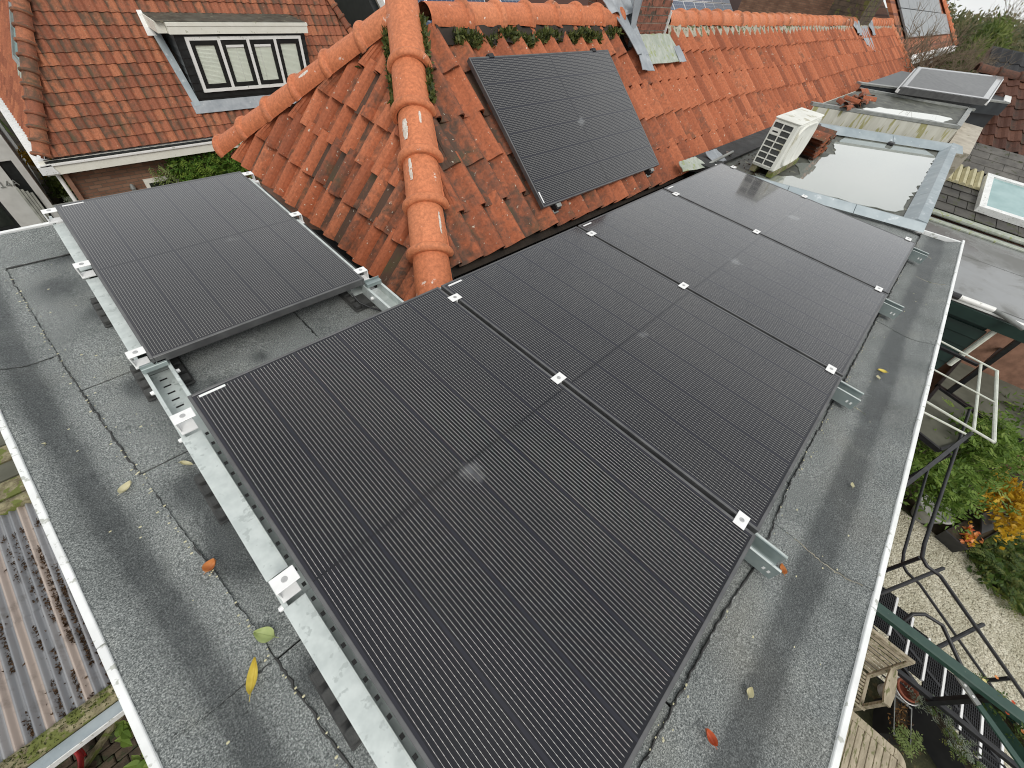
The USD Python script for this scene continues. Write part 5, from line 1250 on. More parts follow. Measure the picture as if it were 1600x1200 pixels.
tb = thing('garden_table', 'weathered slatted teak table on the balcony', 'table', (2, -1.7, BZ))
TZ = -2.4
g = MB(); x0, x1, y0, y1 = 1.55, 2.475, -2.285, -1.05
g.box((x1 - .068, y0 + .09, TZ - .03), (x1, y1, TZ), bev=.006); obj('end_rail', g, TEAK, tb)
g = MB(); g.box((x0, y0, TZ - .03), (x1 - .09, y0 + .06, TZ), bev=.006); obj('side_rail', g, TEAK, tb)
g = MB(); A = np.linspace(-math.pi / 2, 0, 8)
poly = [(x1 - .09 + .09 * math.cos(t), y0 + .09 + .09 * math.sin(t)) for t in A] + [(x1 - .068, y0 + .09), (x1 - .068, y0 + .06), (x1 - .09, y0 + .06)]
g.prism(poly, TZ - .03, TZ); obj('rounded_corner', g, TEAK, tb)
y = y0 + .064
while y < y1 - .04:
    g = MB(); g.box((x0 + .05, y, TZ - .022), (x1 - .071, y + .0435, TZ - .0015), bev=.003); obj('slat', g, TEAK, tb); y += .0478
for x in (x0 + .08, x1 - .10):
    for yy in (y0 + .1, y1 - .1):
        g = MB(); g.box((x - .025, yy - .025, BZ), (x + .025, yy + .025, TZ - .03)); obj('leg', g, TEAK, tb)

ch = thing('garden_chair', 'weathered slatted teak armchair facing the table on the balcony', 'chair', (2.95, -1.85, BZ))
sx0, sx1, sy0, sy1, sz = 2.74, 3.06, -2.10, -1.58, -2.68
for k in range(9):
    x = sx0 + .012 + k * .035; g = MB(); g.box((x, sy0 + .03, sz - .014), (x + .022, sy1 - .03, sz), bev=.002); obj('seat_slat', g, TEAK, ch)
for y in (sy0, sy1 - .03):
    g = MB(); g.box((sx0, y, sz - .035), (sx1, y + .03, sz + .004), bev=.004); obj('seat_rail', g, TEAK, ch)
g = MB(); g.box((sx0 - .022, sy0, sz - .035), (sx0 - .002, sy1, sz + .003), bev=.004); obj('seat_rail', g, TEAK, ch)
b0, b1 = V(3.05, 0, -2.64), V(3.135, 0, -2.25)
for k in range(9):
    p = b0 + (b1 - b0) * (k + .5) / 9.6; g = MB(); dx = unit(b1 - b0)
    g.obox((p[0], (sy0 + sy1) / 2 + .01, p[2]), (0, 1, 0), dx, np.cross((0, 1, 0), dx), (sy1 - sy0 - .06, .028, .013), bev=.002); obj('back_slat', g, TEAK, ch)
g = MB(); g.bar((b1[0], sy0 - .005, b1[2]), (b1[0], sy1 + .005, b1[2]), .03, .05, bev=.006); obj('top_rail', g, TEAK, ch)
for y in (sy0 + .012, sy1 - .012):
    g = MB(); g.bar((b0[0], y, b0[2] - .06), (b1[0], y, b1[2] + .01), .028, .034, up=(0, 1, 0), bev=.004); obj('back_post', g, TEAK, ch)
    yy = y - .02 if y < -1.8 else y + .02
    g = MB(); g.hull([(x, yy + s_ * w, z) for x, w in ((2.76, .026), (2.88, .040), (3.0, .036), (3.11, .024)) for s_ in (-1, 1) for z in (-2.455, -2.435)]); obj('armrest', g, TEAK, ch)
    g = MB(); g.bar((2.78, yy, -2.455), (2.72, yy, BZ), .03, .03); obj('leg', g, TEAK, ch)
    g = MB(); g.bar((2.74, yy, -2.68), (3.15, yy, BZ), .03, .03, up=(0, 1, 0)); obj('leg', g, TEAK, ch)

r_ = np.random.RandomState(21)
pl = thing('planter_box', 'black rectangular planter with a light green seedling on the mossy floor', 'planter', (3.03, -2.5, BZ))
def rimbox(c4, z0, z1, parent, mt, soil=True, t=.012, rim=GREYM):
    c = sum(V(*p) for p in c4) / 4; c4 = [V(*p) for p in c4]
    for i in range(4):
        a, b = c4[i], c4[(i + 1) % 4]; ai, bi = a + unit(c - a) * t * 1.4, b + unit(c - b) * t * 1.4
        g = MB(); g.hull([(*(c + (p - c) * (.86 if z == z0 else 1)), z) for p in (a, b, ai, bi) for z in (z0, z1)]); obj('side', g, mt, parent)
        g = MB(); g.hull([(*p, z) for p in (a, b, ai, bi) for z in (z1, z1 + .006)]); obj('rim', g, rim, parent)
    if soil:
        g = MB(); g.prism([tuple(c + (p - c) * .93) for p in c4], z1 - .05, z1 - .03); obj('soil', g, SOIL, parent)
rimbox([(3.20, -2.41), (3.20, -2.56), (2.86, -2.60), (2.85, -2.46)], BZ, -2.85, pl, PLASTICB)
sd_ = thing('seedling', 'light green leafy seedling at the near end of the small black planter', 'plant', (2.9, -2.55, -2.86))
for k in range(26): pinnate(sd_, 'leaf_spray', V(2.90, -2.56, -2.86) + r_.normal(size=3) * .025, V(*r_.normal(size=2), .5), .10, 4, .05, L_BAMBOO, r_, tone=.6)
g = leafcards(V(3.03, -2.5, -2.87) + r_.normal(size=(260, 3)) * V(.10, .035, .012), .03, r_); 
obj('sparse_plant', g, L_DEAD, colors=True, kind='stuff', label='withered growth in the small black planter', cat='plant')
pt = thing('flower_pot', 'terracotta pot set inside a white pot at the foot of the railing', 'pot', (3.33, -2.5, BZ))
g = MB(); g.lathe([(.0, 0), (.075, .0), (.105, .25), (.112, .255), (.105, .26), (.096, .25), (.09, .20)], (3.32, -2.50, BZ), n=22); obj('outer_pot', g, WHITE, pt, smooth=True)
g = MB(); g.lathe([(.05, .1), (.082, .262), (.092, .268), (.098, .275), (.092, .283), (.078, .28), (.066, .2), (.0, .19)], (3.32, -2.49, BZ), n=22); obj('inner_pot', g, TERRA, pt, smooth=True)
sp_ = thing('spiky_plant', 'small spiky plant hanging over the terracotta pot', 'plant', (3.3, -2.55, -2.85))
for k in range(26): pinnate(sp_, 'leaf_spray', V(3.31, -2.54, -2.84) + r_.normal(size=3) * .02, V(r_.normal() * .4 - .2, -.6 + r_.normal() * .5, .4), .11, 3, .03, L_SILVER, r_, tone=.6)
pl2 = thing('planter_box', 'long black planter with grey leaved plants beside the rail', 'planter', (3.25, -2.85, BZ))
rimbox([(3.44, -2.62), (3.30, -2.60), (2.98, -3.08), (3.12, -3.16)], BZ, -2.82, pl2, PLASTICB, rim=BLACKM)
gp2 = thing('silver_plant', 'bushy grey green plants filling the long black planter', 'plant', (3.22, -2.85, -2.8))
for k in range(120):
    t = r_.rand(); p = V(3.36, -2.62, -2.80) * (1 - t) + V(3.06, -3.08, -2.80) * t + r_.normal(size=3) * V(.045, .045, .02)
    pinnate(gp2, 'leaf_spray', p, V(*(r_.normal(size=2) * .8), .9), .09, 4, .032, L_SILVER if r_.rand() < .6 else L_FERN, r_, tone=r_.uniform(.3, .9))
fb = thing('flower_box', 'green box of red and yellow flowers hanging behind the diagonal green rail', 'planter', (3.3, -2.75, -2.3))
fq = [V(3.36, -2.44), V(3.25, -2.50), V(2.92, -2.98), V(3.06, -3.06)]
fq = [p + V(.10, -.08) for p in fq]
rimbox([tuple(p) for p in fq], -2.38, -2.25, fb, GREENRAIL, rim=GREENRAIL)
fl_ = thing('flowers', 'red and yellow flowers with dark leaves in the hanging green box', 'plant', (3.2, -2.8, -2.3))
for k in range(110):
    t = r_.rand(); p = V(3.40, -2.56, -2.23) * (1 - t) + V(3.12, -3.06, -2.23) * t + r_.normal(size=3) * V(.04, .04, .03)
    pinnate(fl_, 'leaf_spray', p, V(*(r_.normal(size=2)), .8), .07, 3, .045, L_FERN, r_, tone=r_.uniform(.2, .9))
for k in range(26):
    t = r_.rand(); p = V(3.40, -2.56, -2.18) * (1 - t) + V(3.12, -3.06, -2.18) * t + r_.normal(size=3) * V(.035, .03, .015)
    c_ = r_.choice([0.0, .1, .5, 1.0, .9]); g = MB()
    for a in range(6):
        an = a * math.pi / 3; q = V(math.cos(an), math.sin(an), .35) * .016; w = V(-math.sin(an), math.cos(an), 0) * .008
        g.add([p, p + q * .7 + w, p + q, p + q * .7 - w], [[0, 1, 2], [0, 2, 3]], (c_, 0, 0))
    obj('flower', g, PETAL, fl_, colors=True)

# metal stair from the balcony to the garden
st = thing('metal_stair', 'black metal stair with perforated treads and tube handrails down to the gravel', 'stair', (4.2, -2.6, -3))
for k in range(9):
    y = -1.95 - k * .20; z = -3.22 - k * .022; x0_, x1_ = 4.72 - k * .088, 5.02 - k * .088
    x0_, x1_ = x0_ - .45, x1_ - .20
    g = MB()
    for i in range(9): g.box((x0_, y - i * .0185, z - .022), (x1_, y - i * .0185 - .006, z))
    for i in range(16):
        xx = x0_ + (x1_ - x0_) * i / 15; g.box((xx - .003, y, z - .020), (xx + .003, y - .155, z - .003))
    obj('tread', g, BLACKM, st)
    g = MB(); g.box((x0_, y - .160, z - .03), (x1_, y - .182, z + .004)); obj('nosing', g, ALU, st)
for x_o in (-.46, -.19):
    g = MB(); g.bar((4.72 + x_o, -1.75, -3.25), (4.72 - .75 + x_o, -3.75, -3.46), .03, .12); obj('stringer', g, BLACKM, st)
g = MB(); g.tube([(7.56, -2.23, -2.3), (6.0, -2.13, -2.3), (4.55, -2.04, -2.3), (4.38, -2.05, -2.31), (4.33, -2.12, -2.33), (4.36, -2.26, -2.36), (4.52, -3.72, -3.2), (4.62, -4.6, -3.72)], .018, 10); obj('handrail', g, BLACKM, st, smooth=True)
g = MB(); g.tube([(6.6, -2.20, -2.75), (4.78, -2.16, -2.75), (4.62, -2.18, -2.76), (4.57, -2.25, -2.78), (4.60, -2.42, -2.84), (4.73, -3.56, -3.5), (4.8, -4.2, -3.87)], .016, 8); obj('lower_handrail', g, BLACKM, st, smooth=True)
for a, b in (((4.05, -2.06, -2.78), (4.86, -2.50, -2.68)), ((3.92, -2.62, -2.78), (4.62, -3.00, -2.80))):
    g = MB(); g.tube([a, b], .019, 8); obj('brace', g, BLACKM, st)
g = MB(); g.tube([(3.85, -2.25, -2.68), (3.93, -2.26, -2.60), (4.02, -2.35, -2.59), (4.06, -2.52, -2.61), (3.90, -2.82, -2.75), (3.80, -3.05, -2.9)], .018, 10); obj('grab_rail', g, BLACKM, st, smooth=True)
for x, y in ((4.4, -2.06), (4.5, -3.5), (6.4, -2.15)):
    g = MB(); g.tube([(x, y, -2.35 if y > -3 else -3.1), (x, y, GZ)], .02, 8); obj('post', g, BLACKM, st)

rk = thing('drying_rack', 'white tube clothes drying rack on an arm outside the right roof edge', 'drying rack', (6.4, -1.6, -1.5))
for a, b, w in (((7.21, -1.24, -1.5), (7.15, -1.88, -1.5), .012), ((7.15, -1.88, -1.5), (5.57, -1.92, -1.5), .018), ((7.21, -1.72, -1.52), (5.61, -1.75, -1.52), .015), ((5.66, -1.00, -1.5), (5.57, -1.92, -1.5), .014),
                ((6.41, -1.0, -1.5), (6.37, -1.89, -1.5), .010), ((5.46, -1.0, -1.54), (5.51, -1.70, -1.54), .012), ((7.0, -1.0, -1.5), (7.21, -1.24, -1.5), .012)):
    g = MB(); g.tube([a, b], w, 8); obj('bar', g, RACKW, rk)
g = MB(); g.bar((5.62, -1.76, -1.56), (4.02, -1.27, -1.56), .035, .03); obj('arm', g, BLACKM, rk)
g = MB(); g.bar((7.3, -.8, -1.62), (7.2, -1.72, -1.56), .05, .03); obj('arm', g, BLACKM, rk)

# planting in the garden
sh = thing('wisteria_shrub', 'large green shrub with feathery compound leaves beyond the drying rack', 'shrub', (9.4, -3.6, GZ))
r_ = np.random.RandomState(31)
for k in range(5):
    q = V(9.9 + r_.uniform(-.9, .9), -3.6 + r_.uniform(-.4, .4), -3.9); g = MB(); g.tube([(9.9, -3.6, GZ), (9.9 + (q[0] - 9.9) * .4, -3.6, -5.0), q], [.05, .035, .012], 7); obj('stem', g, BARK, sh)
cl_ = [V(9.9 + r_.uniform(-1.6, 1.6), 0, r_.uniform(-4.6, -3.35)) for _ in range(34)]
for c in cl_: c[1] = -3.15 - .30 * (c[0] - 8.3) + r_.uniform(-.5, .45)
for k in range(300):
    c = cl_[r_.randint(len(cl_))]; p = c + r_.normal(size=3) * V(.17, .17, .12)
    pinnate(sh, 'leaf_spray', p, V(*r_.normal(size=2), r_.uniform(-.1, .7)), r_.uniform(.24, .40), 6, .13, L_SHRUB, r_, tone=r_.uniform(.25, .85))
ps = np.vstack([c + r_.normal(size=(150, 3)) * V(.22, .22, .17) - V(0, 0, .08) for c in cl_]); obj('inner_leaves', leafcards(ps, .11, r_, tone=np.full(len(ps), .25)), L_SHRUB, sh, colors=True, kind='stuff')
ys = thing('yellow_shrub', 'shrub with bright yellow autumn leaves at the right edge', 'shrub', (10.4, -4.95, GZ))
g = MB()
for k in range(7): g.tube([(10.5, -5.0, GZ), (10.4 + r_.uniform(-.7, .7), -4.95 + r_.uniform(-.45, .3), -4.85)], [.02, .006], 5)
obj('stems', g, BARK, ys)
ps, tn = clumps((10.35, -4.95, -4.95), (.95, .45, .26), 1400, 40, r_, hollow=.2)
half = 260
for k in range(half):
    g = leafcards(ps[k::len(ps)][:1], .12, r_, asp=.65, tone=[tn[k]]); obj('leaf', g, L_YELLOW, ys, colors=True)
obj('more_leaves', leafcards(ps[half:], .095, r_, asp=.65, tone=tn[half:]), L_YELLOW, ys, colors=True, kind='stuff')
fe = thing('fern_bed', 'bed of green ferns along the edge of the gravel', 'ferns', (9.1, -5.3, GZ))
for k in range(230):
    x = r_.uniform(8.35, 10.2); y = -4.85 - .35 * (9.3 - x) * (x < 9.3) - r_.uniform(-.05, 1.0)
    if x < 8.7: y -= .25
    pinnate(fe, 'fern_frond', V(x, y, GZ + r_.uniform(.05, .25)), V(*r_.normal(size=2), r_.uniform(.3, 1)), r_.uniform(.25, .42), 9, .075, L_FERN, r_, droop=.5, tone=r_.uniform(.15, .9))
ps = np.c_[r_.uniform(8.4, 10.3, 1800), r_.uniform(-6.6, -4.8, 1800), r_.uniform(GZ, GZ + .2, 1800)]; ps = ps[ps[:, 1] < -4.75 - .3 * np.maximum(0, 9.3 - ps[:, 0])]
obj('undergrowth', leafcards(ps, .10, r_, asp=.7), L_FERN, fe, colors=True, kind='stuff')
bw = thing('stone_bowl', 'pale round stone bowl with a little plant by the gravel', 'bowl', (9.2, -3.98, GZ))
g = MB(); g.lathe([(0, .0), (.16, .0), (.30, .36), (.34, .40), (.30, .42), (.26, .38), (.12, .30), (0, .29)], (9.2, -3.98, GZ), n=28); obj('basin', g, CONCRETE, bw, smooth=True)
band_l_ = thing('white_flower_plant', 'plant with round pale yellow leaves beside the stone bowl', 'plant', (9.4, -4.1, -5.2))
for k in range(46): 
    p = V(9.55, -4.16, -5.1) + r_.normal(size=3) * V(.18, .10, .10); g = leafcards(p[None], .11, r_, asp=.8, tone=[.85 if k < 10 else .4]); obj('leaf', g, L_BAMBOO if k < 10 else L_IVY, band_l_, colors=True)
tr = thing('garden_trough', 'open black trough of orange flowers at the edge of the gravel', 'planter', (9.3, -4.7, GZ))
rimbox([(8.85, -4.24), (8.73, -4.63), (9.85, -5.14), (10.0, -4.78)], GZ, -5.28, tr, PLASTICB, rim=BLACKM, t=.03)
g = MB(); g.slab([V(9.35, -4.80, -5.25), V(9.75, -5.02, -5.25), V(9.95, -4.78, -4.98), V(9.55, -4.58, -4.98)], .02); obj('lid', g, PLASTICB, tr)
of = thing('orange_flowers', 'orange flowers growing in the black trough', 'plant', (9.05, -4.6, -5.25))
for k in range(40):
    p = V(9.10, -4.62, -5.24) + r_.normal(size=3) * V(.14, .06, .03); g = leafcards(np.repeat(p[None], 3, 0), .08, r_, asp=.7, tone=[.35] * 3); obj('flower', g, PETAL if k % 3 else L_YELLOW, of, colors=True)
for i, (poly, z, lab) in enumerate((([(8.6, -2.25), (10.35, -2.55), (9.95, -3.75), (9.2, -3.2), (8.4, -2.8)], -3.6, 'olive grey flat shed roof behind the shrub, nearer part'), ([(10.45, -2.55), (12.4, -2.9), (12.4, -5.2), (10.3, -4.9), (10.1, -3.75)], -3.62, 'olive grey flat shed roof behind the shrub, farther part'))):
    t = thing('shed_roof', lab, 'roof', (*poly[0], z)); g = MB(); g.prism(poly, z - .06, z); obj('slab', g, OLIVE, t)
    for a in range(len(poly)):
        p, q = V(*poly[a]), V(*poly[(a + 1) % len(poly)]); g = MB(); g.bar((*p, z + .004), (*q, z + .004), .05, .08); obj('edge_board', g, BLACKM, t)
wb = thing('brick_garden_house', 'brick wall with a dark pergola post at the right edge of the view', 'wall', (12.5, -3.6, GZ))
BRICKW = mat('far_brick_wall', {'g': ('geometry', {}), 's': ('separate_xyz', {}), 'ad': ('math', {'math_type': 'subtract'}), 'c': ('combine_xyz', {}), 'b': ('brick_texture', {'color1': (0.20, 0.10, 0.062), 'color2': (0.29, 0.16, 0.10), 'mortar': (0.15, 0.115, 0.085), 'scale': 1.0, 'mortar_size': 0.006, 'brick_width': 0.21, 'row_height': 0.068, 'bias': 0.1}),
                                 'n': ('noise_texture', {'scale': 3.0, 'detail': 4.0}), 'r': ('rgb_ramp', {'ramp': [(0.3, (0.75, 0.75, 0.75)), (0.7, (1.1, 1.1, 1.1))]}), 'm': ('mix', {'mix_type': 'multiply', 'fac': 1.0}), 'p': ('principled_bsdf', {'roughness': 0.9}), 'bp': ('bump', {'strength': 0.6, 'distance': 0.01, 'invert': True})},
             [('g.position', 's.vector'), ('s.x', 'ad.value1'), ('s.y', 'ad.value2'), ('ad.value', 'c.x'), ('s.z', 'c.y'), ('c.vector', 'b.vector'), ('b.color', 'm.color1'), ('g.position', 'n.vector'), ('n.fac', 'r.fac'), ('r.color', 'm.color2'), ('m.color', 'p.base_color'), ('b.fac', 'bp.height'), ('bp.normal', 'p.normal')])
g = MB(); g.box((12.6, -6.5, GZ), (12.8, -2.6, -2.0)); obj('wall', g, BRICKW, wb)
g = MB(); g.bar((8.9, -2.05, -1.35), (10.9, -2.95, -1.9), .07, .09); g.bar((10.2, -2.62, -1.7), (10.4, -2.75, -3.6), .08, .08, up=(1, 0, 0)); obj('post', g, BLACKM, wb)
for k in range(2):
    g = MB(); g.bar((10.3, -2.7, -2.5 - .55 * k), (12.4, -3.2, -2.5 - .55 * k), .05, .06); obj('cross_bar', g, BLACKM, wb)

# ------------------------------------------------------------------ lower left: corrugated lean-to, paving, hose
lt = thing('corrugated_lean_to', 'lean-to roof of aged corrugated plastic littered with leaves, left below the flat roof', 'lean-to', (-2.3, 4, -4))
r_ = np.random.RandomState(51)
LZ = -4.0
pitch = .072
for s_, (ya_, yb_, lift) in enumerate(((2.93, 4.12, .006), (4.02, 5.52, 0.0))):
    for sh_ in range(3):
        xa = -4.4 + sh_ * 1.22; n = int(1.26 / pitch * 8)
        xs = xa + np.arange(n + 1) * pitch / 8
        P = np.array([[(x, y, LZ + lift + .004 * sh_ + (y - 2.93) * .05 + .021 * math.sin(2 * math.pi * x / pitch)) for x in xs] for y in np.linspace(ya_, yb_, 6)])
        C = np.zeros(P.shape); col = r_.rand(60)
        pink = {19, 24, 27, 31}
        kk = ((xs + 4.4) / pitch).astype(int)
        for i, k in enumerate(kk): C[:, i, 0] = (.8 + .2 * col[k % 60]) if k in pink and not s_ == 9 else .1 + .45 * col[k % 60]
        g = MB(); g.grid(P, C, flip=True); obj('corrugated_sheet', g, PLASTC, lt, colors=True, smooth=True)
def beam(a, b, w, h, mt, name, parent, n=40, amp=.010, seed=1):
    rr = np.random.RandomState(seed); a, b = V(*a), V(*b); g = MB(); up = V(0, 0, 1); t = unit(b - a); s_ = unit(np.cross(up, t))
    prof = [(-w / 2, -h / 2), (-w / 2, h / 2), (-w / 4, h / 2 + .004), (0, h / 2), (w / 4, h / 2 + .004), (w / 2, h / 2), (w / 2, -h / 2), (-w / 2, -h / 2)]
    P = np.array([[a + (b - a) * i / n + s_ * (u + rr.uniform(-amp, amp) * .5) + up * (v + rr.uniform(-amp, amp) * .6) for u, v in prof] for i in range(n + 1)])
    g.grid(P); return obj(name, g, mt, parent, smooth=True)
beam((-4.5, 2.86, -4.0), (-.4, 2.86, -3.97), .16, .07, MOSSWOOD, 'mossy_beam', lt)
beam((-4.5, 5.55, -3.86), (-.4, 5.55, -3.83), .13, .08, MOSSWOOD, 'mossy_beam', lt, seed=4)
g = MB(); g.hull([(x, y, z) for x in (-4.5, -.4) for y, z in ((2.765, -3.985), (2.765, -4.06), (2.66, -4.06), (2.655, -3.985))]); obj('gutter', g, ZINC, lt)
g = MB(); g.hull([(x, y, z) for x in (-4.5, -.4) for y, z in ((2.655, -3.98), (2.655, -4.07), (2.645, -4.07), (2.645, -3.978))]); obj('gutter_lip', g, TRIMW, lt)
for x in (-2.95, -1.2):
    g = MB(); g.box((x - .04, 2.9, GZ), (x + .04, 2.98, -4.05)); obj('post', g, MOSSWOOD, lt)
ps = []
for k in range(9000):
    kf = r_.choice([-29, -30, -31, -28, -32, -33, -36, -27, -26, -25, -30, -29]); row = pitch * (kf + .75) - .018; y = r_.uniform(2.95, 5.2)
    if math.sin(7 * y + kf * 2.3) + math.sin(3.1 * y + kf) < -.2: continue
    if r_.rand() < .6 and y > 4.2: continue
    ps.append((row + .018 + r_.normal() * .022, y, LZ - .006 + r_.rand() * .012 + (y - 2.93) * .05))
obj('leaf_litter', leafcards(np.array(ps), .030, r_, up=.1, asp=.6, tone=np.full(len(ps), .05)), L_DEAD, colors=True, kind='stuff', label='dark fallen leaves lying in the furrows of the corrugated lean-to', cat='litter')
moss('moss', [(x, 2.86, -3.955) for x in np.linspace(-4.2, -.5, 80)], V(.02, .075, .01), 2600, .022, lt)
pv_ = thing('brick_paving', 'dark old brick paving below the lean-to at the lower left corner', 'paving', (-2.6, 2.6, GZ), kind='structure')
r_ = np.random.RandomState(52); rp = random.Random(4)
BR_PAV = weathered('dark_paving_brick', (0.045, 0.034, 0.022), (0.105, 0.078, 0.05), 7, rough=0.9, bump=0.6, bscale=50, spots=((0.04, 0.05, 0.02), 9, 0.55))
for row in range(15):
    for k in range(13):
        x = -4.0 + k * .212 + (.106 if row % 2 else 0); y = 1.9 + row * .112
        g = MB(); q = V(x, y, GZ + rp.uniform(-.006, .008)); a = rp.uniform(-.04, .04)
        g.obox(q, (math.cos(a), math.sin(a), rp.uniform(-.03, .03)), (-math.sin(a), math.cos(a), 0), (0, 0, 1), (.20, .102, .05), bev=.008); obj('brick', g, BR_PAV, pv_)
g = MB(); g.bar((-3.6, 2.65, GZ + .06), (-1.4, 4.0, GZ + .06), .05, .07); obj('timber_edge', g, MOSSWOOD, label='old timber edging across the dark brick paving', cat='timber')
g = MB(); A = np.linspace(0, 2 * math.pi * 1.86, 90); hc = V(-3.22, 3.12, GZ + .12)
hz = thing('garden_hose', 'coiled red garden hose on the dark paving', 'hose', hc)
g.tube([hc + V(.30 * math.cos(t), .30 * math.sin(t), .03 * t / 3) for t in A], .026, 8); obj('coil', g, REDH, hz, smooth=True)
for nm, c, lab, n_ in (('leafy_plant', V(-2.20, 2.42, -4.9), 'leafy green plant nearest the bottom of the left white edge', 34), ('leafy_plant', V(-2.28, 2.82, -4.9), 'small leafy plant above the other one beside the left white edge', 16)):
    t = thing(nm, lab, 'plant', (c[0], c[1], GZ)); g = MB(); g.tube([(c[0] + .1, c[1], GZ), c], [.012, .006], 5); obj('stem', g, BARK, t)
    for k in range(n_):
        p = c + r_.normal(size=3) * V(.06, .06, .05); d = unit(V(*r_.normal(size=2), .35)); q = unit(np.cross(d, (0, 0, 1))); L = r_.uniform(.10, .17)
        P = np.array([[p + d * L * s_ + q * w * L * .27 * math.sin(math.pi * min(.97, s_ ** .8 + .03)) - V(0, 0, .25 * L * s_ * s_) + V(0, 0, .04 * L * abs(w)) for w in (-1, 0, 1)] for s_ in np.linspace(0, 1, 6)])
        g = MB(); g.grid(P, (r_.uniform(.2, .8), 0, 0)); obj('leaf', g, L_SHRUB, t, colors=True)
ol = thing('mossy_shed_roof', 'greenish mossy board roof seen at the left edge above the lean-to', 'shed roof', (-2.6, 7, -4.3))
for k in range(7):
    g = MB(); y = 5.85 + k * .30; g.hull([(x, yy, -4.35 + .02 * k + h) for x in (-4.8, -.8) for yy in (y, y + .29) for h in (0, .03)]); obj('board', g, MOSSWOOD if k % 2 else OLIVE, ol)
g = MB(); g.bar((-4.8, 8.1, -4.15), (-.8, 8.1, -4.15), .12, .12); obj('edge_board', g, CREAM, ol)

# ------------------------------------------------------------------ the neighbour's house, upper left
nb = thing('neighbour_house', 'neighbour house with weathered orange tile roof, cream gutter and black dormer', 'house', (4, 13.5, GZ))
E0 = V(.05, 12.0, -2.60); NP = math.radians(62); NVY = V(0, math.cos(NP), math.sin(NP)); NNZ = V(0, -math.sin(NP), math.cos(NP)); XR = 7.9
hl = lambda v: .05 + v * .46; hr = lambda v: XR - v * .46
SLN = 3.5
m = MB(); m.hull([V(x, E0[1], E0[2]) + NVY * v - NNZ * h for x, v in ((hl(-.02), -.02), (hl(SLN), SLN), (hr(SLN), SLN), (hr(-.02), -.02)) for h in (.02, .06)]); nbr = obj('roof_slope', m, UNDER, nb)
r_ = random.Random(61); til = []
for c in range(18):
    for k in range(52):
        u, v = k * .166 - .1, c * .196 - .03
        um, vm = u + .083, v + .098
        if um < hl(vm) - .08 or um > hr(vm) + .05: continue
        dv0, dv1 = .58, 2.0
        if 2.86 < um < 5.72 and .42 < vm < 2.12: continue
        til.append((u, v, (r_.random(), r_.uniform(.05, .62)), (r_.uniform(-.003, .003), r_.uniform(-.004, .004), r_.uniform(-.012, .012))))
til.sort(key=lambda t: np.linalg.norm(V(t[0], 12, -2.6) + NVY * t[1] - EYE) + (3 if t[1] > 2.7 else 0))
def nb_tile(add, t, k=1):
    u, v, tint, jit = t
    tile(add, V(0, E0[1], E0[2]), V(1, 0, 0), NVY, NNZ, u, v, .166 * 1.05, .235, tint, jit=jit, lift=.024, hs=1.1, ts=TS[::k], prof=(np.array([.012, .004, 0, .002, .010, .022, .032, .036, .032, .022, .013]))[::k], clamp=lambda U, W_: (min(max(U, hl(W_) + .0), hr(W_)), W_))
for t in til[:300]:
    g = MB(); nb_tile(g.add, t); obj('roof_tile', g, TILE_NB, nbr, colors=True)
g = MB()
for t in til[300:]: nb_tile(g.add, t, 2)
obj('upper_roof_tiles', g, TILE_NB, nbr, colors=True, kind='stuff', label='the remaining clay tiles higher up the slope')
# left hip end, seen at a grazing angle
LN = V(-.883, 0, .46)
m = MB(); m.hull([V(.05, 12, -2.6) - LN * .02, V(hl(SLN), 12 + SLN * .469, -2.6 + SLN * .883) - LN * .02, V(hl(SLN), 19.5, -2.6 + SLN * .883) - LN * .02, V(.05, 19.5, -2.6) - LN * .02, V(.3, 13, -2.65), V(.3, 19.4, -2.65)]); obj('roof_slope', m, UNDER, nb, label='left hip end seen edge on')
LVY2 = unit(V(.46, 0, .883)); LN2 = unit(np.cross(V(0, -1, 0), LVY2)); g = MB(); yh = lambda v: 12 + v * .469
g2 = MB()
for c in range(18):
    for k in range(48):
        y = 19.4 - k * .166; v = c * .196 - .03
        if y - .08 < yh(v) - .05: continue
        tile(g.add, V(.05, 0, -2.6), V(0, -1, 0), LVY2, LN2, -y, v, .172, .24, (r_.random(), r_.uniform(.05, .3)), lift=.02, hs=.6, ts=TS[::2], prof=TH[::2], clamp=lambda U, W_: (min(U, -yh(W_)), W_))
obj('hip_end_tiles', g, TILE_NB, nb, colors=True, kind='stuff', label='orange tiles of the left hip end')
for i in range(17):
    v0, v1 = SLN * i / 17, SLN * (i + 1) / 17
    pa = V(hl(v0), 12 + v0 * .469, -2.6 + v0 * .883); pb = V(hl(v1), 12 + v1 * .469, -2.6 + v1 * .883)
    obj('hip_tile', cap_tile(pa + V(-.02, -.03, .03), pb + V(-.02, -.03, .03), unit(V(-.6, -.5, .8)), .125, True, 0, (r_.random(), r_.uniform(.3, .75))), TILE_NB, nb, colors=True, smooth=True)
    pa = V(hr(v0), 12 + v0 * .469, -2.6 + v0 * .883); pb = V(hr(v1), 12 + v1 * .469, -2.6 + v1 * .883)
    obj('hip_tile', cap_tile(pa + V(.02, -.03, .03), pb + V(.02, -.03, .03), unit(V(.6, -.5, .8)), .10, True, 0, (r_.random(), r_.uniform(.2, .5))), TILE_NB, nb, colors=True, smooth=True)
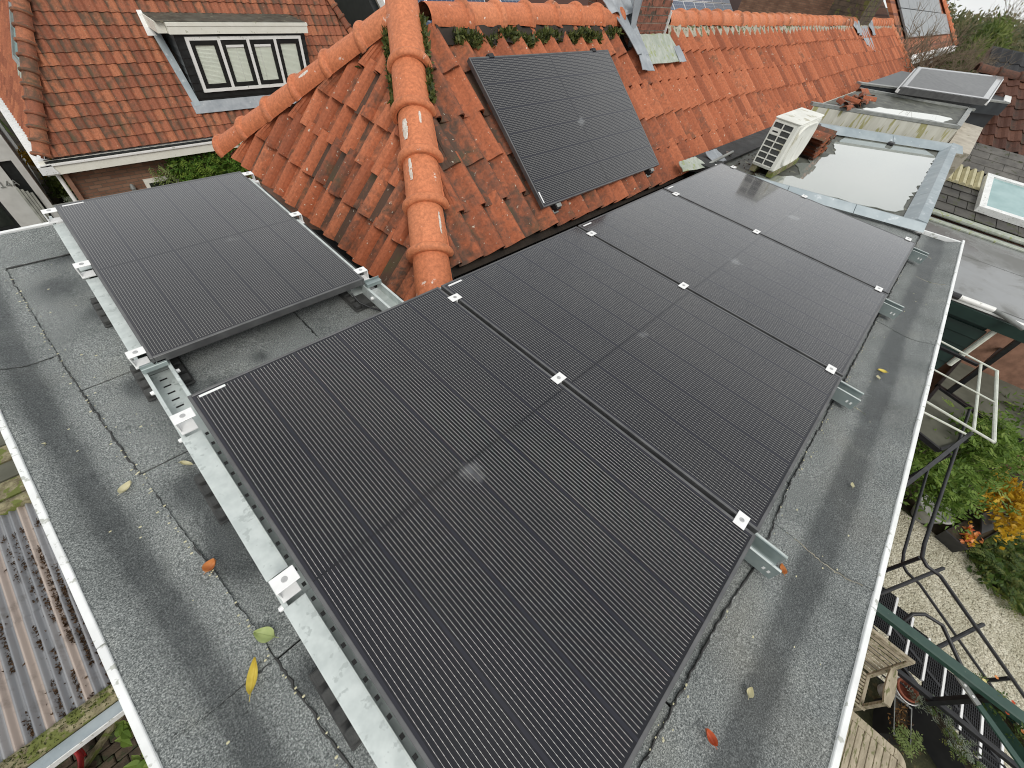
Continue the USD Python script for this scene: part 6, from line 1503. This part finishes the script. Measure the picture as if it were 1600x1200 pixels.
# gutter, soffit and wall
g = MB(); g.hull([(x, y, z) for x in (-.08, 8.1) for y, z in ((11.86, -2.70), (11.86, -2.87), (12.15, -2.87), (12.0, -2.66))]); obj('gutter_board', g, CREAM, nb)
g = MB(); g.box((-.10, 11.83, -2.705), (8.1, 11.862, -2.675)); obj('gutter_lip', g, WHITE, nb)
g = MB(); g.box((0.0, 11.9, -2.68), (8.0, 12.05, -2.665)); obj('gutter_bed', g, BLACKB, nb)
g = MB(); g.hull([(x, y, z) for y in (11.83, 19.5) for x, z in ((-.14, -2.70), (-.14, -2.84), (.10, -2.84), (.06, -2.68))]); obj('gutter_board', g, TRIMW, nb, label='white gutter along the left hip end')
m = MB(); m.box((.16, 12.15, GZ), (7.8, 19.3, -2.75)); obj('wall', m, BRICKW, nb)
g = MB(); g.tube([(.06, 12.03, -2.87), (.06, 12.03, GZ)], .035, 10); obj('down_pipe', g, WHITE, nb)
g = MB(); g.box((.12, 12.0, GZ), (.20, 12.14, -2.87)); obj('corner_board', g, BRICK_NB, nb)
g = MB(); g.box((1.30, 12.08, -4.4), (1.95, 12.16, -3.31)); wf = obj('window', g, CREAM, nb); g = MB(); g.box((1.37, 12.072, -4.3), (1.88, 12.082, -3.38)); obj('pane', g, DARKG, wf)
g = MB(); g.box((1.02, 12.02, -3.62), (1.10, 12.15, -3.42), bev=.01); g.lathe([(0, 0), (.05, .0), (.03, .08), (0, .1)], (1.06, 12.05, -3.41), n=10); obj('wall_lamp', g, GREYM, nb)
# dormer
DX0, DX1, DY, DZ0, DZ1 = 2.96, 5.62, 12.25, -2.12, -.89
m = MB(); m.hull([(x, y, z) for x in (DX0 + .03, DX1 - .03) for y, z in ((DY + .03, DZ0 - .1), (DY + .03, DZ1), (13.4, DZ1), (13.4, DZ1 - .3), (12.6, DZ0 + .3))]); dm = obj('dormer', m, BLACKB, nb, label='black boarded dormer with four white framed windows')
for k in range(9):
    z = DZ0 + k * .14
    g = MB(); g.hull([(x, y, zz) for x in (DX0, DX1) for y, zz in ((DY - .004, z), (DY + .012, z + .138), (DY + .03, z + .138), (DY + .03, z))]); obj('front_board', g, BLACKB, dm)
    if z + .1 < DZ1:
        yb_ = 12 + (z + .2 + 2.6) / .883 * .469 + .1
        g = MB(); g.hull([(x, y, zz) for y in (DY, max(DY + .05, yb_)) for x, zz in ((DX0 - .004, z), (DX0 + .012, z + .138), (DX0 + .03, z + .138), (DX0 + .03, z))]); obj('cheek_board', g, BLACKB, dm)
wx0, wx1, wz0, wz1 = 3.13, 5.50, -1.87, -.94
F = []
bars = np.linspace(wx0 + .03, wx1 - .03, 5)
wfm = MB(); wfm.box((wx0, DY - .04, wz1 - .055), (wx1, DY, wz1)); wfm.box((wx0, DY - .04, wz0), (wx1, DY, wz0 + .06))
for b in bars: wfm.box((b - .03, DY - .039, wz0 + .06), (b + .03, DY, wz1 - .055))
wn = obj('window_frame', wfm, WHITE, nb)
for i in range(4):
    a, b = bars[i] + .031, bars[i + 1] - .031; g = MB()
    z0, z1 = wz0 + .061, wz1 - .056
    for lo, hi in (((a, z0), (a + .075, z1)), ((b - .075, z0), (b, z1)), ((a + .075, z0), (b - .075, z0 + .075)), ((a + .075, z1 - .08), (b - .075, z1))):
        g.box((lo[0], DY - .034, lo[1]), (hi[0], DY - .004, hi[1]))
    cs = obj('casement', g, BLACKB, nb)
    g = MB(); g.quad((a + .076, DY - .024, z0 + .076), (b - .076, DY - .024, z0 + .076), (b - .076, DY - .024, z1 - .081), (a + .076, DY - .024, z1 - .081)); obj('pane', g, GLASS, cs)
    g = MB(); g.box((a + .078, DY - .006, z0 + .076), (b - .078, DY - .002, z1 - .081)); zz = z0 + .08; top = z1 - (.13 if i in (1, 2) else .085)
    while zz < top:
        g.hull([(x, y, z) for x in (a + .08, b - .08) for y, z in ((DY - .016, zz), (DY - .010, zz + .021), (DY - .008, zz + .021), (DY - .014, zz))]); zz += .022
    obj('blind', g, BLIND, cs)
    if i in (1, 2):
        g = MB(); g.box((a + .08, DY - .032, z1 - .125), (b - .08, DY - .028, z1 - .083)); obj('vent', g, WHITE, cs)
        g = MB(); xx = a + (.27 if i == 1 else .18); g.tube([(xx, DY - .018, z0 + .09), (xx, DY - .018, z1 - .14)], .005, 5); obj('cord', g, WHITE, cs)
g = MB(); g.box((2.89, DY - .08, -.89), (5.68, DY + .02, -.765)); obj('fascia', g, CREAM, nb)
g = MB(); g.box((2.88, DY - .09, -.762), (5.69, DY + .02, -.71)); obj('fascia_cap', g, CREAM, nb)
g = MB(); g.hull([(x, y, z) for x in (2.72, 2.885) for y, z in ((DY + .02, -.89), (DY + .02, -.71), (13.05, -.71), (12.95, -.89))]); obj('side_fascia', g, CREAM, nb)
g = MB(); g.box((2.74, DY - .06, -.708), (5.66, 13.4, -.70)); obj('dormer_roof', g, ROOFDIRT, nb)
g = MB(); o_ = lambda x, v, h: V(x, 12, -2.6) + NVY * v + NNZ * h
g.hull([o_(x, v, h) for x, v in ((2.84, .54), (2.97, .54), (2.86, 2.0), (2.72, 2.0)) for h in (.06, .075)]); obj('zinc_flashing', g, ZINC, nb)
g = MB(); g.hull([o_(x, v, h) for x, v in ((2.80, .40), (5.7, .40), (5.7, .62), (2.80, .62)) for h in (.06, .073)]); obj('zinc_flashing', g, LEAD, nb)
g = MB(); g.hull([o_(x, v, h) for x, v in ((2.80, 1.75), (2.64, 1.75), (2.66, 2.15), (2.74, 2.15)) for h in (.065, .08)]); obj('zinc_flashing', g, WHITE, nb)
# roof window in the hip end
s0 = lambda y, v, h: V(.05, y, -2.6) + LVY2 * v + LN2 * h
g = MB()
for y0, y1, v0, v1 in ((12.92, 13.0, 1.2, 2.1), (13.55, 13.62, 1.2, 2.1), (13.0, 13.55, 1.2, 1.28), (13.0, 13.55, 2.0, 2.1)):
    g.hull([s0(y, v, h) for y in (y0, y1) for v in (v0, v1) for h in (.03, .10)])
rwf = obj('roof_window', g, GREYM, nb); g = MB(); g.hull([s0(y, v, h) for y in (13.0, 13.55) for v in (1.28, 2.0) for h in (.06, .07)]); obj('pane', g, SKYLIGHTG, rwf)
g = MB(); g.hull([s0(y, v, h) for y in (12.9, 13.64) for v in (.95, 1.2) for h in (.03, .045)]); obj('zinc_flashing', g, LEAD_GREEN, nb)
# climbing plant on the wall
r_ = np.random.RandomState(71)
vn = thing('climbing_plant', 'bright green climbing plant on the brick wall under the cream gutter', 'climber', (2.7, 12, GZ))
g = MB()
for k in range(6): g.tube([(2.0 + k * .3, 12.1, GZ), (1.9 + k * .32, 12.09, -4.2), (1.8 + k * .33 + r_.uniform(-.1, .1), 12.06, -3.0)], .012, 5)
obj('stems', g, BARK, vn)
ps = []
for k in range(34):
    c = V(r_.uniform(1.95, 3.9), 12.0, r_.uniform(-3.5, -2.98)); ps.append(c + r_.normal(size=(70, 3)) * V(.11, .05, .09))
for k in range(9):
    c = V(r_.uniform(3.2, 3.8), 11.9, -2.95 + .04 * k); ps.append(c + r_.normal(size=(26, 3)) * V(.07, .04, .05))
ps = np.vstack(ps); obj('leaves', leafcards(ps, .085, r_, asp=.55), L_IVY, vn, colors=True, kind='stuff')
for k in range(60): pinnate(vn, 'leaf_spray', V(r_.uniform(1.95, 3.85), 11.93, r_.uniform(-3.4, -2.95)), V(r_.normal(), -.8, r_.normal() * .4), .2, 5, .10, L_IVY, r_, tone=r_.uniform(.4, .9))
for k in range(26): pinnate(vn, 'yellow_spray', V(r_.uniform(1.5, 1.95), 11.98, r_.uniform(-3.3, -2.98)), V(r_.normal(), -.5, -.6), .18, 5, .08, L_BAMBOO, r_, tone=r_.uniform(.5, 1))

# white house at the far left with its house number
wh = thing('white_house', 'white rendered house with dark door and window, number 14A, at the left edge', 'house', (-2, 16, GZ))
WR = weathered('white_render', (0.50, 0.50, 0.47), (0.60, 0.60, 0.57), 3, rough=0.8)
m = MB()
for x0, x1, z0, z1 in ((-5, -2.2, GZ, -2.2), (-2.2, -.42, -3.95, -2.2), (-.56, -.42, GZ, -3.95), (-2.2, -1.25, -4.66, -3.95), (-1.25, -.80, GZ, -3.95)): m.box((x0, 16.0, z0), (x1, 16.25, z1))
m.box((-5, 16.25, GZ), (-.42, 22, -2.2)); obj('wall', m, WR, wh)
g = MB(); g.box((-.80, 16.06, GZ), (-.56, 16.1, -3.95)); obj('door', g, BLACKB, wh)
g = MB(); g.box((-2.2, 16.05, GZ), (-1.25, 16.08, -4.66)); wf = obj('window', g, BLACKB, wh); g = MB(); g.box((-2.12, 16.04, GZ + .2), (-1.31, 16.049, -4.74)); obj('pane', g, DARKG, wf)
g = MB(); g.box((-5.0, 15.9, -2.2), (-.36, 22, -2.1)); obj('roof_edge', g, ZINC, wh)
tm_ = meshkit.text_mesh('14A', .135)
tv, tf, _n = meshkit.arrays(tm_, False)
tv = np.asarray(tv); c0 = tv.min(0); ext = tv.max(0) - c0
q = tv - c0; W3 = np.c_[-1.06 + q[:, 0], 15.998 - q[:, 2] * .02 / max(ext[2], 1e-6) , -4.50 + q[:, 1]]
g = MB(); g.add(W3, tf[:, ::1]); obj('house_number', g, GREYM, wh)
gpo = thing('gate_post', 'leaning grey wooden gate beside the dark door of the white house', 'gate', (-.7, 15.9, GZ))
for k in range(4):
    g = MB(); g.bar((-.80 + k * .055, 15.85 + k * .02, GZ), (-.80 + k * .06, 15.85 + k * .02, -4.5 - .06 * k), .05, .02, up=(0, 1, 0)); obj('board', g, GREYW, gpo)
fc = thing('picket_fence', 'grey weathered picket fence between the white house and the neighbour house', 'fence', (-.1, 15.8, GZ))
for k in range(11):
    x = -.42 + k * .085; g = MB(); g.box((x, 15.6, GZ), (x + .065, 15.625, -4.95 + .02 * math.sin(k * 2.1)), bev=.004); obj('picket', g, GREYW, fc)
for z in (-5.25, -5.0):
    g = MB(); g.box((-.42, 15.626, z), (.5, 15.66, z + .05)); obj('rail', g, BLACKB if z < -5.2 else GREYW, fc)
r_ = np.random.RandomState(81)


def bush(name, label, c, rad, n, k, size, mt, hollow=.4, cat='shrub', group=None, stem=True, asp=.45, up=.6, cl=.16):
    t = thing(name, label, cat, (c[0], c[1], GZ), group)
    if stem:
        g = MB()
        for i in range(5):
            q = V(*c) + r_.normal(size=3) * V(*rad) * .35; g.tube([(c[0] + r_.uniform(-.1, .1), c[1] + r_.uniform(-.1, .1), GZ - .1), (V(c[0], c[1], GZ) + q) / 2 + r_.normal(size=3) * .1, q], [.05 * max(rad), .03 * max(rad), .01 * max(rad)], 6)
        obj('trunk', g, BARK, t)
    ps, tn = clumps(c, rad, n, k, r_, hollow, cl=cl); obj('crown', leafcards(ps, size, r_, asp=asp, tone=tn, up=up), mt, t, colors=True, kind='stuff')
    return t


bush('garden_shrub', 'yellow leaved shrub between the white house and the orange roof', (-.05, 18.2, -4.75), (.35, .7, .45), 900, 24, .12, L_YELLOW)
bush('garden_shrub', 'dull green low shrub below the yellow one beside the white house', (.05, 17.2, -5.1), (.35, .6, .35), 900, 22, .10, L_HEDGE)
bush('garden_shrub', 'pale leafed small shrub by the picket fence', (.1, 16.3, -5.2), (.28, .3, .25), 500, 16, .07, L_SILVER)
bush('garden_shrub', 'small yellow green plant at the foot of the fence', (-.35, 15.2, -5.35), (.2, .25, .2), 300, 10, .08, L_BAMBOO)
bush('bamboo', 'tall pale green bamboo at the top left corner', (.35, 23.5, -2.5), (1.0, 1.6, 2.6), 5200, 90, .34, L_BAMBOO, asp=.16, up=-1.2, cat='bamboo')

# ------------------------------------------------------------------ behind and beyond
bh = thing('rear_house', 'house behind the ridge whose roof carries rows of blue solar panels', 'house', (14, 13, GZ))
m = MB(); m.box((8.2, 11.6, GZ), (40, 16, -1.4)); obj('wall', m, BRICKW, bh)
m = MB(); m.hull([(x, y, z) for x in (8.0, 40) for y, z in ((11.1, -1.5), (11.1, -1.62), (16, 2.6), (16, 2.45))]); obj('roof_slope', m, TILE_DARK, bh)
RU = unit(V(0, 4.9, 4.1)); RN = unit(V(0, -4.1, 4.9))
for (x0, x1) in ((8.15, 11.5), (12.15, 14.1), (18.9, 31.0)):
    n_ = int((x1 - x0) / 1.12 + .01)
    for k in range(n_):
        for j in range(2):
            o_ = V(x0 + k * 1.12, 11.1, -1.5) + RU * (.55 + j * 1.74) + RN * .09
            g = MB(); g.slab([o_, o_ + V(1.08, 0, 0), o_ + V(1.08, 0, 0) + RU * 1.70, o_ + RU * 1.70], .04)
            t = thing('blue_solar_panel', 'blue solar panel on the roof of the house behind the ridge', 'solar panel', o_, 'blue panels behind the ridge'); obj('frame', g, ALU, t)
            g = MB(); c4 = [o_ + V(.02, 0, 0) + RU * .02 + RN * .003, o_ + V(1.06, 0, 0) + RU * .02 + RN * .003, o_ + V(1.06, 0, 0) + RU * 1.68 + RN * .003, o_ + V(.02, 0, 0) + RU * 1.68 + RN * .003]
            g.add(c4, [[0, 1, 2], [0, 2, 3]], uv=[(0, 0), (.96, 0), (.96, 1.6), (0, 1.6)]); obj('cells', g, PVBLUE, t, uv=True)
g = MB(); g.bar((7.94, 11.0, -1.6), (7.94, 16, 2.55), .08, .22); obj('verge_board', g, WHITE, bh)
g = MB(); g.hull([(x, y, z) for x in (7.75, 7.95) for y, z in ((11.3, GZ), (15.9, GZ), (15.9, 2.3), (11.3, -1.7))]); obj('gable_wall', g, BLACKB, bh)
bush('conifer', 'dark green conifer in the gap between the orange roof and the house behind', (7.9, 17.5, -1.4), (1.6, 1.2, 3.4), 5200, 90, .22, L_HEDGE, cat='tree')
br = thing('brown_roof_house', 'house with brown tiled roof and white verge board at the top of the picture', 'house', (29, 7.5, GZ))
m = MB(); m.hull([(x, y, z) for x in (26.5, 33) for y, z in ((5.2, .25), (5.2, .12), (11, 4.6), (11, 4.4))]); obj('roof_slope', m, TILE_DARK, br)
FARTILE = mat('far_brown_tiles', {'g': ('geometry', {}), 's': ('separate_xyz', {}), 'c': ('combine_xyz', {}), 'b': ('brick_texture', {'color1': (0.26, 0.115, 0.06), 'color2': (0.32, 0.15, 0.08), 'mortar': (0.12, 0.05, 0.028), 'scale': 1.0, 'mortar_size': 0.03, 'brick_width': 0.22, 'row_height': 0.26, 'offset': 0.0}), 'p': ('principled_bsdf', {'roughness': 0.8})},
              [('g.position', 's.vector'), ('s.x', 'c.x'), ('s.z', 'c.y'), ('c.vector', 'b.vector'), ('b.color', 'p.base_color')])
FARORANGE = mat('far_orange_tiles', {'g': ('geometry', {}), 's': ('separate_xyz', {}), 'c': ('combine_xyz', {}), 'b': ('brick_texture', {'color1': (0.36, 0.12, 0.05), 'color2': (0.44, 0.15, 0.065), 'mortar': (0.16, 0.05, 0.025), 'scale': 1.0, 'mortar_size': 0.03, 'brick_width': 0.22, 'row_height': 0.26, 'offset': 0.0}), 'p': ('principled_bsdf', {'roughness': 0.8})},
                [('g.position', 's.vector'), ('s.x', 'c.x'), ('s.z', 'c.y'), ('c.vector', 'b.vector'), ('b.color', 'p.base_color')])
m = MB(); m.hull([(x, y, z) for x in (26.5, 33) for y, z in ((5.15, .262), (5.15, .25), (11, 4.62), (11, 4.61))]); obj('tile_field', m, FARTILE, br)
g = MB(); g.bar((26.4, 5.0, .12), (26.4, 11, 4.55), .12, .24); obj('verge_board', g, WHITE, br)
m = MB(); m.hull([(x, y, z) for x in (26.6, 32.8) for y, z in ((5.7, GZ), (10.9, GZ), (10.9, 4.2), (5.7, .3))]); obj('wall', m, BRICKW, br)
fh = thing('far_terrace', 'far house whose orange roof is covered with large grey panels, white gutter', 'house', (31, 4, GZ))
FU = unit(V(0, .75, .66)); FN = unit(V(0, -.66, .75)); f0 = lambda x, v, h=0: V(x, 2.95, .12) + FU * v + FN * h
m = MB(); m.hull([f0(x, v, -h) for x, v in ((22.5, 0), (38.2, 0), (36.0, 3.4), (22.5, 3.4)) for h in (0, .1)]); fr_ = obj('roof_slope', m, FARORANGE, fh)
for i in range(7):
    for j in range(3):
        x = 23.4 + i * 1.92; x1_ = x + 1.88; v = .55 + j * 1.0
        if x1_ > 37.6 - v * .7: continue
        g = MB(); g.slab([f0(x, v, .1), f0(x1_, v, .1), f0(x1_, v + .97, .1), f0(x, v + .97, .1)], .05); obj('grey_panel', g, GREYPV, fr_)
for i in range(11):
    a, b = f0(38.2 - 2.2 * i / 11, 3.4 * i / 11, .03), f0(38.2 - 2.2 * (i + 1) / 11, 3.4 * (i + 1) / 11, .03); obj('hip_tile', cap_tile(a, b, (.3, -.4, .85), .16, True, 0, (r_.rand(), .2)), CAP, fh, colors=True, smooth=True)
g = MB(); g.box((22.4, 2.70, -.10), (38.4, 2.98, .10)); obj('gutter', g, WHITE, fh)
m = MB(); m.box((22.8, 3.1, GZ), (37.8, 8, .0)); obj('wall', m, BRICKW, fh)
for x in (24.5, 27.5, 31, 34.5):
    g = MB(); g.box((x, 3.05, -1.6), (x + 1.1, 3.11, -.5)); wf = obj('window', g, WHITE, fh); g = MB(); g.box((x + .1, 3.04, -1.5), (x + 1.0, 3.049, -.6)); obj('pane', g, DARKG, wf)


def bare_tree(label, base, h, spread, n, group=None, seed=1, name='bare_tree', lean=(0, 0)):
    rr = np.random.RandomState(seed); t = thing(name, label, 'tree', base, group)
    g = MB(); b = V(*base); g.tube([b, b + V(lean[0] * .3, lean[1] * .3, h * .35)], [.05, .035], 6); obj('trunk', g, BARK, t)
    g = MB()
    def grow(p, d, L, r, depth):
        q = p + d * L; m_ = (p + q) / 2 + rr.normal(size=3) * L * .06
        g.tube([p, m_, q], [r, r * .85, r * .7], 4, caps=False)
        if depth == 0: return
        for k in range(rr.randint(2, 4)):
            grow(p + (q - p) * rr.uniform(.5, 1), unit(d + rr.normal(size=3) * spread), L * rr.uniform(.6, .85), r * .62, depth - 1)
    for k in range(n): grow(b + V(lean[0] * .3, lean[1] * .3, h * .33), unit(V(lean[0], lean[1], h) / h + rr.normal(size=3) * spread * .8), h * .30, .022, 4)
    obj('branches', g, TWIG, t)
    return t


bare_tree('bare twiggy shrub rising in front of the far panelled roof, nearer one', (19.6, 1.9, -1.6), 2.7, .42, 12, seed=3)
bare_tree('bare twiggy shrub before the far house wall, farther right one', (21.0, .9, -1.9), 2.7, .42, 11, seed=5)
bare_tree('bare twiggy shrub close to the end of the long tiled roof', (20.6, 2.6, -1.4), 2.5, .40, 10, seed=8)
bare_tree('thin bare tree standing beyond the right end of the far roof', (40, 1.6, -2), 5.0, .34, 5, seed=9)
bush('olive_hedge', 'dull olive hedge below the bare twigs beyond the tiled roof', (22.5, 1.6, -1.5), (2.6, 1.2, .95), 4800, 80, .16, L_FAR, cat='hedge')
bush('green_hedge', 'tall green conifer hedge right of the far panelled house', (31, 1.35, -.25), (3.2, .72, 1.45), 12000, 150, .26, L_HEDGE, cat='hedge', asp=.25)
bush('green_hedge', 'lower green hedge in front of the tall one', (26.5, .25, -.9), (2.4, .6, 1.1), 5000, 70, .2, L_HEDGE, cat='hedge', asp=.3)
hl_ = MB()
xs = np.linspace(60, 260, 22); P = [[(x, y, -5.55 + (x - 60) * .014 * (.6 + .4 * math.sin(y * .05 + x * .03))) for y in np.linspace(-140, 120, 40)] for i, x in enumerate(xs)]
hl_.grid(P, flip=True); obj('hillside', hl_, SOIL, kind='structure', label='low wooded hill on the horizon', cat='hill', smooth=True)
for k in range(30):
    x = 62 + r_.rand() * 70; y = x * r_.uniform(-.01, .115)
    zc = -5.6; h = r_.uniform(5.6, 7.4)
    t = thing('far_tree', 'one of the leafy trees in the far wood below the pale sky', 'tree', (x, y, zc), 'trees on the far hill')
    g = MB(); g.tube([(x, y, zc - .5), (x, y, zc + h * .6)], [.25, .08], 6); obj('trunk', g, BARK, t)
    ps, tn = clumps((x, y, zc + h * .62), (2.3, 2.3, h * .42), 1400, 46, r_, .3); obj('crown', leafcards(ps, .5, r_, asp=.5, tone=tn), L_FAR, t, colors=True, kind='stuff')
